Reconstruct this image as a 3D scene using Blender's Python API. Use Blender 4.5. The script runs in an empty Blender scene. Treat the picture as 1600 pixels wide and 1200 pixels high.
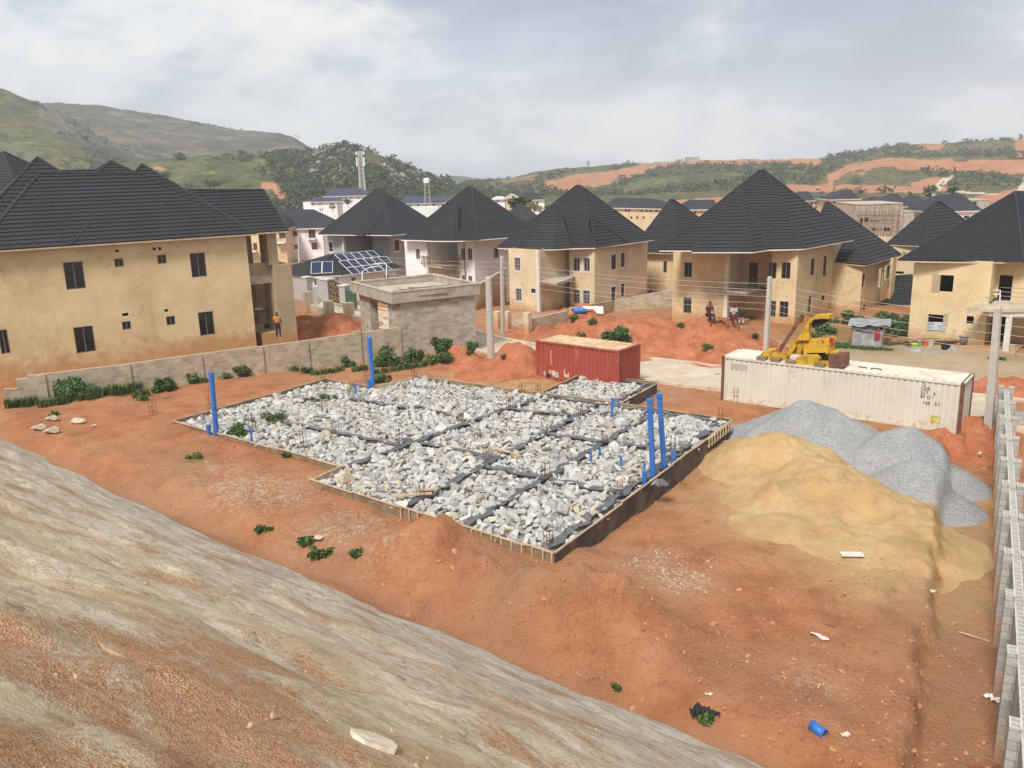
import bpy, bmesh, math, random
import numpy as np
from mathutils import Vector, Matrix, Euler, noise as mnoise
SC = bpy.context.scene
COL = SC.collection
rnd = random.Random(7)
nr = np.random.default_rng(7)
R = math.radians
HAZE = .00044

# ------------------------------------------------------------------ camera
CF, CPITCH, CROLL, CH = 1336.77, R(14.1528), R(-1.57463), 12.966
_fw = Vector((0, math.cos(CPITCH), -math.sin(CPITCH)))
_up0 = Vector((0, math.sin(CPITCH), math.cos(CPITCH)))
_rt = math.cos(CROLL) * Vector((1, 0, 0)) + math.sin(CROLL) * _up0
_up = -math.sin(CROLL) * Vector((1, 0, 0)) + math.cos(CROLL) * _up0
CAMP = Vector((0, 0, CH))
cam = bpy.data.cameras.new('camera'); camo = bpy.data.objects.new('camera', cam); COL.objects.link(camo)
m = Matrix(((_rt.x, _up.x, -_fw.x), (_rt.y, _up.y, -_fw.y), (_rt.z, _up.z, -_fw.z))).to_4x4()
m.translation = CAMP; camo.matrix_world = m
cam.sensor_width = 36; cam.lens = CF / 1600 * 36; cam.clip_end = 6000; cam.clip_start = .05
SC.camera = camo

# ------------------------------------------------------------------ sky, sun, exposure
SUN_EL, SUN_AZ = 50, 208        # degrees; azimuth clockwise from +Y (the view direction)
SC.view_settings.view_transform = 'Standard'; SC.view_settings.look = 'None'
SC.view_settings.gamma = 1; SC.view_settings.exposure = 0.52
W = bpy.data.worlds.new('World'); SC.world = W; W.use_nodes = True
nt = W.node_tree; N = nt.nodes; L = nt.links
bg = N['Background']; bg.inputs['Strength'].default_value = .1
sky = N.new('ShaderNodeTexSky'); sky.sky_type = 'NISHITA'; sky.sun_disc = False
sky.sun_elevation = R(SUN_EL); sky.sun_rotation = R(SUN_AZ)
def mth(nt, op, a, b=None, c=None, clamp=False):
    n = nt.nodes.new('ShaderNodeMath'); n.operation = op; n.use_clamp = clamp
    for i, v in enumerate((a, b, c)):
        if v is None: continue
        if isinstance(v, (int, float)): n.inputs[i].default_value = v
        else: nt.links.new(v, n.inputs[i])
    return n.outputs[0]
def ramp(nt, fac, stops, interp='LINEAR'):
    n = nt.nodes.new('ShaderNodeValToRGB'); n.color_ramp.interpolation = interp
    e = n.color_ramp.elements
    while len(e) < len(stops): e.new(.5)
    for el, (p, c) in zip(e, stops):
        el.position = p
        if isinstance(c, (int, float)): c = (c, c, c)
        el.color = (*c, 1)
    nt.links.new(fac, n.inputs[0]); return n.outputs[0]
def mixc(nt, fac, a, b, mode='MIX'):
    n = nt.nodes.new('ShaderNodeMix'); n.data_type = 'RGBA'; n.blend_type = mode
    for i, v in ((0, fac), (6, a), (7, b)):
        if isinstance(v, (int, float)): n.inputs[i].default_value = v if i == 0 else (v, v, v, 1)
        elif isinstance(v, tuple): n.inputs[i].default_value = (*v, 1)
        else: nt.links.new(v, n.inputs[i])
    return n.outputs[2]
def noise(nt, vec, scale, detail=4, rough=.55, dist=0, out=0):
    n = nt.nodes.new('ShaderNodeTexNoise'); n.inputs['Scale'].default_value = scale
    n.inputs['Detail'].default_value = detail; n.inputs['Roughness'].default_value = rough
    n.inputs['Distortion'].default_value = dist
    if vec is not None: nt.links.new(vec, n.inputs['Vector'])
    return n.outputs[out]
def mapping(nt, vec, scale=(1, 1, 1), rot=(0, 0, 0), loc=(0, 0, 0)):
    n = nt.nodes.new('ShaderNodeMapping'); nt.links.new(vec, n.inputs['Vector'])
    n.inputs['Scale'].default_value = scale; n.inputs['Rotation'].default_value = rot; n.inputs['Location'].default_value = loc
    return n.outputs[0]
tc = N.new('ShaderNodeTexCoord')
sep = N.new('ShaderNodeSeparateXYZ'); L.new(tc.outputs['Generated'], sep.inputs[0])
zz = mth(nt, 'ADD', mth(nt, 'MAXIMUM', sep.outputs[2], 0), .16)
cmb = N.new('ShaderNodeCombineXYZ')
L.new(mth(nt, 'DIVIDE', sep.outputs[0], zz), cmb.inputs[0]); L.new(mth(nt, 'DIVIDE', sep.outputs[1], zz), cmb.inputs[1])
cv = mapping(nt, cmb.outputs[0], (1, 1, 1), (0, 0, .35), (3.1, 1.7, 0))
dv = mapping(nt, tc.outputs['Generated'], (1, 1, 2.3), (0, 0, .2), (2.3, .4, .9))
n1 = noise(nt, dv, 2.3, 9, .56, .35)
n2 = noise(nt, mapping(nt, tc.outputs['Generated'], (1, 1, 2.), (0, 0, 0), (5.1, 3.3, 1.7)), 6.5, 8, .58, .2)
cl = ramp(nt, mth(nt, 'ADD', mth(nt, 'MULTIPLY', n1, .72), mth(nt, 'MULTIPLY', n2, .28)),
          [(.42, (2.75, 3.25, 3.95)), (.465, (3.4, 3.9, 4.6)), (.50, (4.2, 4.7, 5.25)), (.53, (6.0, 6.15, 6.25)), (.575, (7.0, 6.95, 6.8))])
gap = ramp(nt, noise(nt, mapping(nt, cmb.outputs[0], (1, 1, 1), (0, 0, 0), (1.3, 9.1, 0)), .9, 5, .5, .2), [(.5, 0.), (.66, .3)])
skc = mixc(nt, 1., sky.outputs[0], (1.5, 1.5, 1.5), 'MULTIPLY')
c1 = mixc(nt, gap, cl, mixc(nt, .55, skc, (5.2, 5.8, 6.5)))
hz = ramp(nt, sep.outputs[2], [(.0, .5), (.05, .38), (.2, 0.)])
c2 = mixc(nt, hz, c1, (5.6, 5.85, 6.0))
L.new(c2, bg.inputs['Color'])
sun = bpy.data.lights.new('sun', 'SUN'); sun.energy = 2.9; sun.angle = R(14); sun.color = (1, .955, .88)
suno = bpy.data.objects.new('sun', sun); COL.objects.link(suno)
sd = Vector((math.sin(R(SUN_AZ)) * math.cos(R(SUN_EL)), math.cos(R(SUN_AZ)) * math.cos(R(SUN_EL)), math.sin(R(SUN_EL))))
suno.rotation_euler = sd.to_track_quat('Z', 'Y').to_euler(); suno.location = sd * 80

# ------------------------------------------------------------------ measuring helpers (photo pixels -> metres)
def ray(px, py): px, py = float(px), float(py); return ((px - 800) / CF) * _rt + ((600 - py) / CF) * _up + _fw
def G(px, py, z=0.):
    d = ray(px, py); return CAMP + d * ((z - CH) / d.z)
def D(px, py, dep): return CAMP + ray(px, py) * float(dep)
def hit(px, py, A, B, off=0.):
    """pixel ray meets the upright plane through ground points A, B (moved off metres back)"""
    dx, dy = B[0] - A[0], B[1] - A[1]; l = math.hypot(dx, dy); nx, ny = dy / l, -dx / l
    d = ray(px, py); t = ((A[0] - nx * off) * nx + (A[1] - ny * off) * ny) / (d.x * nx + d.y * ny)
    return CAMP + d * t
def along(P, d, px, z=0.):
    """distance t so that P + t d stands in photo column px"""
    lo, hi = 0., 60.
    def colx(t):
        v = Vector((P[0] + d[0] * t, P[1] + d[1] * t, z)) - CAMP
        return 800 + CF * v.dot(_rt) / v.dot(_fw)
    s = 1 if colx(1) > colx(0) else -1
    for _ in range(50):
        mid = (lo + hi) / 2
        if s * (colx(mid) - px) < 0: lo = mid
        else: hi = mid
    return (P[0] + d[0] * lo, P[1] + d[1] * lo)
def dirv(deg): return (math.cos(R(deg)), math.sin(R(deg)))
def off2(P, d, t): return (P[0] + d[0] * t, P[1] + d[1] * t)

SO = Vector((1.2375, 25.934)); SB = Vector(dirv(56.645)); SA = Vector((-SB.y, SB.x))
def sl(s, t): v = SO + SA * s + SB * t; return (v.x, v.y)
SLAB = [sl(0, 0), sl(0, 17.26), sl(4.3, 17.4), sl(7.04, 17.49), sl(19.87, 17.22), sl(20.63, 13.98), sl(24.47, 14.16), sl(25.07, 3.75), sl(12.28, 2.88), sl(12.16, 1.06)]
EXT = [sl(6.1, 17.45), sl(6.2, 22.45), sl(11.1, 22.35), sl(10.98, 17.45)]

def inpoly(x, y, poly):
    c = np.zeros(x.shape, bool); n = len(poly)
    for i in range(n):
        x1, y1 = poly[i]; x2, y2 = poly[(i + 1) % n]
        if y1 == y2: continue
        c ^= ((y1 > y) != (y2 > y)) & (x < (x2 - x1) * (y - y1) / (y2 - y1) + x1)
    return c
# ------------------------------------------------------------------ terrain height
_ctl = [(1.2, 25.9, .22), (3.5, 29.5, -.2), (6, 33, -.4), (10.7, 40.3, -.35), (14, 42, -.2), (12, 46, 0), (21, 39.5, 0), (16, 43, 0),
        (5, 20, -.1), (8, 22, -.25), (10, 20, -.35), (15, 25, -.4), (18, 32, -.4), (22, 38, -.3), (11.6, 17.8, -.4), (26, 36, -.6), (20, 24, -.7),
        (-5, 27.5, .25), (-8.5, 33.5, .38), (-12, 34, .4), (-19.5, 46, .62), (-21, 42, .6), (-14, 37, .45), (-25, 46, .75), (-17, 52, .6), (-10, 56, .35), (-6.5, 57, .3), (0, 51, .2), (5, 49, .1),
        (-27.4, 44.5, .85), (-15, 34, .45), (-5, 24.5, .2), (4.7, 15.1, -.1), (-33, 50, 1.25), (-27, 53, .95), (-20, 56, .65), (-12, 60, .35), (-4, 63, 0),
        (-38, 56, 1.8), (-32, 60, 1.8), (-26, 66, 1.8), (-21, 71, 1.5), (-17, 75, .8), (-14, 70, .7), (-12, 79, -.2), (-8, 70, .1),
        (9, 54, 0), (-2.7, 65, 0), (4, 57, 0), (15, 50, 0), (28, 45, 0), (-13, 82, -.7), (-20, 93, -1.6), (-25, 100, -2.), (8, 82, -.6), (2, 74, -.3), (14, 78, -.4), (22, 68, 0), (32, 64, 0), (28, 56, 0), (20, 62, 0),
        (40, 60, 0), (-5, 98, -2), (12, 105, -2.2), (-20, 120, -3), (0, 125, -3), (40, 100, -1.8), (60, 130, -2.5), (-60, 100, 1), (-60, 60, 2), (0, 200, -4.5), (100, 200, -4.5), (-110, 200, -4), (0, 400, -6), (250, 400, -6), (-300, 300, -5), (60, 60, -.2), (80, 30, -.5), (45, 20, -.8), (-60, 30, 1.5), (0, 800, -9), (500, 800, -9), (-500, 800, -9), (60, -30, -1), (-60, -30, 1)]
_cx = np.array([c[0] for c in _ctl]); _cy = np.array([c[1] for c in _ctl]); _cz = np.array([c[2] for c in _ctl])
def vnoise(x, y, s, seed=0):
    """smooth value noise on arrays"""
    x = np.asarray(x, float) * s + seed * 17.31; y = np.asarray(y, float) * s + seed * 5.77
    xi = np.floor(x).astype(np.int64); yi = np.floor(y).astype(np.int64); fx = x - xi; fy = y - yi
    fx = fx * fx * (3 - 2 * fx); fy = fy * fy * (3 - 2 * fy)
    def h(a, b):
        n = (a * 374761393 + b * 668265263 + seed * 974711) & 0x7fffffff
        n = ((n ^ (n >> 13)) * 1274126177) & 0x7fffffff
        return ((n ^ (n >> 16)) & 0xffff) / 65535. * 2 - 1
    return (h(xi, yi) * (1 - fx) + h(xi + 1, yi) * fx) * (1 - fy) + (h(xi, yi + 1) * (1 - fx) + h(xi + 1, yi + 1) * fx) * fy
def fbm(x, y, s, o=4, seed=0):
    a = 1.; t = 0.
    for i in range(o):
        t = t + a * vnoise(x, y, s * 2 ** i, seed + i); a *= .5
    return t
RA, RB = G(0, 685, .85).xy, G(1190, 1200, -.1).xy      # foot of the rock slope
_rl = (RB - RA).normalized(); _rn = Vector((-_rl.y, _rl.x))      # along / towards the site
if _rn.y < 0: _rn = -_rn
WA, WB = Vector((11.6, 17.8)), Vector((17.45, 28.6)); WD = Vector((.4745, .8803)); WN = Vector((WD.y, -WD.x))
def height(x, y):
    x = np.atleast_1d(np.asarray(x, float)); y = np.atleast_1d(np.asarray(y, float))
    num = np.zeros_like(x); den = np.zeros_like(x)
    for a, b, c in zip(_cx, _cy, _cz):
        w = 1 / ((x - a) ** 2 + (y - b) ** 2 + .6) ** 2; num += w * c; den += w
    z = num / den
    ins = (x > -21) & (x < 12) & (y > 25) & (y < 63); ins[ins] = inpoly(x[ins], y[ins], SLAB) | inpoly(x[ins], y[ins], EXT)
    near = np.exp(-np.maximum(0, np.hypot(x, y - 30) - 45) / 25)
    q = (x - RA.x) * _rn.x + (y - RA.y) * _rn.y                 # distance out from the rock foot
    z = z - .55 * np.exp(-((q - .55) / .75) ** 2) * near + .10 * np.exp(-((q - 2.3) / 1.) ** 2) * near
    w = (x - WA.x) * WN.x + (y - WA.y) * WN.y                    # distance right of the block wall
    v = (x - WA.x) * WD.x + (y - WA.y) * WD.y
    jag = .25 * fbm(x, y, .8, 3, 9)
    z = z - .68 / (1 + np.exp(-(w + 1.9 + jag) / .06)) * (v > -12) * (v < 24) * np.clip((26 - v) / 4, 0, 1)
    # washed out gully in front of the sand
    g = (x - 12.2) * .42 - (y - 25.4) * .91 + .35 * np.sin(y * 1.7) + .22 * np.sin(x * 3.1)
    g = g + .5 * fbm(x, y, .9, 3, 61)
    z = z - .24 / (1 + np.exp(-(g) / .05)) * np.exp(-((x - 11.9) ** 2 + (y - 24.2) ** 2) / 7.)
    for (mx, my, mr, mh, sd_) in MOUNDS: 
        r_ = np.hypot(x - mx, y - my) / mr
        z = z + mh * np.exp(-r_ ** 2 * 1.6) * (1 + .35 * fbm(x, y, 1.1, 3, sd_))
    z = z + near * (.06 * fbm(x, y, .35, 3, 1) + .030 * fbm(x, y, 1.5, 4, 5) + .012 * fbm(x, y, 5., 2, 14))
    return np.where(ins, np.minimum(z, .3), z)
MOUNDS = [(*G(x_, y_, .3).xy, r_, h_ * 1.4, s_) for x_, y_, r_, h_, s_ in ((690, 868, 1.9, .75, 3), (610, 872, 1.6, .4, 4), (765, 905, 1.6, .45, 13), (885, 950, 1.7, .85, 11), (965, 955, 1.5, .6, 12), (820, 950, 1.5, .4, 15), (1040, 985, 1.6, .3, 16), (530, 905, 1.8, .25, 17))] + [(-23.5, 47.5, 2.2, .3, 6), (-11.5, 35.2, 2.4, .16, 8), (-14.5, 57, 2.4, .25, 10)]
HEAPS = []
def Z(x, y):
    z = float(height(x, y)[0]); up = 0.
    for x0, x1, y0, y1, fn in HEAPS:
        if x0 < x < x1 and y0 < y < y1: up = max(up, float(fn(np.array([x]), np.array([y]))[0]))
    return z + up
def T0(px, py):
    global HEAPS
    s = HEAPS; HEAPS = []; P = T(px, py); HEAPS = s; return P
def T(px, py, dz=0.):
    """where the ray through a photo pixel meets the ground"""
    d = ray(px, py); t = max(1., (3.2 - CH) / d.z) if d.z < 0 else 60.; a = t
    while t < 400:
        P = CAMP + d * t
        if P.z <= Z(P.x, P.y) + dz: break
        a = t; t += .8
    for _ in range(12):
        m_ = (a + t) / 2; P = CAMP + d * m_
        if P.z <= Z(P.x, P.y) + dz: t = m_
        else: a = m_
    P = CAMP + d * t; return Vector((P.x, P.y, Z(P.x, P.y)))

# ------------------------------------------------------------------ mesh builder
class MB:
    def __init__(s): s.v = []; s.f = []; s.mi = []; s.cur = 0; s.sm = []; s.smooth = False
    def add(s, vs, fs):
        b = len(s.v); s.v += [tuple(p) for p in vs]
        for f in fs: s.f.append(tuple(b + i for i in f)); s.mi.append(s.cur); s.sm.append(s.smooth)
    def box(s, c, size, rz=0., M=None):
        hx, hy, hz = size[0] / 2, size[1] / 2, size[2] / 2
        vs = [Vector((x, y, z)) for z in (-hz, hz) for y in (-hy, hy) for x in (-hx, hx)]
        if M is None: M = Matrix.Rotation(rz, 4, 'Z')
        vs = [M @ p + Vector(c) for p in vs]
        s.add(vs, [(0, 2, 3, 1), (4, 5, 7, 6), (0, 1, 5, 4), (2, 6, 7, 3), (0, 4, 6, 2), (1, 3, 7, 5)])
    def bar(s, A, B, w, h=None, up=(0, 0, 1)):
        """rectangular bar from A to B"""
        h = h or w; A = Vector(A); B = Vector(B); d = (B - A); l = d.length
        if l < 1e-6: return
        d /= l; u = Vector(up)
        if abs(d.dot(u)) > .98: u = Vector((0, 1, 0))
        sx = d.cross(u).normalized(); su = sx.cross(d)
        vs = []
        for P in (A, B):
            for i, j in ((-1, -1), (1, -1), (1, 1), (-1, 1)): vs.append(P + sx * (i * w / 2) + su * (j * h / 2))
        s.add(vs, [(0, 1, 2, 3), (7, 6, 5, 4), (0, 4, 5, 1), (1, 5, 6, 2), (2, 6, 7, 3), (3, 7, 4, 0)])
    def tube(s, pts, r, n=8, cap=True):
        pts = [Vector(p) for p in pts]; k = len(pts); vs = []
        rr = r if isinstance(r, (list, tuple)) else [r] * k
        for i, P in enumerate(pts):
            d = (pts[min(i + 1, k - 1)] - pts[max(i - 1, 0)]).normalized()
            u = Vector((0, 0, 1)) if abs(d.z) < .95 else Vector((1, 0, 0))
            a = d.cross(u).normalized(); b = a.cross(d)
            for j in range(n):
                t = 2 * math.pi * j / n; vs.append(P + a * (math.cos(t) * rr[i]) + b * (math.sin(t) * rr[i]))
        fs = [(i * n + j, i * n + (j + 1) % n, (i + 1) * n + (j + 1) % n, (i + 1) * n + j) for i in range(k - 1) for j in range(n)]
        if cap: fs += [tuple(range(n - 1, -1, -1)), tuple((k - 1) * n + j for j in range(n))]
        s.add(vs, fs)
    def lathe(s, P, prof, n=16, axis=None):
        """profile [(r, z)] turned round a vertical axis at P"""
        vs = []; P = Vector(P); k = len(prof)
        for r_, z in prof:
            for j in range(n):
                t = 2 * math.pi * j / n; q = Vector((math.cos(t) * r_, math.sin(t) * r_, z))
                vs.append(P + (axis @ q if axis else q))
        fs = [(i * n + j, i * n + (j + 1) % n, (i + 1) * n + (j + 1) % n, (i + 1) * n + j) for i in range(k - 1) for j in range(n)]
        fs += [tuple(range(n - 1, -1, -1)), tuple((k - 1) * n + j for j in range(n))]
        s.add(vs, fs)
    def prism(s, poly, z0, z1, top=True, bottom=True):
        n = len(poly); vs = [(p[0], p[1], z0) for p in poly] + [(p[0], p[1], z1) for p in poly]
        fs = [(i, (i + 1) % n, n + (i + 1) % n, n + i) for i in range(n)]
        if top: fs.append(tuple(range(n, 2 * n)))
        if bottom: fs.append(tuple(range(n - 1, -1, -1)))
        s.add(vs, fs)
    def extr(s, outline, A, u, v, w, t):
        """2-D outline (list of (a, b)) laid in plane A + a u + b v, thickened t along w"""
        A, u, v, w = Vector(A), Vector(u), Vector(v), Vector(w); n = len(outline)
        vs = [A + u * a + v * b + w * k for k in (-t / 2, t / 2) for a, b in outline]
        s.add(vs, [tuple(range(n - 1, -1, -1)), tuple(range(n, 2 * n))] + [(i, (i + 1) % n, n + (i + 1) % n, n + i) for i in range(n)])
    def build(s, name, mat, parent=None):
        me = bpy.data.meshes.new(name); o = bpy.data.objects.new(name, me); COL.objects.link(o)
        off = Vector((0, 0, 0))
        if parent is not None:
            o.parent = parent; q = parent
            while q is not None: off += q.location; q = q.parent
        vs = [(a - off.x, b - off.y, c - off.z) for a, b, c in s.v]
        me.from_pydata(vs, [], s.f)
        for mm in (mat if isinstance(mat, (list, tuple)) else [mat]): me.materials.append(mm)
        if len(me.polygons) == len(s.mi):
            me.polygons.foreach_set('material_index', s.mi); me.polygons.foreach_set('use_smooth', s.sm)
        me.validate(); me.update(); return o
def tag(o, label=None, cat=None, group=None, kind=None):
    for k, v in (('label', label), ('category', cat), ('group', group), ('kind', kind)):
        if v: o[k] = v
    return o
def thing(name, loc, label, cat, group=None):
    o = bpy.data.objects.new(name, None); COL.objects.link(o); o.location = loc; o.empty_display_size = .3
    return tag(o, label, cat, group, 'thing')
def npmesh(name, verts, faces, mat, parent=None, smooth=False, attrs=None):
    """big mesh from arrays; faces all of one size"""
    verts = np.asarray(verts, np.float32); faces = np.asarray(faces, np.int32)
    me = bpy.data.meshes.new(name); k = faces.shape[1]
    if parent is not None: verts = verts - np.array(parent.location, np.float32)
    me.vertices.add(len(verts)); me.vertices.foreach_set('co', verts.ravel())
    me.loops.add(faces.size); me.loops.foreach_set('vertex_index', faces.ravel())
    me.polygons.add(len(faces)); me.polygons.foreach_set('loop_start', np.arange(0, faces.size, k, dtype=np.int32))
    me.polygons.foreach_set('loop_total', np.full(len(faces), k, np.int32))
    me.polygons.foreach_set('use_smooth', np.full(len(faces), smooth))
    for an, av in (attrs or {}).items():
        at = me.attributes.new(an, 'FLOAT', 'POINT'); at.data.foreach_set('value', np.asarray(av, np.float32))
    me.materials.append(mat); me.update(); me.validate()
    o = bpy.data.objects.new(name, me); COL.objects.link(o)
    if parent is not None: o.parent = parent
    return o
def gridfaces(nx, ny):
    i = np.arange(nx - 1)[None, :]; j = np.arange(ny - 1)[:, None]; a = (j * nx + i).ravel()
    return np.stack([a, a + 1, a + nx + 1, a + nx], 1)
# ------------------------------------------------------------------ materials
def newmat(name, rough=.85, spec=.3):
    mt = bpy.data.materials.new(name); mt.use_nodes = True; t = mt.node_tree
    b = t.nodes['Principled BSDF']; b.inputs['Roughness'].default_value = rough
    b.inputs['Specular IOR Level'].default_value = spec
    c = t.nodes.new('ShaderNodeTexCoord')
    return mt, t, b, c.outputs['Object']
def bump(t, b, h, strength=.5, dist=.05, prev=None):
    n = t.nodes.new('ShaderNodeBump'); n.inputs['Strength'].default_value = strength; n.inputs['Distance'].default_value = dist
    t.links.new(h, n.inputs['Height'])
    if prev is not None: t.links.new(prev, n.inputs['Normal'])
    t.links.new(n.outputs[0], b.inputs['Normal']); return n.outputs[0]
def setc(t, b, c): t.links.new(c, b.inputs['Base Color'])
def attr(t, name):
    n = t.nodes.new('ShaderNodeAttribute'); n.attribute_name = name; return n.outputs['Fac']
def vor(t, vec, scale, feature='F1', out=0, rand=1.):
    n = t.nodes.new('ShaderNodeTexVoronoi'); n.feature = feature; n.inputs['Scale'].default_value = scale
    n.inputs['Randomness'].default_value = rand
    t.links.new(vec, n.inputs['Vector']); return n.outputs[out]
def sepz(t, vec):
    n = t.nodes.new('ShaderNodeSeparateXYZ'); t.links.new(vec, n.inputs[0]); return n.outputs
def simple(name, col, rough=.7, var=.15, scale=3., spec=.3, metal=0., bmp=0., bscale=30., dirt=None):
    mt, t, b, o = newmat(name, rough, spec); b.inputs['Metallic'].default_value = metal
    f = noise(t, o, scale, 5, .6)
    lo = tuple(c * (1 - var) for c in col); hi = tuple(min(1, c * (1 + var)) for c in col)
    c = ramp(t, f, [(.3, lo), (.7, hi)])
    if dirt: c = mixc(t, ramp(t, noise(t, o, scale * .6, 6, .65, .5), [(.5, 0.), (.66, .85)]), c, dirt)
    setc(t, b, c)
    if bmp: bump(t, b, noise(t, o, bscale, 4, .6), bmp, .03)
    return mt
# red laterite ground with paler dust, darker damp and painted shade, small stones
def mk_ground():
    mt, t, b, o = newmat('laterite', .95, .15)
    big = noise(t, o, .11, 5, .6, .4); mid = noise(t, o, .7, 6, .62); fin = noise(t, o, 7., 5, .7); vf = noise(t, o, 34., 3, .6)
    c = ramp(t, mid, [(.28, (.33, .128, .056)), (.45, (.47, .19, .083)), (.58, (.555, .24, .112)), (.75, (.62, .31, .16))])
    c = mixc(t, ramp(t, big, [(.42, 0.), (.66, .6)]), c, (.52, .30, .165))
    c = mixc(t, ramp(t, noise(t, o, .42, 5, .65, .8), [(.55, 0.), (.68, .45)]), c, (.36, .155, .088))
    c = mixc(t, ramp(t, fin, [(.30, .55), (.46, 0.)]), c, (.21, .088, .048))
    c = mixc(t, ramp(t, fin, [(.56, 0.), (.75, .5)]), c, (.58, .30, .16))
    v = vor(t, o, 9., 'F1', 0); vc = vor(t, o, 9., 'F1', 1)
    v3 = vor(t, o, 23., 'F1', 0); c = mixc(t, mth(t, 'MULTIPLY', ramp(t, v3, [(.14, .75), (.22, 0.)]), ramp(t, noise(t, o, 1.3, 4), [(.42, 0.), (.56, 1.)])), c, mixc(t, vor(t, o, 23., 'F1', 1), (.25, .10, .05), (.68, .48, .33)))
    c = mixc(t, ramp(t, vf, [(.36, .22), (.5, 0.)]), c, (.30, .12, .055))
    peb = mth(t, 'MULTIPLY', ramp(t, v, [(.16, 1.), (.24, 0.)]), ramp(t, noise(t, o, .5, 3), [(.52, 0.), (.62, 1.)]))
    c = mixc(t, mth(t, 'MULTIPLY', peb, .8), c, mixc(t, vc, (.42, .22, .13), (.66, .56, .43), 'MIX'))
    # maps carried by the sheet: sandy wash, grey chippings, weeds, damp with painted shade at the rock foot
    c = mixc(t, mth(t, 'MULTIPLY', attr(t, 'sandy'), ramp(t, mth(t, 'ADD', mid, mth(t, 'MULTIPLY', fin, .3)), [(.46, .35), (.72, 1.)])), c, (.62, .41, .20))
    chips = vor(t, o, 16., 'F1', 1)
    cg = ramp(t, chips, [(.2, (.40, .30, .19)), (.5, (.58, .49, .35)), (.8, (.70, .64, .52))])
    mchip = mth(t, 'MULTIPLY', attr(t, 'chips'), ramp(t, noise(t, o, 4.5, 4, .7), [(.47, 0.), (.62, .8)]))
    c = mixc(t, mchip, c, cg)
    c = mixc(t, mth(t, 'MULTIPLY', attr(t, 'pale'), ramp(t, mid, [(.3, .6), (.6, 1.)])), c, ramp(t, fin, [(.3, (.42, .31, .20)), (.7, (.66, .53, .37))]))
    c = mixc(t, mth(t, 'MULTIPLY', attr(t, 'green'), ramp(t, fin, [(.42, 0.), (.6, .9)])), c, ramp(t, vf, [(.3, (.06, .10, .025)), (.7, (.16, .22, .06))]))
    c = mixc(t, mth(t, 'MULTIPLY', attr(t, 'damp_shade'), ramp(t, mth(t, 'ADD', fin, mth(t, 'MULTIPLY', mid, .7)), [(.6, 0.), (1., .7)])), c, (.36, .20, .12))
    setc(t, b, c)
    h = mth(t, 'ADD', mth(t, 'MULTIPLY', fin, .9), mth(t, 'ADD', mth(t, 'MULTIPLY', vf, .35), mth(t, 'MULTIPLY', peb, .35)))
    bump(t, b, h, 1., .16); return mt
def mk_mound():
    mt, t, b, o = newmat('earth_heap', .97, .1)
    mid = noise(t, o, 1.1, 6, .65); fin = noise(t, o, 8., 5, .7)
    c = ramp(t, mid, [(.28, (.31, .10, .048)), (.5, (.46, .165, .08)), (.72, (.55, .23, .12))])
    c = mixc(t, ramp(t, fin, [(.3, .6), (.48, 0.)]), c, (.22, .085, .045))
    c = mixc(t, ramp(t, noise(t, o, 3., 4, .6), [(.6, 0.), (.72, .5)]), c, (.60, .36, .22))
    setc(t, b, c); bump(t, b, fin, .9, .12); return mt
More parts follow.
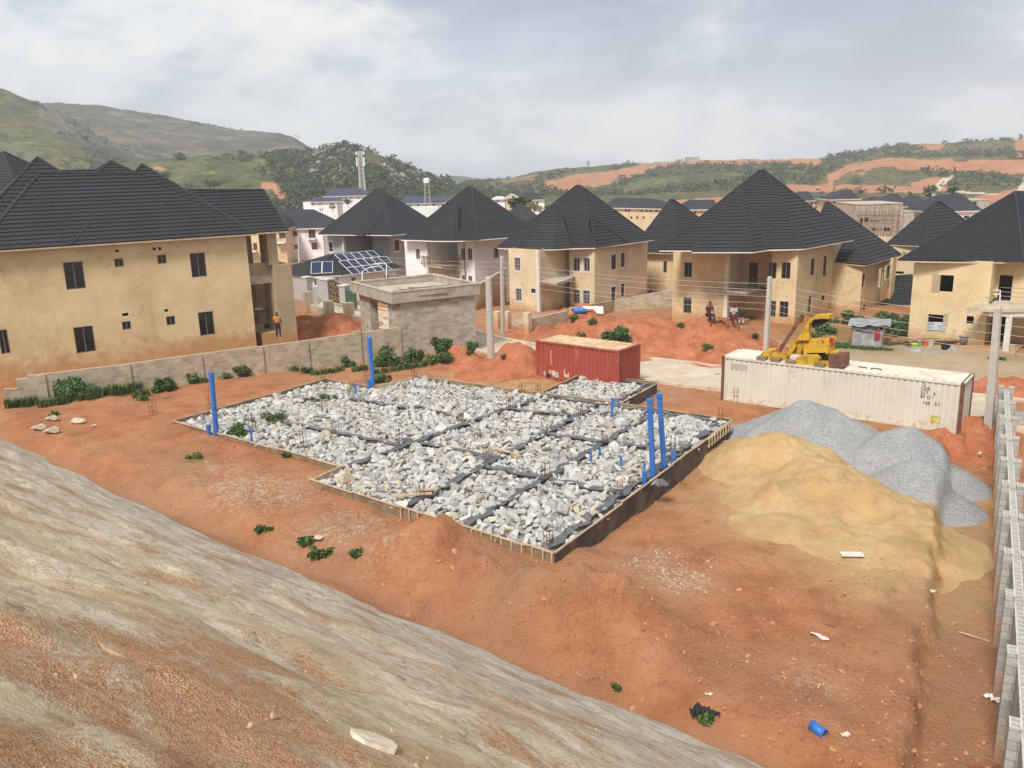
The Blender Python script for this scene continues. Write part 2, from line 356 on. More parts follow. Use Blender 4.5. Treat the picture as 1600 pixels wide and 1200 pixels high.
def mk_rockslope():
    mt, t, b, o = newmat('weathered_rock', .92, .2)
    # o.x runs along the foot, o.y up the slope (object space)
    wob = t.nodes.new('ShaderNodeVectorMath'); wob.operation = 'MULTIPLY_ADD'; t.links.new(noise(t, o, 1.7, 4, .6, 0, 1), wob.inputs[0]); wob.inputs[1].default_value = (.28, .28, .0); t.links.new(o, wob.inputs[2]); wo = wob.outputs[0]
    st = mapping(t, wo, (.42, 1.0, .3), (0, 0, R(-6))); st2 = mapping(t, wo, (1.15, 2.0, .3), (0, 0, R(-9)))
    a = noise(t, st, 1.0, 9, .68); fin = noise(t, o, 14, 5, .7); gr = vor(t, o, 44., 'F1', 1); grd = vor(t, o, 44.)
    cell = lambda sc_: sepz(t, vor(t, st2, sc_, 'F1', 1))[0]
    flake = mth(t, 'ADD', mth(t, 'MULTIPLY', cell(1.1), .22), mth(t, 'ADD', mth(t, 'MULTIPLY', cell(3.3), .26), mth(t, 'MULTIPLY', cell(9.), .20)))
    s2 = mth(t, 'ADD', mth(t, 'MULTIPLY', flake, .62), mth(t, 'ADD', mth(t, 'MULTIPLY', noise(t, st2, 2.4, 9, .78), .38), mth(t, 'MULTIPLY', noise(t, o, 7., 6, .75), .20)))
    crack = mth(t, 'MULTIPLY', ramp(t, vor(t, st2, 1.9, 'DISTANCE_TO_EDGE'), [(.0, 1.), (.035, 0.)]), ramp(t, noise(t, o, .9, 3), [(.50, 0.), (.60, .4)]))
    rock = ramp(t, s2, [(.30, (.33, .24, .15)), (.40, (.57, .45, .30)), (.50, (.70, .57, .40)), (.62, (.82, .71, .54))])
    rock = mixc(t, ramp(t, noise(t, st, .8, 4, .5), [(.45, 0.), (.68, .6)]), rock, (.56, .39, .18))
    rock = mixc(t, ramp(t, s2, [(.62, 0.), (.70, .5)]), rock, (.66, .60, .49))
    grey = ramp(t, s2, [(.30, (.27, .235, .19)), (.40, (.50, .44, .35)), (.50, (.62, .55, .445)), (.62, (.75, .67, .55))])
    up = sepz(t, o)[1]
    rock = mixc(t, ramp(t, mth(t, 'ADD', mth(t, 'MULTIPLY', up, -.06), mth(t, 'MULTIPLY', a, .5)), [(.35, 1.), (.85, 0.)]), rock, grey)
    soil = ramp(t, fin, [(.3, (.40, .19, .10)), (.55, (.57, .30, .155)), (.75, (.65, .40, .23))])
    grit = ramp(t, gr, [(.15, (.46, .25, .13)), (.5, (.57, .36, .20)), (.85, (.68, .52, .34))])
    m = mth(t, 'ADD', mth(t, 'ADD', a, mth(t, 'MULTIPLY', s2, .25)), mth(t, 'ADD', mth(t, 'MULTIPLY', attr(t, 'soil'), .145), -.185))
    soilm = ramp(t, m, [(.50, 0.), (.60, 1.)]); gritm = ramp(t, m, [(.42, 0.), (.53, .85)])
    c = mixc(t, gritm, rock, mixc(t, ramp(t, fin, [(.45, 0.), (.55, 1.)]), grit, rock)); c = mixc(t, soilm, c, mixc(t, mth(t, 'MULTIPLY', ramp(t, gr, [(.55, 0.), (.75, 1.)]), .5), soil, grit))
    rk_ = mth(t, 'SUBTRACT', 1., soilm); c = mixc(t, mth(t, 'MULTIPLY', crack, rk_), c, (.15, .105, .065))
    c = mixc(t, ramp(t, fin, [(.28, .5), (.42, 0.)]), c, (.17, .12, .08))
    setc(t, b, c)
    h = mth(t, 'ADD', mth(t, 'MULTIPLY', s2, 1.8), mth(t, 'ADD', mth(t, 'MULTIPLY', fin, .5), mth(t, 'MULTIPLY', mth(t, 'MULTIPLY', grd, gritm), .6)))
    bump(t, b, h, .85, .10); return mt
def mk_plaster(name, c0, c1, c2, soilh=.55):
    """rendered wall: blotchy, stained by splashed earth near the ground"""
    mt, t, b, o = newmat(name, .9, .15)
    n_ = noise(t, o, .45, 6, .6, .4); n2_ = noise(t, o, 2.2, 5, .6)
    c = ramp(t, n_, [(.3, c0), (.5, c1), (.7, c2)])
    c = mixc(t, ramp(t, n2_, [(.3, .28), (.48, 0.)]), c, tuple(v * .82 for v in c0))
    st = noise(t, mapping(t, o, (1.4, 1.4, .22)), 1.1, 5, .6)
    c = mixc(t, ramp(t, st, [(.60, 0.), (.76, .45)]), c, tuple(v * .70 for v in c0))
    cr = mth(t, 'ABSOLUTE', mth(t, 'ADD', noise(t, o, .7, 4, .55), -.5))
    c = mixc(t, mth(t, 'MULTIPLY', ramp(t, cr, [(.003, .6), (.009, 0.)]), ramp(t, noise(t, o, .25, 2), [(.5, 0.), (.55, 1.)])), c, (.28, .22, .15))
    c = mixc(t, ramp(t, noise(t, o, .9, 5, .7, 1.), [(.66, 0.), (.70, .55)]), c, tuple(v * .62 for v in c0))
    z = sepz(t, o)[2]
    zz_ = mth(t, 'ADD', z, mth(t, 'MULTIPLY', mth(t, 'ADD', n2_, mth(t, 'ADD', n_, -1.)), 1.6))
    c = mixc(t, ramp(t, mth(t, 'DIVIDE', zz_, 2.), [(.0, .8), (soilh / 2, .45), (soilh, 0.)]), c, (.46, .24, .10))
    setc(t, b, c); bump(t, b, mth(t, 'ADD', noise(t, o, 9, 4, .6), mth(t, 'MULTIPLY', n2_, 2.)), .25, .03); return mt
def tangent_along(t):
    """metres run horizontally across a pitched face"""
    g = t.nodes.new('ShaderNodeNewGeometry')
    cr = t.nodes.new('ShaderNodeVectorMath'); cr.operation = 'CROSS_PRODUCT'; t.links.new(g.outputs['True Normal'], cr.inputs[0]); cr.inputs[1].default_value = (0, 0, 1)
    nm = t.nodes.new('ShaderNodeVectorMath'); nm.operation = 'NORMALIZE'; t.links.new(cr.outputs[0], nm.inputs[0])
    dt = t.nodes.new('ShaderNodeVectorMath'); dt.operation = 'DOT_PRODUCT'; t.links.new(nm.outputs[0], dt.inputs[0]); t.links.new(g.outputs['Position'], dt.inputs[1])
    return dt.outputs['Value']
def mk_roof(name, col, pan=.27):
    mt, t, b, o = newmat(name, .72, .35)
    s = tangent_along(t); z = sepz(t, o)[2]
    wv = mth(t, 'SINE', mth(t, 'MULTIPLY', s, 2 * math.pi / pan))
    sp = noise(t, o, 42., 3, .7); big = noise(t, o, .5, 4, .6)
    row = mth(t, 'FRACT', mth(t, 'MULTIPLY', mth(t, 'SINE', mth(t, 'MULTIPLY', mth(t, 'FLOOR', mth(t, 'MULTIPLY', z, 4.4)), 12.9)), 43.7))
    c = ramp(t, sp, [(.3, tuple(v * .55 for v in col)), (.6, col), (.8, tuple(v * 1.9 for v in col))])
    c = mixc(t, ramp(t, big, [(.35, .45), (.65, 0.)]), c, tuple(v * 1.35 for v in col))
    c = mixc(t, mth(t, 'MULTIPLY', row, .3), c, tuple(v * .6 for v in col))
    c = mixc(t, ramp(t, noise(t, mapping(t, o, (1, 1, .25)), 2.1, 5, .7), [(.6, 0.), (.75, .35)]), c, (.10, .09, .08))
    setc(t, b, c); bump(t, b, mth(t, 'ADD', mth(t, 'MULTIPLY', wv, .35), mth(t, 'MULTIPLY', sp, .3)), .6, .05); return mt
def mk_block(name, cols, bw=.45, bh=.225, mort=(.40, .36, .30), soil=True, mw=.06):
    """sandcrete block courses; blocks each of their own shade"""
    mt, t, b, o = newmat(name, .95, .1)
    g = t.nodes.new('ShaderNodeNewGeometry')
    s = tangent_along(t); z = sepz(t, o)[2]
    cm = t.nodes.new('ShaderNodeCombineXYZ'); t.links.new(s, cm.inputs[0]); t.links.new(z, cm.inputs[1])
    br = t.nodes.new('ShaderNodeTexBrick'); t.links.new(cm.outputs[0], br.inputs['Vector'])
    br.inputs['Scale'].default_value = 1; br.inputs['Brick Width'].default_value = bw; br.inputs['Row Height'].default_value = bh
    br.inputs['Mortar Size'].default_value = .012; br.inputs['Mortar Smooth'].default_value = .3
    br.inputs['Color1'].default_value = (0, 0, 0, 1); br.inputs['Color2'].default_value = (1, 1, 1, 1); br.inputs['Mortar'].default_value = (.5, .5, .5, 1)
    n_ = noise(t, o, 1.2, 5, .65); f = noise(t, o, 18, 4, .7)
    v = mth(t, 'ADD', mth(t, 'MULTIPLY', br.outputs['Color'], .42), mth(t, 'MULTIPLY', n_, .6))
    c = ramp(t, v, [(.2, cols[0]), (.5, cols[1]), (.8, cols[2])])
    c = mixc(t, mth(t, 'MULTIPLY', br.outputs['Fac'], .75), c, mort)
    c = mixc(t, ramp(t, f, [(.3, .4), (.5, 0.)]), c, tuple(k * .6 for k in cols[0]))
    if soil: c = mixc(t, ramp(t, mth(t, 'ADD', z, mth(t, 'MULTIPLY', n_, .9)), [(.35, .75), (.95, 0.)]), c, (.44, .25, .14))
    setc(t, b, c); bump(t, b, mth(t, 'SUBTRACT', mth(t, 'MULTIPLY', f, .5), br.outputs['Fac']), .6, .02); return mt
def mk_container(name, col, rust, patch, dirtc):
    mt, t, b, o = newmat(name, .6, .4)
    st = noise(t, mapping(t, o, (3.2, 3.2, .35)), 1.6, 6, .7, .3); sp = noise(t, o, 2.3, 7, .75, .6); z = sepz(t, o)[2]
    big = noise(t, o, .7, 4, .5)
    c = ramp(t, big, [(.3, tuple(v * .86 for v in col)), (.7, col)])
    c = mixc(t, ramp(t, st, [(.58, 0.), (.70, .7)]), c, dirtc)
    c = mixc(t, ramp(t, mth(t, 'ADD', sp, mth(t, 'MULTIPLY', st, .35)), [(.83, 0.), (.87, .9)]), c, rust)
    low = ramp(t, mth(t, 'ADD', mth(t, 'MULTIPLY', z, .42), mth(t, 'MULTIPLY', sp, 1.1)), [(.55, 1.), (.66, 0.)])
    c = mixc(t, low, c, patch)
    setc(t, b, c); bump(t, b, sp, .15, .02); return mt
def mk_granite():
    mt, t, b, o = newmat('granite_rubble', .9, .25)
    g = t.nodes.new('ShaderNodeNewGeometry'); oi = t.nodes.new('ShaderNodeObjectInfo')
    isl = mth(t, 'FRACT', mth(t, 'ADD', g.outputs['Random Per Island'], oi.outputs['Random']))
    pos = g.outputs['Position']
    c = ramp(t, isl, [(.0, (.31, .305, .295)), (.3, (.42, .41, .39)), (.62, (.505, .49, .46)), (.93, (.58, .555, .515)), (.95, (.49, .40, .28)), (1., (.46, .35, .23))])
    f = noise(t, pos, 24, 4, .7)
    c = mixc(t, ramp(t, f, [(.3, .6), (.5, 0.)]), c, (.22, .22, .22))
    c = mixc(t, ramp(t, noise(t, pos, 3.2, 4, .6), [(.56, 0.), (.70, .5)]), c, (.58, .48, .35))
    setc(t, b, c); bump(t, b, f, .4, .02); return mt
def mk_gravel():
    mt, t, b, o = newmat('crushed_stone', .9, .2)
    v = vor(t, o, 24., 'F1', 1); dd = vor(t, o, 24., 'F1', 0); n_ = noise(t, o, .9, 4, .6)
    bw = t.nodes.new('ShaderNodeRGBToBW'); t.links.new(v, bw.inputs[0])
    c = ramp(t, bw.outputs[0], [(.1, (.23, .23, .235)), (.5, (.32, .318, .316)), (.9, (.43, .427, .42))])
    c = mixc(t, ramp(t, n_, [(.45, 0.), (.7, .35)]), c, (.50, .47, .42))
    setc(t, b, c); bump(t, b, mth(t, 'SUBTRACT', 1., dd), 1., .035); return mt
def mk_sand():
    mt, t, b, o = newmat('sharp_sand', .97, .1)
    n_ = noise(t, o, .6, 6, .6, .3); f = noise(t, o, 6., 6, .7); vf = noise(t, o, 60, 2, .5)
    c = ramp(t, n_, [(.3, (.41, .26, .12)), (.5, (.52, .345, .165)), (.7, (.59, .415, .22))])
    c = mixc(t, ramp(t, f, [(.3, .45), (.47, 0.)]), c, (.36, .205, .08))
    c = mixc(t, ramp(t, vf, [(.55, 0.), (.8, .3)]), c, (.74, .56, .32))
    setc(t, b, c); bump(t, b, mth(t, 'ADD', f, mth(t, 'MULTIPLY', vf, .2)), .8, .12); return mt
def mk_leaf(name, c0, c1, c2, tr=.3):
    mt, t, b, o = newmat(name, .6, .25)
    g = t.nodes.new('ShaderNodeNewGeometry'); oi = t.nodes.new('ShaderNodeObjectInfo')
    c = ramp(t, g.outputs['Random Per Island'], [(.0, c0), (.5, c1), (1., c2)])
    c = mixc(t, ramp(t, noise(t, g.outputs['Position'], 1.6, 3), [(.35, .5), (.6, 0.)]), c, tuple(v * .6 for v in c0))
    setc(t, b, c)
    return mt
def mk_hill(name, rocky):
    mt, t, b, o = newmat(name, .97, .05)
    n1_ = noise(t, o, .012, 6, .6, .3); n2_ = noise(t, o, .05, 7, .65); n3_ = noise(t, o, .25, 5, .7)
    c = ramp(t, n2_, [(.3, (.05, .065, .024)), (.5, (.10, .115, .044)), (.68, (.20, .185, .085))])
    c = mixc(t, ramp(t, n1_, [(.44, 0.), (.60, .75)]), c, (.185, .135, .07))
    c = mixc(t, ramp(t, n3_, [(.38, .8), (.54, 0.)]), c, (.03, .045, .018))
    stv = mapping(t, o, (.05, .05, .016)); sx = noise(t, stv, 1., 8, .7, .4)
    rk = ramp(t, sx, [(.3, (.075, .068, .062)), (.45, (.15, .13, .105)), (.58, (.22, .19, .145)), (.72, (.37, .315, .22))])
    rk = mixc(t, ramp(t, n2_, [(.40, .6), (.55, 0.)]), rk, (.085, .085, .04)); rk = mixc(t, ramp(t, noise(t, o, .02, 7, .7, .8), [(.42, .7), (.56, 0.)]), rk, (.075, .062, .052))
    c = mixc(t, mth(t, 'MULTIPLY', attr(t, 'rock'), ramp(t, n3_, [(.25, .5), (.5, 1.)])), c, rk)
    er = ramp(t, mth(t, 'ADD', mth(t, 'MULTIPLY', n3_, .5), mth(t, 'MULTIPLY', sx, .5)), [(.3, (.30, .125, .065)), (.5, (.44, .20, .11)), (.7, (.55, .30, .185))])
    c = mixc(t, ramp(t, mth(t, 'ADD', attr(t, 'earth'), mth(t, 'MULTIPLY', mth(t, 'ADD', n2_, -.5), 1.1)), [(.36, 0.), (.64, .92)]), c, er)
    c = mixc(t, ramp(t, attr(t, 'track'), [(.4, 0.), (.6, 1.)]), c, (.56, .46, .36))
    setc(t, b, c); bump(t, b, mth(t, 'ADD', n2_, mth(t, 'MULTIPLY', n3_, .35)), .8, 3.); return mt
M = {}
M['ground'] = mk_ground(); M['heap'] = mk_mound(); M['slope'] = mk_rockslope()
M['yellow'] = mk_plaster('ochre_render', (.55, .415, .225), (.645, .505, .30), (.70, .57, .36))
M['cream'] = mk_plaster('buff_render', (.56, .43, .26), (.64, .51, .335), (.70, .57, .395))
M['conc'] = mk_plaster('grey_tan_render', (.33, .265, .165), (.40, .32, .205), (.46, .375, .25), .4)
M['white'] = simple('white_paint', (.80, .81, .83), .7, .04, .7, dirt=(.70, .69, .68))
M['grey'] = simple('grey_paint', (.40, .385, .365), .75, .08, .7)
M['dgrey'] = simple('dark_grey_paint', (.17, .165, .16), .75, .1, .7)
M['trim'] = simple('off_white_trim', (.62, .58, .52), .7, .1, 3.)
M['parapet'] = simple('grey_parapet', (.42, .37, .30), .92, .2, 1.4, bmp=.4, dirt=(.30, .25, .195))
M['lslab'] = simple('weathered_concrete', (.50, .43, .33), .9, .22, 1.6, bmp=.4, dirt=(.33, .27, .20))
M['fresh'] = simple('pole_concrete', (.46, .43, .38), .9, .14, 4., bmp=.3, bscale=20)
M['road'] = simple('concrete_road', (.54, .45, .34), .95, .18, .6, bmp=.4, bscale=12, dirt=(.46, .30, .19))
M['kerb'] = simple('kerb_concrete', (.58, .49, .38), .95, .2, 1.5, bmp=.3, dirt=(.46, .27, .16))
M['roof'] = mk_roof('charcoal_tiles', (.031, .031, .037))
M['roof2'] = mk_roof('black_tiles', (.027, .028, .033))
M['roofblue'] = simple('blue_grey_sheet', (.045, .053, .085), .6, .15, .3)
M['rooffar'] = simple('far_dark_sheet', (.030, .031, .038), .75, .25, .5)
M['rooftan'] = simple('tan_sheet', (.45, .34, .25), .7, .15, .3)
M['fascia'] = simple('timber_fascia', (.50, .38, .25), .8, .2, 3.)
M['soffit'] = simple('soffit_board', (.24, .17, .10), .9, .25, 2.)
M['frame'] = simple('bronze_aluminium', (.11, .10, .09), .45, .1, 3., .5)
M['lframe'] = simple('pale_aluminium', (.36, .34, .31), .5, .1, 3., .5)
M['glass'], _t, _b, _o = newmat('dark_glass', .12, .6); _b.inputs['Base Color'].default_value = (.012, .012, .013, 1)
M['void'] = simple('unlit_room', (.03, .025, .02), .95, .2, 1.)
M['door'] = simple('dark_timber_door', (.09, .055, .035), .6, .2, 3.)
M['blockwall'] = mk_block('old_sandcrete', ((.31, .25, .175), (.45, .37, .27), (.56, .47, .36)), mort=(.54, .46, .36))
M['blockgate'] = mk_block('grey_sandcrete', ((.27, .235, .185), (.41, .36, .295), (.53, .48, .40)), mort=(.54, .48, .40))
M['hollow'] = mk_block('new_hollow_block', ((.30, .29, .265), (.40, .385, .355), (.48, .465, .43)), mort=(.24, .225, .20))
M['hollowtop'] = simple('block_top', (.52, .50, .46), .95, .15, 6., bmp=.3)
M['ply'] = simple('shutter_board', (.26, .185, .115), .9, .3, 2.2, dirt=(.12, .10, .08), bmp=.3)
M['batten'] = simple('pale_batten', (.56, .42, .27), .9, .2, 3., dirt=(.34, .25, .17))
M['bitumen'] = simple('tarred_concrete', (.090, .078, .066), .85, .45, 1.4, bmp=.5, dirt=(.22, .16, .11))
M['poly'] = simple('black_polythene', (.11, .112, .12), .55, .4, 5., .5, bmp=.6, bscale=9, dirt=(.19, .175, .16))
M['fill'] = simple('filled_earth', (.30, .27, .235), .95, .4, 3., bmp=.5)
M['granite'] = mk_granite(); M['gravel'] = mk_gravel(); M['sand'] = mk_sand()
M['bluepipe'] = simple('blue_pvc', (.03, .155, .50), .45, .12, 2., .45, dirt=(.10, .20, .42))
M['rebar'] = simple('rusty_bar', (.13, .062, .035), .8, .3, 8.)
M['rust'] = simple('rusty_steel', (.16, .075, .045), .8, .4, 3., bmp=.4)
M['wcont'] = mk_container('white_container_paint', (.68, .63, .54), (.27, .14, .07), (.52, .43, .30), (.43, .36, .26))
M['wtop'] = simple('faded_container_top', (.70, .63, .51), .85, .15, 1.1, dirt=(.47, .35, .23))
M['rcont'] = mk_container('red_container_paint', (.37, .072, .045), (.50, .36, .28), (.20, .13, .10), (.50, .30, .24))
M['rtop'] = simple('dusty_container_top', (.60, .42, .25), .95, .3, 1.4, dirt=(.40, .17, .085))
M['ymach'] = simple('yellow_machine_paint', (.56, .33, .022), .65, .2, 2.6, .3, bmp=.2, dirt=(.26, .14, .045))
M['dark'] = simple('black_scrap', (.02, .02, .022), .7, .3, 3.)
M['tin'] = simple('galvanised_sheet', (.36, .36, .37), .45, .2, 2., .5, metal=.4, dirt=(.62, .62, .62))
M['redcloth'] = simple('red_cloth', (.30, .035, .04), .9, .2, 4.)
M['whitep'] = simple('white_plastic', (.78, .76, .72), .45, .04, 3., .5)
M['bluep'] = simple('blue_plastic', (.03, .20, .52), .45, .1, 3., .5)
M['greenp'] = simple('green_plastic', (.03, .32, .24), .5, .1, 3., .5)
M['orangep'] = simple('orange_plastic', (.55, .13, .04), .5, .1, 3., .5)
M['limep'] = simple('lime_plastic', (.35, .55, .06), .5, .1, 3., .5)
M['timber'] = simple('grey_timber', (.24, .165, .10), .9, .3, 3., bmp=.4)
M['iron'] = simple('dark_ironwork', (.055, .045, .04), .5, .2, 3.)
M['gold'] = simple('gilt_ironwork', (.42, .25, .09), .45, .2, 3.)
M['panelblue'] = simple('solar_cell', (.014, .02, .06), .4, .15, 2., .3)
M['wire'] = simple('aluminium_cable', (.55, .54, .50), .5, .05, 1.)
M['leaf'] = mk_leaf('shrub_leaf', (.036, .08, .022), (.08, .15, .042), (.16, .24, .075))
M['leafy'] = mk_leaf('dry_leaf', (.16, .17, .05), (.26, .24, .09), (.34, .30, .14))
M['grass'] = mk_leaf('grass_blade', (.04, .085, .018), (.075, .14, .03), (.15, .20, .06))
M['tree'] = mk_leaf('tree_leaf', (.020, .040, .012), (.040, .070, .020), (.075, .11, .035))
M['scrub'] = mk_leaf('scrub_leaf', (.032, .055, .020), (.060, .090, .032), (.11, .135, .05))
M['bark'] = simple('bark', (.10, .075, .055), .95, .3, 4.)
M['hill'] = mk_hill('hillside', 1)
M['boulder'] = simple('hill_boulder', (.30, .265, .215), .95, .3, .2)
M['skin'] = simple('brown_skin', (.075, .035, .02), .55, .1, 6.)
M['hair'] = simple('black_hair', (.01, .009, .008), .8, .2, 20.)
M['shirty'] = simple('amber_shirt', (.62, .30, .05), .85, .1, 6.)
M['trous'] = simple('navy_trousers', (.022, .025, .045), .9, .2, 6.)
M['shirtm'] = simple('maroon_shirt', (.13, .03, .04), .9, .2, 6.)
M['shirtw'] = simple('pale_shirt', (.45, .43, .40), .9, .1, 6.)
M['shirtd'] = simple('charcoal_shirt', (.03, .03, .035), .9, .2, 6.)
M['wrap'] = simple('white_wrapper', (.58, .50, .44), .6, .25, 18.)
# ------------------------------------------------------------------ ground sheet
def axis_pts(a, b, step, far, g=1.25):
    mid = list(np.arange(a, b + 1e-6, step)); d = step; lo = []; hi = []; x = a
    while x > -far: d *= g; x -= d; lo.append(x)
    d = step; x = b
    while x < far: d *= g; x += d; hi.append(x)
    return np.array(lo[::-1] + mid + hi)
gx = axis_pts(-32, 27, .15, 1500, 1.12); gy = axis_pts(12, 52, .15, 1450, 1.10)
gy = gy[gy > -80]
GX, GY = np.meshgrid(gx, gy); fx, fy = GX.ravel(), GY.ravel(); fz = height(fx, fy)
def blob(px, py, r, e=1.):
    P = T(px, py); return np.exp(-(((fx - P.x) ** 2 + (fy - P.y) ** 2) / r ** 2) ** e)
sandy = np.clip(blob(1290, 790, 4.5) + blob(1400, 860, 3.2) + blob(1230, 760, 3.5) + blob(1480, 800, 3) + .8 * blob(1420, 900, 2.2) + .9 * blob(770, 585, 3) + .6 * blob(850, 600, 3), 0, 1)
chips = np.clip(blob(430, 775, 1.7) + blob(380, 760, 1.4) + blob(520, 830, 1.3) + blob(555, 815, 1.) + 1.1 * blob(1010, 880, .75) + 1.1 * blob(1075, 905, .8) + blob(1035, 865, .6) + blob(1040, 912, .5) + .7 * blob(1260, 1060, .8) + .8 * blob(330, 735, 1.6) + .6 * blob(600, 835, 1.), 0, 1)
pale = np.clip(blob(1420, 565, 5, 2) + blob(1330, 560, 5, 2) + blob(1500, 560, 6, 2) + blob(850, 500, 5) + .8 * blob(900, 470, 6) + blob(1160, 540, 3) + .7 * blob(1560, 600, 3) + .6 * blob(1000, 610, 2), 0, 1)
green = np.clip(blob(1345, 543, 3.2) + .8 * blob(1400, 500, 5) + blob(1290, 520, 3) + .9 * blob(300, 720, .8) + .8 * blob(1040, 480, 3) + blob(1575, 560, 1.5) + .9 * np.clip((fy - 150) / 60, 0, 1), 0, 1)
w_ = (fx - WA.x) * WN.x + (fy - WA.y) * WN.y; v_ = (fx - WA.x) * WD.x + (fy - WA.y) * WD.y
damp_shade = np.clip(np.exp(-((w_ + .9) / 1.0) ** 2) * (v_ > -12) * (v_ < 16) + .8 * blob(1450, 940, 1.4) + .7 * blob(800, 900, 2.2) + .6 * blob(1130, 1050, 2.) + np.exp(-(((fx - RA.x) * _rn.x + (fy - RA.y) * _rn.y - .5) / .5) ** 2), 0, 1)  # damp trench and hollows, plus shade painted along the rock foot
gr = npmesh('ground', np.stack([fx, fy, fz], 1), gridfaces(len(gx), len(gy)), M['ground'], smooth=True, attrs=dict(sandy=sandy, chips=chips, pale=pale, green=green, damp_shade=damp_shade))
tag(gr, kind='structure')

# ------------------------------------------------------------------ rock slope under the photographer
SL_D = -((0 - RA.x) * _rn.x + (0 - RA.y) * _rn.y)             # camera's distance up from the foot line
SL_L = (RB - RA).length
us = np.arange(-14, SL_L + 22, .13); ws = np.concatenate([np.arange(-.6, 20, .13), np.arange(20, 34, .5)])
UU, WW = np.meshgrid(us, ws); u_, w2 = UU.ravel(), WW.ravel()
bow = .30 * np.sin(np.pi * np.clip(u_ / SL_L, 0, 1)) + .16 * fbm(u_, u_ * 0, .45, 4, 71)
we = w2 - bow
zf = .85 + (-.1 - .85) * np.clip(u_ / SL_L, -.3, 1.4)
zs = zf + np.where(we < 0, we * 2.2, we * (CH - 1.62 - 0.27) / SL_D)
zs = zs + np.clip(we, 0, 2) / 2 * (.12 * fbm(u_ * .6, w2 * 1.1, .22, 4, 21) + .03 * fbm(u_ * .45, w2 * 1.3, .8, 4, 25) + .018 * fbm(u_, w2, 2.2, 3, 31))
zs = zs + np.clip(we, 0, .3) * .12 * fbm(u_, w2 * 0, 1.3, 3, 44)
led = fbm(u_ * .4, w2 + .1 * u_, .55, 4, 51)
zs = zs + np.clip((we - 1.5) / 3, 0, 1) * .07 * (np.clip(led * 6, -1, 1))
def soilblob(px, py, r):
    # pixel -> point on the slope plane
    d = ray(px, py); n = Vector((0, 0, 1)); k = (CH - 1.89 - .4) / SL_D
    # plane: z = .4 - k * q, q = distance out from the foot line
    a = (CAMP.x - RA.x) * _rn.x + (CAMP.y - RA.y) * _rn.y; b = d.x * _rn.x + d.y * _rn.y
    t = (.4 - k * a - CH) / (d.z + k * b)
    P = CAMP + d * t; uu = (P.x - RA.x) * _rl.x + (P.y - RA.y) * _rl.y; qq = -((P.x - RA.x) * _rn.x + (P.y - RA.y) * _rn.y)
    return np.exp(-(((u_ - uu) ** 2 + (w2 - qq) ** 2) / r ** 2))
soil = np.clip(soilblob(60, 1000, .9) + soilblob(130, 1020, .8) + soilblob(230, 1040, .9) + soilblob(330, 1080, .9) + soilblob(420, 1125, .7) + soilblob(60, 1180, .7) + soilblob(150, 1150, .6) + .8 * soilblob(430, 1030, .9) + .8 * soilblob(250, 1190, .8) + .9 * soilblob(480, 1190, .7) + .5 * soilblob(550, 960, .8) + .6 * soilblob(900, 1120, .8) + .6 * soilblob(700, 1190, .8), 0, 1)
so_ = npmesh('rock_slope', np.stack([u_, -w2, zs], 1), gridfaces(len(us), len(ws))[:, ::-1], M['slope'], smooth=True, attrs=dict(soil=soil))
SLM = Matrix.Translation((RA.x, RA.y, 0)) @ Matrix.Rotation(math.atan2(_rl.y, _rl.x), 4, 'Z')
so_.matrix_world = SLM; tag(so_, kind='structure')
_zs = zs.reshape(UU.shape)
def slope_at(px, py):
    """point where a pixel's ray meets the rock slope"""
    inv = SLM.inverted()
    d = ray(px, py); t = 1.
    for _ in range(1600):
        P = inv @ (CAMP + d * t)
        iu = int((P.x - us[0]) / .13); iw = int(np.searchsorted(ws, -P.y))
        if 0 <= iu < len(us) and 0 <= iw < len(ws) and P.z <= (_zs[iw, iu] + _zs[max(iw - 1, 0), iu]) / 2: break
        t += .015
    return CAMP + d * t, t

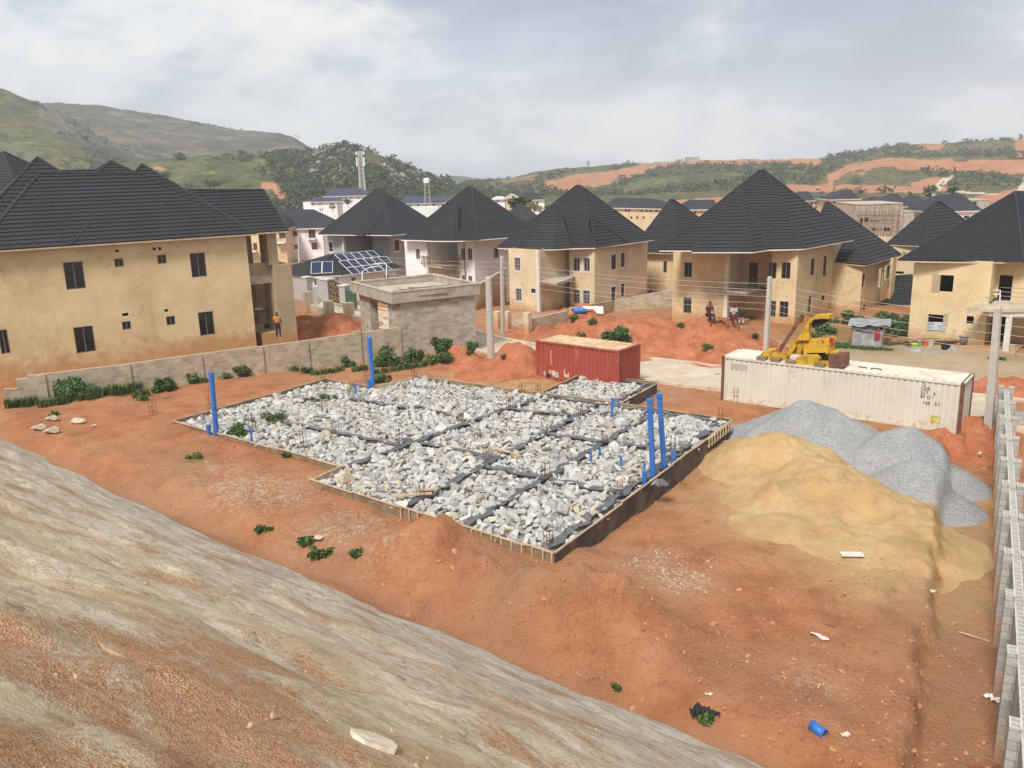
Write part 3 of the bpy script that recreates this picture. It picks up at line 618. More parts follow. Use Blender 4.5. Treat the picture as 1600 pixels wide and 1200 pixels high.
# ------------------------------------------------------------------ hills
def lerp_line(pts, x):
    p = np.array(pts, float); return np.interp(x, p[:, 0], p[:, 1])
def projv(P):
    d = P - np.array(CAMP); z = d @ np.array(_fw); z = np.where(np.abs(z) < 1e-3, 1e-3, z)
    return 800 + CF * (d @ np.array(_rt)) / z, 600 - CF * (d @ np.array(_up)) / z
HILLS = {}
def hill(name, sky, Rc, Rf, zfoot, rough, masks, pw=1.25, dpx=4., nk=64, crest=1.2):
    xs = np.arange(sky[0][0], sky[-1][0] + 1, dpx); ys = lerp_line(sky, xs)
    r0, u0, f0 = (np.array(v) for v in (_rt, _up, _fw))
    rays = ((xs - 800) / CF)[:, None] * r0 + ((600 - ys) / CF)[:, None] * u0 + f0
    rc = lerp_line(Rc, xs) if isinstance(Rc, list) else np.full(len(xs), float(Rc))
    rf = lerp_line(Rf, xs) if isinstance(Rf, list) else np.full(len(xs), float(Rf))
    zc = CH + rays[:, 2] * rc
    s = np.concatenate([np.linspace(0, 1, nk), np.array([1.05, 1.12, 1.25, 1.5, 1.9])])
    S_ = s[:, None]; rr = rf + (rc - rf) * S_
    X = rays[:, 0] * rr; Y = rays[:, 1] * rr
    prof = np.where(S_ <= 1, np.clip(S_, 0, 1) ** pw, np.maximum(-.2, 1 - (S_ - 1) ** 1.2 * 1.5))
    Zz = zfoot + (zc - zfoot) * prof
    n_ = fbm(X, Y, 1 / 70., 5, hash(len(name)) % 50); ed = np.clip(S_, 0, 1) * np.clip(1.02 - S_, 0, 1) * 4
    Zz = Zz + rough * n_ * np.clip(ed, 0, 1) + crest * fbm(X, Y, 1 / 9., 3, 3) * np.clip(S_ * 3, 0, 1) * .5
    V = np.stack([X, Y, Zz], 2).reshape(-1, 3); px, py = projv(V)
    at = {}
    for k in ('rock', 'earth', 'track'):
        a = np.zeros(len(V))
        for poly, val in masks.get(k, []): a = np.where(inpoly(px, py, poly), np.maximum(a, val), a)
        A2 = a.reshape(X.shape)
        if k != 'track': A2[1:-1, 1:-1] = (A2[1:-1, 1:-1] * 2 + A2[:-2, 1:-1] + A2[2:, 1:-1] + A2[1:-1, :-2] + A2[1:-1, 2:]) / 6
        at[k] = A2.ravel()
    o = npmesh(name, V, gridfaces(len(xs), len(s)), M['hill'], smooth=True, attrs=at); tag(o, kind='structure')
    HILLS[name] = (V, px, py, at, s.repeat(len(xs)))
    return o
BIG = 5000
hill('granite_hill', [(-400, 60), (-100, 128), (0, 150), (66, 160), (110, 161), (150, 163), (230, 176), (310, 192), (370, 204), (430, 208), (455, 214), (478, 226), (490, 236), (510, 252), (540, 275)], 760, 430, -4, 8,
     dict(rock=[([(-400, -100), (250, 170), (490, 200), (540, 300), (400, 238), (250, 255), (-400, 300)], 1.), ], earth=[([(250, 225), (320, 222), (330, 240), (250, 246)], .35)]), 1.0)
hill('grassy_hill', [(-400, 40), (-100, 105), (0, 138), (30, 150), (62, 162), (100, 182), (140, 204), (170, 220), (195, 236), (215, 248), (250, 262), (300, 285)], 540, 330, -2, 6,
     dict(rock=[([(60, 160), (110, 180), (215, 240), (235, 262), (150, 235), (60, 200)], .9), ([(0, 225), (60, 235), (60, 275), (0, 270)], .5)], earth=[]), 1.15)
hill('wooded_hill', [(-300, 290), (60, 275), (180, 255), (240, 250), (300, 244), (360, 243), (420, 240), (470, 238), (500, 234), (525, 229), (550, 228), (575, 234), (600, 245), (625, 256), (650, 266), (680, 278), (700, 284), (740, 294), (800, 310)], 440, 240, -4, 5,
     dict(rock=[([(478, 234), (555, 230), (560, 262), (520, 280), (480, 268)], .8), ([(600, 255), (700, 285), (690, 300), (600, 290)], .3)],
          earth=[([(405, 286), (425, 282), (445, 296), (452, 312), (436, 314), (428, 298), (406, 293)], .75), ([(240, 260), (265, 262), (262, 268), (240, 266)], .75), ([(275, 262), (330, 268), (350, 272), (330, 274), (275, 267)], .55)]), 1.1)
hill('blue_ridge', [(560, 292), (640, 281), (690, 275), (720, 275), (750, 279), (790, 288), (850, 300)], 1250, 900, -8, 6, dict(), 1., 6., 24)
hill('terraced_hill', [(690, 300), (740, 285), (765, 282), (800, 279), (830, 270), (870, 263), (920, 260), (970, 257), (1040, 253), (1110, 250), (1200, 249), (1285, 248), (1310, 243), (1350, 236), (1400, 228), (1440, 226), (1475, 225), (1540, 221), (1580, 217), (1640, 214), (1800, 206), (2100, 215)], 720, [(690, 420), (1100, 380), (1250, 300), (1700, 280), (2100, 280)], -5, 6,
     dict(earth=[([(850, 285), (900, 272), (950, 268), (1000, 258), (1010, 272), (940, 290), (880, 300), (860, 296)], .9), ([(1000, 250), (1290, 246), (1280, 256), (1180, 257), (1060, 256), (1000, 268)], 1.), ([(770, 284), (830, 272), (870, 268), (830, 284), (790, 294)], .45),
                 ([(1290, 275), (1330, 256), (1390, 246), (1450, 250), (1600, 250), (1800, 240), (1800, 262), (1600, 274), (1540, 270), (1460, 268), (1400, 262), (1330, 266), (1300, 285)], 1.),
                 ([(1225, 288), (1400, 290), (1460, 296), (1460, 302), (1230, 300)], 1.), ([(1420, 288), (1450, 276), (1480, 278), (1480, 300), (1440, 300)], 1.),
                 ([(1560, 300), (1800, 262), (1800, 330), (1500, 330), (1500, 312)], 1.), ([(1330, 268), (1400, 270), (1400, 275), (1330, 272)], .8), ([(1432, 226), (1476, 225), (1470, 234), (1432, 233)], 1.), ([(1582, 216), (1700, 212), (1700, 245), (1590, 246)], 1.),
                 ([(1000, 316), (1240, 300), (1240, 312), (1000, 324)], .8)],
          track=[([(1476, 276), (1490, 275), (1462, 306), (1440, 306)], 1.), ([(1588, 300), (1606, 268), (1640, 262), (1640, 330), (1592, 330)], 1.), ([(1490, 297), (1560, 302), (1560, 306), (1490, 301)], .7)]), 1.05, 4., 90)
def leafcloud(cent, rad, nleaf, size, flat=.8, seed=1):
    """quads scattered through blobs: cent (n,3), rad (n,) -> verts, faces"""
    g = np.random.default_rng(seed); n = len(cent)
    c = np.repeat(np.asarray(cent, float), nleaf, 0); r = np.repeat(np.asarray(rad, float), nleaf)
    d = g.normal(size=(n * nleaf, 3)); d /= np.linalg.norm(d, axis=1)[:, None]
    rr = r * g.uniform(.35, 1.08, n * nleaf) ** .6
    p = c + d * rr[:, None] * np.array([1, 1, flat])
    s = (np.repeat(np.asarray(size, float), nleaf) if np.ndim(size) else np.full(n * nleaf, size)) * g.uniform(.6, 1.3, n * nleaf)
    a = g.normal(size=(n * nleaf, 3)); a[:, 2] *= .6; a /= np.linalg.norm(a, axis=1)[:, None]
    b = np.cross(a, d + g.normal(size=d.shape) * .5); b /= np.linalg.norm(b, axis=1)[:, None] + 1e-9
    a *= s[:, None]; b *= s[:, None] * .55
    V = np.stack([p - a, p + b * .9 - a * .1, p + a, p - b * .9 + a * .1], 1).reshape(-1, 3)
    return V, np.arange(n * nleaf * 4).reshape(-1, 4)
def scatter(name, hillname, n, dens, rad, nleaf, mat, seed, clump=1 / 25., thr=-.1):
    V, px, py, at, s = HILLS[hillname]; g = np.random.default_rng(seed)
    ok = (px > -60) & (px < 1660) & (s < 1.01) & dens(px, py, at, s)
    ok &= fbm(V[:, 0], V[:, 1], clump, 3, seed) > thr
    idx = np.where(ok)[0]
    if len(idx) == 0: return
    pick = g.choice(idx, min(n, len(idx)), replace=False)
    c = V[pick] + g.normal(size=(len(pick), 3)) * np.array([1.5, 1.5, 0]); r = g.uniform(rad[0], rad[1], len(pick)) * g.uniform(.6, 1, len(pick))
    c[:, 2] += r * .55
    v, f = leafcloud(c, r, nleaf, r * .38, .75, seed)
    o = npmesh(name, v, f, mat); tag(o, kind='stuff'); return o
scatter('scrub_foliage', 'wooded_hill', 3000, lambda x, y, a, s: (s > .1) & (a['earth'] < .3) & (x > 430), (.9, 2.6), 22, M['scrub'], 3, 1 / 30., -.7)
scatter('scrub_foliage', 'wooded_hill', 800, lambda x, y, a, s: (s > .1) & (a['earth'] < .3) & (x < 440), (.8, 2.4), 26, M['scrub'], 4, 1 / 40., .15)
scatter('scrub_foliage', 'granite_hill', 900, lambda x, y, a, s: (s > .1), (.7, 2.0), 16, M['scrub'], 5, 1 / 60., .05)
scatter('scrub_foliage', 'grassy_hill', 900, lambda x, y, a, s: (s > .1), (.7, 2.2), 18, M['scrub'], 6, 1 / 50., .0)
scatter('scrub_foliage', 'terraced_hill', 2400, lambda x, y, a, s: (s > .15) & (a['earth'] < .25) & (a['track'] < .2), (.9, 3.4), 20, M['scrub'], 7, 1 / 60., -.15)
# boulders on the wooded hill
def rock_variants(k, seed, sub=1, flat=.7):
    out = []; g = np.random.default_rng(seed)
    for i in range(k):
        bm = bmesh.new(); bmesh.ops.create_icosphere(bm, subdivisions=sub, radius=1.)
        v = np.array([x.co[:] for x in bm.verts]); f = np.array([[w.index for w in q.verts] for q in bm.faces]); bm.free()
        sc_ = np.array([1.15, .9, flat]) * g.uniform(.8, 1.2, 3)
        for _ in range(11):                                   # chop with random planes: broken faces, sharp edges
            n = g.normal(size=3); n /= np.linalg.norm(n); d = g.uniform(.34, .70); k_ = v @ n
            v = v - np.where(k_ > d, k_ - d, 0)[:, None] * n
        out.append((v * sc_, f))
    return out
RV = rock_variants(12, 5, 2, .52)
def rocks_mesh(name, P, size, seed, mat, var=RV, tilt=.5):
    g = np.random.default_rng(seed); vs = []; fs = []; b = 0
    for p, s in zip(P, size):
        v, f = var[g.integers(len(var))]
        e = Euler((g.normal() * tilt, g.normal() * tilt, g.uniform(0, 6.28))).to_matrix(); q = (v * s) @ np.array(e).T + p
        vs.append(q); fs.append(f + b); b += len(v)
    return npmesh(name, np.concatenate(vs), np.concatenate(fs), mat)
RVL = rock_variants(6, 9, 1)
V, px, py, at, s = HILLS['wooded_hill']; g = np.random.default_rng(12)
idx = np.where((at['rock'] > .25) & (s < 1.005) & (s > .2))[0]; pick = g.choice(idx, min(520, len(idx)), replace=False)
tag(rocks_mesh('hillside_rubble', V[pick] + g.normal(size=(len(pick), 3)) * np.array([2, 2, .1]), g.uniform(.5, 2.0, len(pick)), 4, M['boulder'], RVL), kind='stuff')
# ------------------------------------------------------------------ building kit
def wallface(mb, A, B, z0, z1, ops=(), depth=.18):
    """upright wall A->B (outside on the right hand), with real openings and their reveals"""
    A = Vector((A[0], A[1])); B = Vector((B[0], B[1])); d = B - A; l = d.length; d /= l; n = Vector((d.y, -d.x))
    us = sorted({0., l} | {min(max(o[i], 0), l) for o in ops for i in (0, 1)}); zs_ = sorted({z0, z1} | {min(max(o[i], z0), z1) for o in ops for i in (2, 3)})
    P = lambda u, z, k=0.: (A.x + d.x * u - n.x * k, A.y + d.y * u - n.y * k, z)
    for i in range(len(us) - 1):
        for j in range(len(zs_) - 1):
            um, zm = (us[i] + us[i + 1]) / 2, (zs_[j] + zs_[j + 1]) / 2
            if any(o[0] < um < o[1] and o[2] < zm < o[3] for o in ops): continue
            mb.add([P(us[i], zs_[j]), P(us[i + 1], zs_[j]), P(us[i + 1], zs_[j + 1]), P(us[i], zs_[j + 1])], [(0, 1, 2, 3)])
    for u0, u1, a, b in ops:
        mb.add([P(u0, a), P(u1, a), P(u1, b), P(u0, b), P(u0, a, depth), P(u1, a, depth), P(u1, b, depth), P(u0, b, depth)],
               [(0, 4, 5, 1), (1, 5, 6, 2), (2, 6, 7, 3), (3, 7, 4, 0)])
def op_px(A, B, r):
    """photo rectangle -> opening (u0, u1, z0, z1) on wall A->B"""
    x0, y0, x1, y1 = r; ym, xm = (y0 + y1) / 2, (x0 + x1) / 2
    A2 = Vector((A[0], A[1])); d = (Vector((B[0], B[1])) - A2).normalized()
    u = sorted((hit(x, ym, A, B).xy - A2).dot(d) for x in (x0, x1)); z = sorted(hit(xm, y, A, B).z for y in (y0, y1))
    return (u[0], u[1], z[0], z[1])
def window(parent, A, B, o, style='slide', fm='frame', surround=None, deep=.10):
    A = Vector((A[0], A[1])); d = (Vector((B[0], B[1])) - A).normalized(); n = Vector((d.y, -d.x)); u0, u1, z0, z1 = o
    P = lambda u, z, k: Vector((A.x + d.x * u - n.x * k, A.y + d.y * u - n.y * k, z))
    if style == 'hole': return None
    w = .055; mb = MB(); up = (0, 0, 1)
    def rail(ua, za, ub, zb, t=w, dep=deep, k=.07): mb.bar(P(ua, za, dep), P(ub, zb, dep), t if ua != ub else t, k, up=(0, 0, 1) if ua != ub else (n.x, n.y, 0))
    def vbar(u, za, zb, t=w, dep=deep, th=.07):
        mb.add([P(u + a, z, dep + k) for z in (za, zb) for a, k in ((-t / 2, -th / 2), (t / 2, -th / 2), (t / 2, th / 2), (-t / 2, th / 2))],
               [(3, 2, 1, 0), (4, 5, 6, 7), (0, 1, 5, 4), (1, 2, 6, 5), (2, 3, 7, 6), (3, 0, 4, 7)])
    def hbar(z, ua, ub, t=w, dep=deep, th=.07):
        mb.add([P(u, z + a, dep + k) for u in (ua, ub) for a, k in ((-t / 2, -th / 2), (t / 2, -th / 2), (t / 2, th / 2), (-t / 2, th / 2))],
               [(0, 1, 2, 3), (7, 6, 5, 4), (0, 4, 5, 1), (1, 5, 6, 2), (2, 6, 7, 3), (3, 7, 4, 0)])
    e = w / 2
    hbar(z0 + e, u0, u1); hbar(z1 - e, u0, u1); vbar(u0 + e, z0 + w, z1 - w); vbar(u1 - e, z0 + w, z1 - w)
    if style in ('slide', 'bars'): vbar((u0 + u1) / 2, z0 + w, z1 - w, .07)
    if style == 'bars':
        k = 4
        for i in range(1, k): hbar(z0 + (z1 - z0) * i / k, u0 + w, u1 - w, .03, deep - .05, .02)
        for i in (1, 3): vbar(u0 + (u1 - u0) * i / 4, z0 + w, z1 - w, .025, deep - .053, .02)
    if style == 'door': hbar(z0 + (z1 - z0) * .8, u0 + w, u1 - w, .05)
    f = mb.build('door' if style == 'door' else 'window', M[fm], parent)
    g_ = MB(); dd = deep + .035
    g_.add([P(u0 + .01, z0 + .01, dd), P(u1 - .01, z0 + .01, dd), P(u1 - .01, z1 - .01, dd), P(u0 + .01, z1 - .01, dd),
            P(u0 + .01, z0 + .01, dd + .02), P(u1 - .01, z0 + .01, dd + .02), P(u1 - .01, z1 - .01, dd + .02), P(u0 + .01, z1 - .01, dd + .02)],
           [(0, 1, 2, 3), (7, 6, 5, 4), (0, 4, 5, 1), (1, 5, 6, 2), (2, 6, 7, 3), (3, 7, 4, 0)])
    g_.build('panel' if style == 'door' else 'pane', M['door' if style == 'door' else 'glass'], f)
    if surround:
        s = MB(); t = .13; k = -.025
        for (ua, ub, za, zb) in ((u0 - t, u1 + t, z1, z1 + t), (u0 - t, u1 + t, z0 - t * 1.3, z0), (u0 - t, u0, z0, z1), (u1, u1 + t, z0, z1)):
            vs = [P(u, z, kk) for kk in (k, .02) for u, z in ((ua, za), (ub, za), (ub, zb), (ua, zb))]
            s.add(vs, [(0, 1, 2, 3), (7, 6, 5, 4), (0, 4, 5, 1), (1, 5, 6, 2), (2, 6, 7, 3), (3, 7, 4, 0)])
        s.build('surround', M[surround], f)
    return f
def clipz(poly, z, keep_above):
    out = []; n = len(poly)
    for i in range(n):
        a, b = poly[i], poly[(i + 1) % n]; ia = (a.z >= z) == keep_above or abs(a.z - z) < 1e-6; ib = (b.z >= z) == keep_above or abs(b.z - z) < 1e-6
        if ia: out.append(a)
        if ia != ib and abs(b.z - a.z) > 1e-9:
            t = (z - a.z) / (b.z - a.z); out.append(a + (b - a) * t)
    return out
def roofface(mb, poly, step=.38, lift=.058):
    """a pitched face laid in stepped courses of tiles"""
    poly = [Vector(p) for p in poly]
    n = Vector((0, 0, 0))
    for i in range(1, len(poly) - 1): n += (poly[i] - poly[0]).cross(poly[i + 1] - poly[0])
    if n.length < 1e-6: return
    n.normalize()
    if n.z < 0: n = -n; poly = poly[::-1]
    zs_ = [p.z for p in poly]; z0, z1 = min(zs_), max(zs_); sl_ = math.sqrt(max(1e-4, 1 - n.z ** 2)); dz = step * sl_
    k = max(1, int(round((z1 - z0) / dz))); dz = (z1 - z0) / k
    for i in range(k):
        a, b = z0 + i * dz, z0 + (i + 1) * dz
        q = clipz(clipz(poly, a, True), b, False); r = []
        for p in q:
            if not r or (p - r[-1]).length > 1e-4: r.append(p)
        if len(r) > 1 and (r[0] - r[-1]).length < 1e-4: r.pop()
        if len(r) < 3: continue
        o = [p + n * (lift * (1 - (p.z - a) / dz)) for p in r]
        mb.add(o, [tuple(range(len(o)))])
        for j in range(len(r)):
            p, p2 = r[j], r[(j + 1) % len(r)]
            if abs(p.z - a) < 1e-3 and abs(p2.z - a) < 1e-3 and (p - p2).length > .02:
                s, s2 = p + n * lift, p2 + n * lift
                mb.add([p - n * .01, p2 - n * .01, s2, s], [(0, 1, 2, 3)])
def caps(mb, edges, r=.085):
    for a, b in edges: mb.tube([Vector(a) + Vector((0, 0, .03)), Vector(b) + Vector((0, 0, .03))], r, 6)
def fan(mb, apex, eaves, step=.38, lift=.058, cap=True, closed=True):
    """hipped roof: eave chain rising to one point or to a short ridge (A1, A2)"""
    A = [Vector(a) for a in (apex if isinstance(apex, (list, tuple)) and not isinstance(apex, Vector) else [apex])]
    n = len(eaves); rng = range(n if closed else n - 1)
    near = lambda p: min(A, key=lambda q: (q.xy - Vector(p).xy).length)
    for i in rng:
        p, q = Vector(eaves[i]), Vector(eaves[(i + 1) % n]); a, b = near(p), near(q)
        roofface(mb, [p, q, b] if a is b else [p, q, b, a], step, lift)
        if cap: caps(mb, [(p, a)])
    if cap and len(A) > 1: caps(mb, [(A[0], A[1])])
def eaves_trim(parent, chain, z, mat='fascia', h=.16, closed=False, soffit=True):
    mb = MB(); n = len(chain)
    for i in range(n if closed else n - 1):
        p, q = Vector(chain[i]), Vector(chain[(i + 1) % n]); mb.bar((p.x, p.y, z - h / 2 - .012), (q.x, q.y, z - h / 2 - .012), .04, h * .6)
    mb.build('fascia', M[mat], parent)
def poly_ccw(P):
    a = sum(P[i][0] * P[(i + 1) % len(P)][1] - P[(i + 1) % len(P)][0] * P[i][1] for i in range(len(P)))
    return P if a > 0 else P[::-1]
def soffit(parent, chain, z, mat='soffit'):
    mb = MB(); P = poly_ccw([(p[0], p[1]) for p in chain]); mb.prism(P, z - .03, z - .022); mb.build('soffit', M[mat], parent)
def house_walls(parent, segs, mat, name='wall'):
    """segs: (A, B, z0, z1, [(photo rectangle, style)...]) -> one wall mesh, windows and doors as parts"""
    mb = MB(); jobs = []
    for A, B, z0, z1, wins in segs:
        ops = [(op_px(A, B, w[0]), w[1], w[2] if len(w) > 2 else {}) for w in wins]
        wallface(mb, A, B, z0, z1, [o[0] for o in ops]); jobs += [(A, B) + o for o in ops]
    mb.build(name, M[mat], parent)
    for A, B, o, st, kw in jobs: window(parent, A, B, o, st, **kw)
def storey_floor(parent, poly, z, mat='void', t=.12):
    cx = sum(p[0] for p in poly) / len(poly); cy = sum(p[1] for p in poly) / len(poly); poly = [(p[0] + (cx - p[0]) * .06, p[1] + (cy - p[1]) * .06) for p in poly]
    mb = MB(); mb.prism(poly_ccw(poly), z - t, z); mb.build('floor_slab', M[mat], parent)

# ------------------------------------------------------------------ the big ochre house behind the fence
A0 = G(40, 576, 1.75); A1 = G(400, 527, 1.8); dA = (A1.xy - A0.xy).normalized(); nA = Vector((-dA.y, dA.x))      # nA: inwards
h = thing('ochre_house', (A1.x, A1.y, 1.5), 'big unfinished ochre house with long stained wall behind the block fence', 'house')
zeA = hit(390, 363, A0, A1).z
AL = A0.xy - dA * 9
wl = [((101, 409, 132, 452), 'slide'), ((179, 404, 193, 417), 'slide'), ((246, 398, 260, 412), 'slide'), ((298, 395, 322, 433), 'slide'),
      ((117, 510, 148, 551), 'slide'), ((191, 502, 205, 515), 'slide'), ((260, 494, 274, 508), 'slide'), ((311, 487, 335, 524), 'slide'), ((-1, 515, 14, 553), 'slide'),
      ((180, 390, 186, 394), 'hole'), ((238, 387, 244, 391), 'hole'), ((247.5, 386, 252, 391), 'hole'), ((191, 489, 201, 494), 'hole'), ((257, 483, 263, 487.5), 'hole')]
wB = (A1.xy + nA * 10.5); wBL = AL + nA * 10.5
wl = [w + (({'surround': 'batten'},) if False else ()) for w in wl]
house_walls(h, [(AL, A1.xy, .6, zeA, wl), (A1.xy, wB, .6, zeA, []), (wB, wBL, .6, zeA, []), (wBL, AL, .6, zeA, [])], 'yellow')
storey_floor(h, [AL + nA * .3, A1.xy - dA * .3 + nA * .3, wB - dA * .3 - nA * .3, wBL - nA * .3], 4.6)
# roof
mb = MB()
def onA(px, py, off): return hit(px, py, A0, A1, off)
rl, rr_ = onA(63, 271, 5.2), onA(214, 271, 5.2)
eL = onA(-40, 386.5, -.55); eR = onA(399, 359.5, -.55)
eL.z = eR.z = zeA - .05
apx = onA(222, 257, 6.2)
roofface(mb, [eL, eR, rr_, rl])
backR = Vector((eR.x, eR.y, zeA - .05)) + Vector((nA.x, nA.y, 0)) * 12; backL = Vector((eL.x, eL.y, zeA - .05)) + Vector((nA.x, nA.y, 0)) * 12
fan(mb, apx, [onA(90, 378, -.5).lerp(eR, 0) if False else Vector((*(eR.xy - dA * 11.5), eR.z + .004)), eR + Vector((0, 0, .004)), backR, backL.lerp(backR, .45)])
roofface(mb, [backR, backL, rl, rr_]); roofface(mb, [backL, eL, rl]); roofface(mb, [eR, backR, rr_])
caps(mb, [(eL, rl), (rl, rr_)])
# rear hips that rise above the main ridge
def peak(px, py, off, half, dz):
    a = onA(px, py, off); q = []
    for i, j in ((-1, -1), (1, -1), (1, 1), (-1, 1)):
        v = a.xy + dA * (i * half) + nA * (j * half); q.append(Vector((v.x, v.y, a.z - dz)))
    fan(mb, a, q)
    return a
peak(59, 246.5, 8.5, 5.2, 4.6); peak(174, 252.5, 9.5, 2.6, 1.7)
r1, r2 = onA(88, 265, 9.), onA(150, 265, 9.); 
roofface(mb, [onA(70, 300, 5.), onA(190, 300, 5.), r2, r1])
mb.build('roof', M['roof'], h)
eaves_trim(h, [eL, eR], zeA - .05)
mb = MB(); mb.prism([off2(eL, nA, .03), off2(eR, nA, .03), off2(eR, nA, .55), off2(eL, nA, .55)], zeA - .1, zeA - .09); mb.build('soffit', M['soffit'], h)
# portico at the right end
pc = MB()
def colA(px0, px1, off, z0, z1, depth=.55):
    a, b = hit(px0, 480, A0, A1, off), hit(px1, 480, A0, A1, off); q = [a.xy, b.xy, b.xy + nA * depth, a.xy + nA * depth]
    o = MB(); o.prism(q, z0, z1); return o
zb = hit(446, 413, A0, A1, 0).z; zt = zeA - .12; zs1 = hit(400, 431, A0, A1, .9).z; zs0 = hit(400, 444, A0, A1, .9).z
colA(434, 461, 0., .4, zb, 2.6).build('pier', M['conc'], h)
colA(427, 442, .3, zb, zt, 1.7).build('column', M['conc'], h); colA(391, 403, 2.4, zs1 - .1, zt, 1.4).build('column', M['conc'], h)
colA(402, 420, 4.2, .6, zs0, 1.6).build('column', M['conc'], h)
b_ = MB(); a, b = hit(383, 420, A0, A1, .9), hit(434, 420, A0, A1, .9)
b_.prism([a.xy, b.xy, b.xy + nA * .18, a.xy + nA * .18], zs1, hit(410, 410, A0, A1, .9).z); b_.build('parapet', M['conc'], h)
b_ = MB(); b_.prism([a.xy - nA * .1, b.xy - nA * .1, b.xy + nA * 4, a.xy + nA * 4], zs0, zs1 - .003); b_.build('balcony_slab', M['lslab'], h)
b_ = MB(); b_.bar((*(a.xy - dA * .1 - nA * .0), zt + .1), (*(hit(442, 420, A0, A1, .9).xy), zt + .1), .3, .35); b_.build('beam', M['conc'], h)
a, b = hit(398, 420, A0, A1, .2), hit(436, 420, A0, A1, .2); b_ = MB(); b_.prism([a.xy + dA * .05, b.xy, b.xy + nA * 6, a.xy + nA * 6 + dA * .05], .6, 1.95); b_.build('porch_floor', M['conc'], h)
mb = MB(); pe0 = onA(396, 361.5, -.3); pe1 = onA(450, 356.5, -.3); pe0.z = pe1.z = zeA - .02
pr0, pr1 = onA(292, 297.5, 4.2), onA(412, 297.5, 4.2); pb0 = pe0 + Vector((nA.x, nA.y, 0)) * 9; pb1 = pe1 + Vector((nA.x, nA.y, 0)) * 9
pl = pe0 - Vector((dA.x, dA.y, 0)) * 8
roofface(mb, [pl, pe1, pr1, pr0]); roofface(mb, [pe1, pb1, pr1]); roofface(mb, [pb1, pb0, pr0, pr1]); caps(mb, [(pe1, pr1), (pr0, pr1)])
mb.build('portico_roof', M['roof'], h); eaves_trim(h, [pe0 + Vector((dA.x, dA.y, 0)) * .05, pe1, pb1], zeA - .02)
mb = MB(); mb.prism([pe0.xy, pe1.xy, pb1.xy, pb0.xy], zeA - .07, zeA - .05); mb.build('soffit', M['soffit'], h)
# roof of the neighbour beyond it
t2 = thing('neighbour_house', (-62, 85, 2), 'black tiled roof peeping over the far left end of the ochre house', 'house')
mb = MB(); a = D(5, 237, 88); fan(mb, a, [a + Vector((x, y, -5.5)) for x, y in ((-7, -5), (5.2, -7), (8, 6), (-5, 8))]); mb.build('roof', M['roof'], t2)
mb = MB(); mb.prism([(a.x - 5.5, a.y - 4.4), (a.x + 4.4, a.y - 5.6), (a.x + 6.3, a.y + 5), (a.x - 4, a.y + 6.4)], 1, a.z - 5.4); mb.build('wall', M['yellow'], t2)

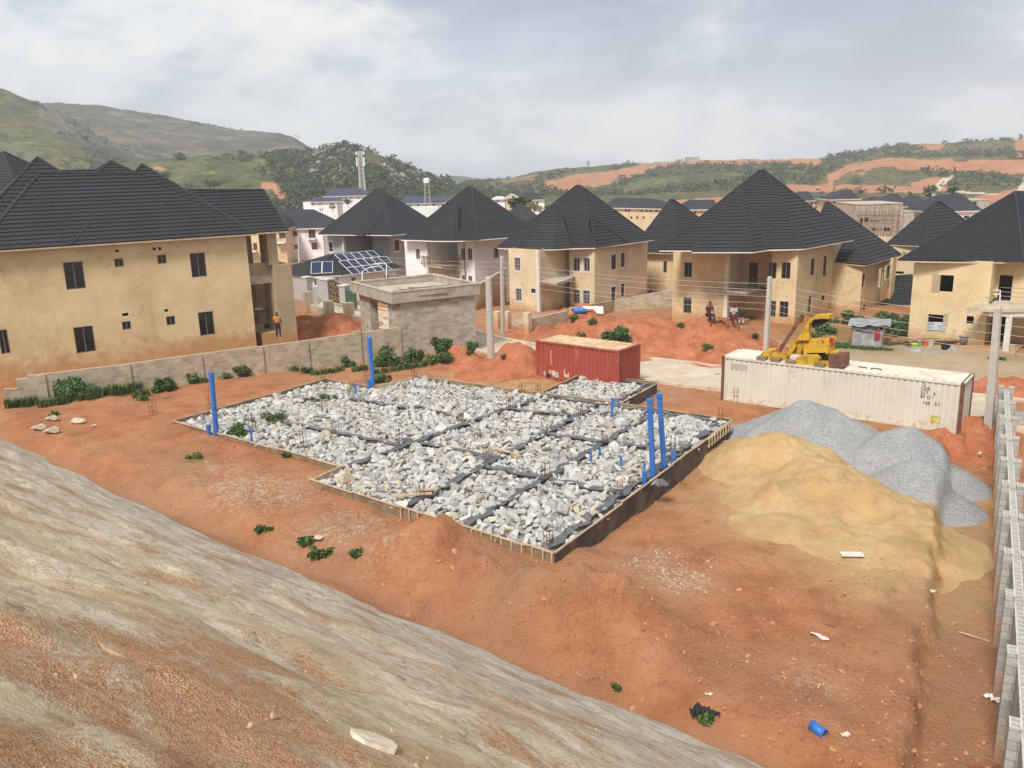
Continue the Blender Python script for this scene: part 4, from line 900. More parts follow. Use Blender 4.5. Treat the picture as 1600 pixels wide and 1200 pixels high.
# ------------------------------------------------------------------ pair of duplexes facing the road
da, db = dirv(-38), dirv(52); al = (-da[0], -da[1])
def duplex(name, label, base_z, C, px_right, px_frl, px_col, pL, wallmat, eavepx, wins_side, wins_right, wins_left, wins_rec, mains, subs, balc, col_px, kw):
    """front of two blocks staggered about a recessed balcony; all walls square to each other"""
    h = thing(name, (C[0], C[1], base_z), label, 'house')
    S = along(C, db, px_right); F = along(C, al, px_frl)
    z1 = hit(eavepx[0], eavepx[1], al_pt(C), C, -.55).z
    Lp = pL; K = along(Lp, da, px_col)                       # left block's front
    rec = 2.0                                                # depth of the recess behind the right block
    rF = off2(F, db, rec); 
    # recess wall runs along -a from rF until it meets the left block's side
    t = (Vector(K) - Vector(rF)).dot(Vector(al)); rK = off2(rF, al, t)
    w = (Vector(C) - Vector(Lp)).dot(Vector(da)); back = max((Vector(S) - Vector(C)).length, 8.)
    S2 = off2(C, db, back); BL = off2(S2, al, w)
    z0 = base_z - .8
    house_walls(h, [(Lp, K, z0, z1, wins_left), (K, rK, z0, z1, []), (rK, rF, z0, z1, wins_rec), (rF, F, z0, z1, []), (F, C, z0, z1, wins_right), (C, S2, z0, z1, wins_side), (S2, BL, z0, z1, []), (BL, Lp, z0, z1, [])], wallmat)
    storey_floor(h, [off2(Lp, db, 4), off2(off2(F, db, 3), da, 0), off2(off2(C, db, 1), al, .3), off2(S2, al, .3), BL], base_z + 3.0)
    ze = z1 - .05
    main_e = [G(x, y, ze) for x, y in mains[1]]; dep = mains[2]
    bk0 = main_e[-1] + Vector((al[0], al[1], 0)) * mains[3]; bk1 = main_e[0] + Vector((db[0], db[1], 0)) * mains[4]
    mb = MB(); ap = [D(x, y, dep) for x, y in mains[0]]
    fan(mb, ap, main_e + [bk0, bk1])
    for sa, se, sd_ in subs:
        e = [G(x, y, ze - .004) for x, y in se]; a_ = D(sa[0], sa[1], sd_)
        cen = sum((v for v in ap), Vector()) / len(ap); b0 = e[-1].lerp(Vector((cen.x, cen.y, ze)), .5); b1 = e[0].lerp(Vector((cen.x, cen.y, ze)), .5)
        fan(mb, a_, [b1] + e + [b0], closed=False)
    mb.build('roof', M['roof'], h)
    allv = main_e
    eaves_trim(h, mains[5] and [G(x, y, ze) for x, y in mains[5]] or main_e, ze, 'white' if wallmat in ('white', 'grey') else 'trim')
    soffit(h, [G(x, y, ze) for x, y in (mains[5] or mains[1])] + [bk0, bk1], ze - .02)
    if balc:
        zb_ = hit(balc[1][0], balc[1][1], Lp, K, -.9).z; h['balcony_z'] = zb_; q = [G(x, y, zb_).xy for x, y in balc]
        mb = MB(); mb.prism(poly_ccw([q[0], q[1], q[2], rF, off2(rK, db, -.02)]), zb_ - .16, zb_); mb.build('balcony_slab', M['lslab'], h)
        mb = MB(); e = .25
        mb.prism(poly_ccw([q[0].lerp(q[1], .1), q[1].lerp(Vector(rK), .08), q[2].lerp(Vector(rK), .15), rK]), zb_ - .34, zb_ - .163); mb.build('balcony_beam', M['lslab'], h)
        mb = MB(); 
        for i, (p, s) in enumerate(zip(q[:-1], q[1:])):
            for k in range(4):
                zz_ = zb_ + .25 + .22 * k; mb.bar((*p, zz_), (*s, zz_), .02)
        mb.build('balcony_rail', M['lframe'], h)
    cp = along(Lp, da, col_px); cp = off2(cp, db, -.05)
    mb = MB(); mb.box((cp[0], cp[1], (base_z - .6 + z1 - .1) / 2), (.34, .34, z1 - .1 - base_z + .6), R(-38)); mb.build('column', M['trim'], h)
    return h, dict(C=C, F=F, K=K, L=Lp, S=S, rF=rF, rK=rK, z1=z1)
def al_pt(C): return off2(C, al, 5)
P4 = T(1241, 507); C4 = (P4.x, P4.y)
L4 = T(1050, 502); h4, i4 = duplex('buff_house', 'unfinished buff house with cracked balcony beyond the tall red earth heap', 0., C4, 1317, 1201, 1133, (L4.x, L4.y), 'yellow', (1256, 388),
    [((1267, 404, 1272.5, 430), 'slide'), ((1286.5, 400, 1291.5, 431), 'slide'), ((1263, 463, 1268, 488), 'slide'), ((1283.5, 462, 1289, 470), 'slide'), ((1310, 453, 1312, 461), 'hole')],
    [((1200.5, 410, 1213, 435), 'slide'), ((1221, 410, 1235, 435.5), 'slide'), ((1204, 470, 1212, 495), 'slide'), ((1218, 471, 1231.5, 495.5), 'slide')],
    [((1069, 410, 1081, 433), 'slide'), ((1068, 465, 1080, 489), 'bars')],
    [((1170, 410, 1184, 446), 'door'), ((1140, 467, 1147, 497), 'door')],
    ([(1187, 266.5), (1195, 267)], [(1030, 390.5), (1256, 388), (1333, 374)], 74.5, 9., 9., [(1030, 390.5), (1081, 390.8), (1081, 393), (1176, 393), (1200, 389.5), (1256, 388), (1333, 374)]),
    [((1155, 297), [(1081, 393), (1176, 393), (1200, 389.5)], 70.6)],
    [(1098, 450), (1166, 457), (1194, 447)], 1134, {})
P3 = T(929, 484); L3 = T(797, 482)
h3, i3 = duplex('grey_framed_house', 'unfinished buff house with grey framed windows, behind the red container', Z(P3.x, P3.y), (P3.x, P3.y), 1011, 890, 842, (L3.x, L3.y), 'cream', (931, 386.5),
    [((955, 398, 962.5, 421), 'slide', {'surround': 'trim'}), ((970, 395, 976, 417), 'slide', {'surround': 'trim'}), ((955, 448, 962, 470), 'slide', {'surround': 'trim'}), ((970, 443, 976, 463), 'slide', {'surround': 'trim'})],
    [((896, 403, 906, 424), 'slide', {'surround': 'trim', 'fm': 'lframe'}), ((912, 403, 921.5, 424), 'slide', {'surround': 'trim', 'fm': 'lframe'}), ((896, 453, 906, 474), 'bars', {'surround': 'trim', 'fm': 'lframe'}), ((911, 454, 921.5, 475), 'bars', {'surround': 'trim', 'fm': 'lframe'})],
    [((804, 403, 813, 423), 'bars', {'surround': 'trim', 'fm': 'lframe'}), ((806, 451, 815, 470), 'bars', {'surround': 'trim', 'fm': 'lframe'}), ((830, 451, 837, 458), 'slide', {'surround': 'trim'})],
    [((858, 403, 867, 432), 'door', {'surround': 'trim'}), ((857, 451, 867, 480), 'door')],
    ([(901, 290), (908, 290.5)], [(777, 386.5), (931, 386.5), (1022, 374)], 89., 10., 10., [(777, 386.5), (807, 389), (866, 389), (892, 387.5), (931, 386.5), (981, 380), (1022, 374)]),
    [((870, 315), [(807, 389), (866, 389), (892, 387.5)], 84.2), ((923, 339), [(931, 387), (982, 379.5)], 83.)],
    [(816, 434), (870, 442.5), (895, 433)], 843, {})
# white house with the gilt balcony rail, grey house left of it
P2 = D(743.5, 470, 97); P2.z = -2.; L2 = D(637, 470, 100)
h2, i2 = duplex('white_house', 'finished white house with brown and gilt balcony railing behind the block gatehouse', -2.2, (P2.x, P2.y), 835, 718, 672, (L2.x, L2.y), 'white', (744, 373),
    [((772, 387, 779, 403), 'slide', {'surround': 'white', 'fm': 'lframe'}), ((772, 429, 780, 445), 'slide', {'surround': 'white', 'fm': 'lframe'})],
    [((720.5, 388, 727, 406), 'slide', {'surround': 'white', 'fm': 'lframe'}), ((731, 388, 738, 406), 'slide', {'surround': 'white', 'fm': 'lframe'}), ((722, 430, 728, 445), 'slide', {'surround': 'white', 'fm': 'lframe'}), ((732, 431, 738, 446), 'slide', {'surround': 'white', 'fm': 'lframe'})],
    [((650, 389, 656, 405), 'slide', {'surround': 'white', 'fm': 'lframe'}), ((653, 429, 659, 440), 'slide', {'surround': 'white', 'fm': 'lframe'})],
    [((677, 382, 682, 405), 'door'), ((692, 389, 698, 407), 'door')],
    ([(731, 292.5), (738, 293)], [(626.5, 374), (745, 374.5), (848, 366)], 107., 10., 11., [(626.5, 374), (680, 376), (708, 376), (745, 374.5), (848, 366)]),
    [((713, 309), [(660, 375), (708, 376), (716, 375)], 101.), ((742, 333), [(708, 376), (745, 374.8), (792, 369.5)], 100.)],
    [(654, 412.5), (690, 417), (719, 412)], 671, {})
mb = MB(); zb_ = h2['balcony_z'] + .01; del h2['balcony_z'], h3['balcony_z'], h4['balcony_z']; q = [G(x, y, zb_) for x, y in ((654, 412.5), (690, 417), (719, 412))]
for a, b in zip(q[:-1], q[1:]):
    for zz_ in (.12, .95): mb.bar(a + Vector((0, 0, zz_)), b + Vector((0, 0, zz_)), .05)
    for k in range(9):
        p = a.lerp(b, k / 8); mb.bar(p + Vector((0, 0, 0)), p + Vector((0, 0, 1.)), .04)
    for k in range(8):
        p, r_ = a.lerp(b, k / 8), a.lerp(b, (k + 1) / 8); mb.bar(p + Vector((0, 0, .15)), r_ + Vector((0, 0, .9)), .03); mb.bar(p + Vector((0, 0, .9)), r_ + Vector((0, 0, .15)), .03)
mb.build('balcony_railing', simple('brown_gilt', (.20, .12, .055), .5, .3, 4.), h2)
def pipe_run(parent, pts, mat='iron', r=.05):
    mb = MB(); mb.tube(pts, r, 6); mb.build('downpipe', M[mat], parent)
F2 = Vector(i2['F']); Cc = Vector(i2['C']); q = F2.lerp(Cc, .45); pipe_run(h2, [(q.x - .1, q.y - .1, i2['z1'] - .2), (q.x - .1, q.y - .1, -2)])
P1 = D(612, 440, 113); L1 = D(513, 440, 116)
h1, i1 = duplex('grey_house', 'finished pale grey house with white window surrounds behind the solar roof', -2.9, (P1.x, P1.y), 680, 585, 540, (L1.x, L1.y), 'grey', (612, 364),
    [((616, 375, 624, 392), 'slide', {'surround': 'white'})], [],
    [((514, 378, 520, 393), 'slide', {'surround': 'white'})],
    [((548, 380, 556, 394), 'door'), ((571, 379, 576, 391), 'slide', {'surround': 'white'}), ((579, 379, 584, 391), 'slide', {'surround': 'white'})],
    ([(588, 295.5), (596, 296)], [(497.5, 366), (612, 367), (694, 358)], 124., 11., 11., None),
    [((552, 338), [(540, 366), (568, 367.2), (590, 365)], 118.), ((596, 330), [(575, 367), (622, 363), (640, 361)], 115.)],
    None, 541, {})
# ------------------------------------------------------------------ house at the right edge
def simple_house(name, label, base, corners, zt, wallmat, wins, roofs, mat='roof', soff=None, trim=None, floor=None, cat='house'):
    """corners: plan polygon (counter-clockwise from the photo's left front); wins[i] on wall i; roofs: list of (apex list, eave list, closed)"""
    h = thing(name, (corners[0][0], corners[0][1], base), label, cat)
    n = len(corners)
    house_walls(h, [(corners[i], corners[(i + 1) % n], base - 1, zt, wins.get(i, [])) for i in range(n)], wallmat)
    mb = MB()
    for ap, ev, cl in roofs: fan(mb, ap, ev, closed=cl)
    mb.build('roof', M[mat], h)
    if trim: eaves_trim(h, trim, trim[0].z)
    if soff: soffit(h, soff, soff[0].z - .02)
    if floor: storey_floor(h, corners, floor)
    return h
L5 = T(1418, 531); B5 = L5.z; Lp = (L5.x, L5.y); K5 = along(Lp, da, 1537); rK5 = off2(K5, db, 2.2); R5 = off2(rK5, da, 9.5); BK5 = off2(R5, db, 9); BL5 = off2(Lp, db, 11)
z5 = hit(1480, 408, Lp, K5, -.5).z; e5 = [G(1404, 406.5, z5), G(1549.5, 409, z5), G(1600, 407.5, z5), G(1790, 401, z5)]
bk = [e5[-1] + Vector((*db, 0)) * 9, e5[0] + Vector((*db, 0)) * 12]
bx = lambda A, B, r: r
h5 = simple_house('raw_house', 'unfinished buff house with glassless openings and white chair on its balcony', B5, [Lp, K5, rK5, R5, BK5, BL5], z5 + .05, 'yellow',
    {0: [((1468.5, 430, 1489.5, 456), 'hole'), ((1450, 491.5, 1474, 505), 'hole'), ((1510, 494, 1521.5, 506), 'hole')], 2: [((1560, 430, 1581, 470), 'hole'), ((1532 + 8, 489, 1575, 540), 'hole')]},
    [([D(1586, 300, 76), D(1660, 300, 76)], [e5[0], G(1600, 409, z5), e5[3]] + bk, True), ([D(1500, 356, 68.6)], [e5[0] + Vector((.02, -.02, .004)), e5[1], e5[2].lerp(bk[0], .35), e5[0].lerp(bk[0], .3)], True)],
    soff=e5 + bk, trim=e5, floor=B5 + 3.05)
# patched surround, corrugated sheet in the lower opening, balcony and its posts
def wallquad(parent, name, mat, A, B, r, off, th=.03):
    o = op_px(A, B, r); A = Vector((A[0], A[1])); d = (Vector((B[0], B[1])) - A).normalized(); n = Vector((d.y, -d.x)); mb = MB()
    mb.add([(A.x + d.x * u - n.x * k, A.y + d.y * u - n.y * k, z) for k in (off, off + th) for u, z in ((o[0], o[2]), (o[1], o[2]), (o[1], o[3]), (o[0], o[3]))],
           [(0, 1, 2, 3), (7, 6, 5, 4), (0, 4, 5, 1), (1, 5, 6, 2), (2, 6, 7, 3), (3, 7, 4, 0)])
    return mb.build(name, M[mat], parent)
wallquad(h5, 'blocked_opening', 'conc', Lp, K5, (1456, 428, 1468.3, 457.5), -.012); wallquad(h5, 'blocked_opening', 'conc', Lp, K5, (1474.3, 490.5, 1481, 509), -.012)
o = op_px(Lp, K5, (1449, 503.5, 1478, 517)); mb = MB(); A = Vector(Lp); d_ = Vector(da); n_ = Vector((d_.y, -d_.x)); k = 30
vs = []
for i in range(k + 1):
    for u in (o[0], o[1]):
        z = o[2] + (o[3] - o[2]) * i / k; p = A + d_ * u + n_ * (.05 + .025 * math.sin(i * 2 * math.pi / 5)); vs.append((p.x, p.y, z + (.06 if u == o[1] else 0)))
mb.add(vs, [(2 * i, 2 * i + 1, 2 * i + 3, 2 * i + 2) for i in range(k)]); mb.build('corrugated_sheet', M['tin'], h5)
zb5 = hit(1560, 474, rK5, R5, -1.6).z; f0 = G(1510, 480, zb5).xy; f1 = G(1545, 483, zb5).xy; f2 = G(1680, 484, zb5).xy
mb = MB(); mb.prism(poly_ccw([K5, f0, f1, f2, R5, rK5]), zb5 - .2, zb5); mb.build('balcony_slab', M['lslab'], h5)
mb = MB(); mb.bar((*(f1 + (Vector(K5) - f1) * .15), zb5 - .36), (*(f2 + (Vector(R5) - f2) * .15), zb5 - .36), .25, .3); mb.build('balcony_beam', M['trim'], h5)
for px in (1571, 1665):
    c = along(f1 + (Vector(K5) - f1) * .15, (f2 - f1).normalized(), px); mb = MB(); mb.box((*c, (B5 - .3 + zb5 - .21) / 2), (.36, .36, zb5 - .21 - B5 + .3), R(-38)); mb.build('column', M['trim'], h5)
pp = [T(1500, 543).xy, T(1585, 556).xy, T(1600, 540).xy, Vector(rK5), Vector(K5)]
mb = MB(); mb.prism(poly_ccw([tuple(v) for v in pp]), B5 - .5, B5 + .14); mb.build('porch_floor', M['conc'], h5)
mb = MB()
for k in range(3): mb.bar((*off2(rK5, off2((0, 0), da, 1), .3), zb5 + .3 + .3 * k), (*off2(rK5, da, 2.4), zb5 + .3 + .3 * k), .03)
mb.build('door_rail', M['lframe'], h5)
# ------------------------------------------------------------------ houses standing behind
# right of the tall-roofed buff house
Pb = T(1343, 487); Cb = (Pb.x, Pb.y); Lb = off2(Cb, al, 6); s1 = along(Cb, db, 1374); K1 = off2(s1, da, .9); s2 = along(K1, db, 1396); bk1 = off2(s2, al, 9)
zb = hit(1353, 414, Lb, Cb, -.5).z; ev = [G(1262, 407, zb), G(1352, 414, zb), G(1408, 398, zb)]; ev += [ev[2] + Vector((*al, 0)) * 9, ev[0] + Vector((*db, 0)) * 8]
simple_house('rear_house', 'ochre house half hidden behind the right side of the tall-roofed buff house', Pb.z, [Lb, Cb, s1, K1, s2, bk1], zb + .03, 'yellow',
    {1: [((1347, 428, 1351, 449), 'slide'), ((1348, 462 + 15, 1352, 492), 'slide')], 3: [((1372 + 4, 420, 1379, 448), 'slide'), ((1385, 415, 1391, 436), 'slide')]},
    [([D(1290, 316.5, 81), D(1296, 317, 81)], ev, True), ([D(1360, 377, 79)], [ev[1] + Vector((0, 0, .01)), ev[2] + Vector((0, 0, .01)), ev[2].lerp(ev[4], .45)], True)], soff=ev, trim=ev[:3], floor=Pb.z + 3)
# between the two buff houses
Pb = D(1052, 462, 93); Cb = (Pb.x, Pb.y); Lb = off2(Cb, al, 9); S = off2(Cb, db, 9)
zb = hit(1020, 394, Lb, Cb, -.5).z; ev = [G(985, 393, zb), G(1062, 396, zb), G(1150, 381, zb)]; ev += [ev[2] + Vector((*al, 0)) * 9, ev[0] + Vector((*db, 0)) * 9]
simple_house('middle_house', 'ochre house seen in the gap between the two buff houses', -.9, [Lb, Cb, S, off2(S, al, 9)], zb + .03, 'yellow',
    {0: [((1036.5, 408, 1042, 426), 'slide'), ((1010.5 + 4, 450, 1018, 468), 'slide')]}, [([D(1047, 312, 97), D(1053, 312.5, 97)], ev, True)], soff=ev, trim=ev[:3], floor=2)
# behind the house at the right edge
Pb = D(1442, 470, 88); Cb = (Pb.x, Pb.y); Lb = along(Cb, al, 1391); S = off2(Cb, db, 9)
zb = hit(1425, 383.5, Lb, Cb, -.5).z; ev = [G(1385, 381.5, zb), G(1440, 384, zb), G(1540, 369, zb)]; ev += [ev[2] + Vector((*al, 0)) * 9, ev[0] + Vector((*db, 0)) * 9]
simple_house('cream_house', 'cream house with plain pointed roof behind the raw house at the right edge', -.8, [Lb, Cb, S, off2(S, al, 9)], zb + .03, 'cream',
    {0: [((1410, 393, 1415, 400), 'hole'), ((1398, 424, 1412, 428), 'hole')]}, [([D(1462, 315.5, 92), D(1470, 316, 92)], ev, True)], soff=ev, trim=ev[:3], floor=2)
# low bungalow roof in that gap
t = thing('bungalow', tuple(D(1400, 487, 80)), 'low outhouse with black sloping roof between two buff houses', 'house')
a, b = D(1379, 482, 78), D(1423, 482, 78); c_, d_ = D(1426, 428, 82), D(1399, 431, 82); e_, f_ = c_ + Vector((3, 6, -3.)), d_ + Vector((-3, 7, -3.))
mb = MB(); roofface(mb, [a, b, c_, d_]); roofface(mb, [c_, d_, f_, e_]); roofface(mb, [a, d_, f_]); roofface(mb, [b, e_, c_]); mb.build('roof', M['roof2'], t)
mb = MB(); mb.prism([(a.x + .3, a.y + .4), (b.x - .3, b.y + .4), (e_.x - .5, e_.y - .3), (f_.x + .5, f_.y - .3)], -1, a.z - .06); mb.build('wall', M['dgrey'], t)
# ------------------------------------------------------------------ bungalow with solar panels
hs = thing('solar_bungalow', tuple(D(560, 455, 100)), 'white and grey bungalow whose charcoal roof carries solar panels', 'house')
zs = -2 + 2.75
e0, e1, e2 = D(476.5, 431.5, 101), D(533, 428.5, 98.5), D(627, 418.5, 103.5)
ze = (e0.z + e1.z + e2.z) / 3
def atz(px, py, z, dep=None): return G(px, py, z)
e0, e1, e2 = G(476.5, 432, ze), G(533, 429.5, ze), G(627, 418.5, ze)
dirE = (e2 - e1); dirE.z = 0; dirE.normalize(); nE = Vector((-dirE.y, dirE.x, 0))
r0 = hit(520, 397.5, e1, e2, 4.2); r1 = hit(586, 391.5, e1, e2, 4.2)
b2 = e2 + nE * 8.5; b0 = e0 + nE * 9
mb = MB(); roofface(mb, [e1, e2, r1, r0]); roofface(mb, [e0, e1, r0]); roofface(mb, [e2, b2, r1]); roofface(mb, [b2, b0, r0, r1]); roofface(mb, [b0, e0, r0]); caps(mb, [(e1, r0), (r0, r1), (r1, e2), (e0, r0)])
g0, g1 = G(455.5, 416.5, ze), G(500, 423.5, ze); ga = D(514, 398.5, 104)
fan(mb, [ga], [g0, g1, g1 + Vector((4, 5, 0)), g0 + Vector((3, 6, 0))]); mb.build('roof', M['roof2'], hs)
w0, w1, w2 = (p.xy + nE.xy * .5 for p in (e0, e1, e2)); w0 = w0 + Vector((.4, 0)); w2 = w2 - dirE.xy * .5; wb2 = w2 + nE.xy * 7.4; wb0 = w0 + nE.xy * 7.4
house_walls(hs, [(w1, w2, -4, ze, [((566, 437, 573, 448), 'slide', {'surround': 'white', 'fm': 'lframe'}), ((572 + 8, 435, 586, 447), 'slide', {'surround': 'white', 'fm': 'lframe'}), ((549, 433, 556, 441), 'slide', {'surround': 'white', 'fm': 'lframe'}), ((601, 430, 608, 440), 'slide', {'surround': 'white', 'fm': 'lframe'})]), (w2, wb2, -4, ze, []), (wb2, wb0, -4, ze, [])], 'white')
house_walls(hs, [(w0, w1, -4, ze, [((491, 436, 496, 446), 'slide', {'surround': 'white', 'fm': 'lframe'})]), (wb0, w0, -4, ze, [])], 'grey', 'side_wall')
eaves_trim(hs, [e0, e1, e2], ze, 'trim', .2)
gw = [g0.xy + Vector((.6, .4)), g1.xy + Vector((-.2, .6)), g1.xy + Vector((3.5, 5)), g0.xy + Vector((3.2, 5.4))]
mb = MB(); mb.prism(poly_ccw([tuple(v) for v in gw]), -4, ze - .02); mb.build('wing_wall', M['grey'], hs); eaves_trim(hs, [g0, g1], ze, 'trim', .2)
# panels lie on the front slope
nrm = (e2 - e1).cross(r0 - e1).normalized(); nrm = nrm if nrm.z > 0 else -nrm
def onroof(px, py):
    d = ray(px, py); t_ = (e1 - CAMP).dot(nrm) / d.dot(nrm); return CAMP + d * t_
upv = nrm.cross(dirE).normalized(); upv = upv if upv.z > 0 else -upv
p0 = onroof(541, 423) ; pw, ph = 1.12, 1.55
def panel(P, w, h, n=None, u=None, v=None, label=''):
    u = u or dirE; v = v or upv; n = n or nrm
    f = MB(); fw = .05
    P = P + n * .11
    for a, b in (((0, 0), (w, 0)), ((w, 0), (w, h)), ((w, h), (0, h)), ((0, h), (0, 0))):
        f.bar(P + u * a[0] + v * a[1], P + u * b[0] + v * b[1], fw, .06, up=tuple(n))
    for a in (.12, w - .12): f.bar(P + u * a + v * .1 - n * .02, P + u * a + v * .1 - n * .15, .05)
    t = f.build('solar_panel', M['whitep'], hs)
    if label: t['label'] = label
    c = MB(); c.extr([(.03, .03), (w - .03, .03), (w - .03, h - .03), (.03, h - .03)], P, u, v, n, .03); c.build('cells', M['panelblue'], t)
tops = [(522, 399), (535, 397.5), (547, 396.5), (559, 395.3), (571, 394.2), (583, 393)]
q0 = onroof(522, 398.5); q1 = onroof(585, 392.5); span = (q1 - q0).dot(dirE); pw = span / 5.3
for r_ in range(3):
    for k in range(6 if r_ else 5):
        u_off = k * (pw + .03) - r_ * .35 + (.35 if r_ == 2 else 0)
        P = q0 + dirE * u_off - upv * ((r_ + 1) * 1.62)
        if r_ == 2 and k in (5,): continue
        panel(P, pw, 1.58)
n2 = (e1 - e0).cross(r0 - e0).normalized(); n2 = n2 if n2.z > 0 else -n2
u2 = (e1 - e0).normalized(); v2 = n2.cross(u2); v2 = v2 if v2.z > 0 else -v2
d_ = ray(486, 429); P = CAMP + d_ * ((e0 - CAMP).dot(n2) / d_.dot(n2))
for k in range(2): panel(P + u2 * (k * 1.25), 1.2, 2.6, n2, u2, v2, 'pale greyish solar panel on the hip end of the roof')
# its boundary: gate piers, patterned gate
ga_, gb_ = D(511, 465, 92), D(541, 474, 88)
for i, (px, y0, y1, dep, w) in enumerate(((481, 433, 455, 97, .7), (503, 434, 458, 95, .7), (513.5, 436, 463, 92, 1.1), (539.5, 446, 466, 88, .8))):
    a, b = D(px, y1, dep), D(px, y0, dep); t = thing('gate_pier', (a.x, a.y, a.z - .4), ('slim grey pier at the far end of the bungalow fence', 'slim grey pier between window and gate of the bungalow', 'thick grey pier at the left of the patterned gate', 'capped pier at the right of the patterned gate')[i], 'pier')
    mb = MB(); mb.box((a.x, a.y, (a.z - .5 + b.z) / 2), (w, w, b.z - a.z + .5), R(-35)); mb.build('shaft', M['grey'], t)
    mb = MB(); mb.box((a.x, a.y, b.z + .07), (w + .18, w + .18, .14), R(-35)); mb.build('cap', M['trim'], t)
t = thing('gate', (ga_.x + .7, ga_.y - .6, ga_.z), 'brown and gilt patterned steel gate of the solar bungalow', 'gate')
a, b = D(517, 463, 91.5), D(537.5, 468, 88.3); zt_ = D(525, 440, 90).z; zb_ = a.z - .5; u = (b - a); u.z = 0
for s in (0, .5):
    p, q = a + u * s, a + u * (s + .49); mb = MB(); mb.prism(poly_ccw([(p.x, p.y), (q.x, q.y), (q.x + .03, q.y + .05), (p.x + .03, p.y + .05)]), zb_, zt_); lf = mb.build('leaf', M['iron'], t)
    mb = MB()
    for r_ in range(3):
        for c in range(2):
            x0 = p.lerp(q, .06 + c * .46); x1 = p.lerp(q, .44 + c * .46); za = zb_ + (zt_ - zb_) * (.08 + r_ * .31); zc = za + (zt_ - zb_) * .22
            off = Vector((-.03, -.05, 0)); mb.bar(Vector((x0.x, x0.y, za)) + off, Vector((x1.x, x1.y, zc)) + off, .07, .03); mb.bar(Vector((x0.x, x0.y, zc)) + off, Vector((x1.x, x1.y, za)) + off, .07, .03); mb.bar(Vector((x0.x, x0.y, zc)) + off, Vector((x1.x, x1.y, zc)) + off, .05, .03)
    mb.build('scrollwork', M['gold'], lf)
t = thing('fence_wall', tuple(D(548, 470, 87)), 'short green painted fence panel beside the capped gate pier', 'fence')
a, b = D(541, 470, 87.5), D(556, 473, 86); mb = MB(); mb.prism(poly_ccw([(a.x, a.y), (b.x, b.y), (b.x + .1, b.y + .15), (a.x + .1, a.y + .15)]), a.z - .6, a.z + 1.1); mb.build('panel', simple('green_panel', (.05, .10, .06), .7), t)

# ------------------------------------------------------------------ block gatehouse and the boundary fence
FB = Vector((-2.52, 61.7)); FA = G(100, 613, 1.15).xy; dF = (FB - FA).normalized(); nF = Vector((-dF.y, dF.x))
gh = thing('gatehouse', (FB.x, FB.y, 0), 'unplastered block gatehouse with flat concrete roof at the end of the fence', 'building')
gc = Vector(along(FB, -dF, 625)); gl = Vector(along(gc, nF, 567)); ghd = (gl - gc).length; gbk = FB + nF * ghd
zp = hit(741, 460, gc, FB).z; ztp = hit(746, 442, gc, FB, -.25).z
mb = MB(); wallface(mb, gc - dF * 0, FB, -1, zp); wallface(mb, FB, gbk, -1, zp); ang = 0
p1 = Vector(along(gc, nF, 611)); p2 = Vector(along(gc, nF, 583)); 
wallface(mb, p1, gc, -1, zp - .25); wallface(mb, gl, p2, -1, zp - .25)
wallface(mb, gc + dF * .25 + nF * (p1 - gc).length, gc + dF * .25, -1, zp - .25); 
mb.prism(poly_ccw([tuple(p) for p in (p1, p1 + dF * .5, gc + dF * .5 + nF * .05, gc + nF * .05 + dF * .03)]), -1, zp - .26)
mb.prism(poly_ccw([tuple(p) for p in (gl, gl + dF * .6, p2 + dF * .6, p2 + dF * .02)]), -1, zp - .26); wallface(mb, gbk, gl + dF * 3., -1, zp)
mb.build('wall', M['blockgate'], gh)
mb = MB(); a = gc - dF * .03; mb.prism(poly_ccw([tuple(a), tuple(a + dF * .3), tuple(gl + dF * .3), tuple(gl - dF * .03)]), zp - .32, zp + .0); mb.build('lintel', M['parapet'], gh)
ov = .45; P_ = [gc - dF * ov - nF * .25, FB + dF * .3 - nF * .25, gbk + dF * .3 + nF * .3, gl - dF * ov + nF * .3]
mb = MB(); mb.prism(poly_ccw([tuple(p) for p in P_]), zp, zp + .18); th = .16
cen = sum(P_, Vector((0, 0))) / 4
for i in range(4):
    p, q = P_[i], P_[(i + 1) % 4]; e = (q - p).normalized(); nn = Vector((-e.y, e.x)); s0, s1 = (th, th) if i % 2 else (0, 0)
    mb.prism(poly_ccw([tuple(v) for v in (p + e * s0, q - e * s1, q - e * s1 + nn * th, p + e * s0 + nn * th)]), zp + .181, ztp - .1)
mb.build('parapet', M['parapet'], gh)
mb = MB()
for i in range(4):
    p, q = P_[i], P_[(i + 1) % 4]; e = (q - p).normalized(); nn = Vector((-e.y, e.x)); s0, s1 = (th + .04, th + .04) if i % 2 else (-.04, -.04)
    mb.prism(poly_ccw([tuple(v) for v in (p + e * s0 - nn * .04, q - e * s1 - nn * .04, q - e * s1 + nn * (th + .04), p + e * s0 + nn * (th + .04))]), ztp - .1, ztp)
mb.build('coping', M['lslab'], gh)
mb = MB(); mb.prism(poly_ccw([tuple(p + (cen - p) * .06) for p in P_]), zp + .19, zp + .26); mb.build('roof_deck', M['lslab'], gh)
g = np.random.default_rng(3)
for i in range(3):
    mb = MB(); p = P_[0].lerp(P_[1], .25 + .25 * i).lerp(cen, .5); zz_ = zp + .36
    for k in range(9):
        q = Vector((p.x, p.y, zz_ + .03 * k)) + Vector((g.normal() * .7, g.normal() * .5, 0)); dd = Vector((dF.x, dF.y, 0)) * g.uniform(.5, 1.1) + Vector((g.normal() * .2, g.normal() * .2, 0)); mb.bar(q - dd * 1.3, q + dd * 1.3, .2, .06)
    tag(mb.build('plank_pile', M['timber']), ('loose planks left near the open end of the gatehouse roof', 'loose planks in the middle of the gatehouse roof', 'loose planks near the road end of the gatehouse roof')[i], 'planks', 'planks left on the gatehouse roof')
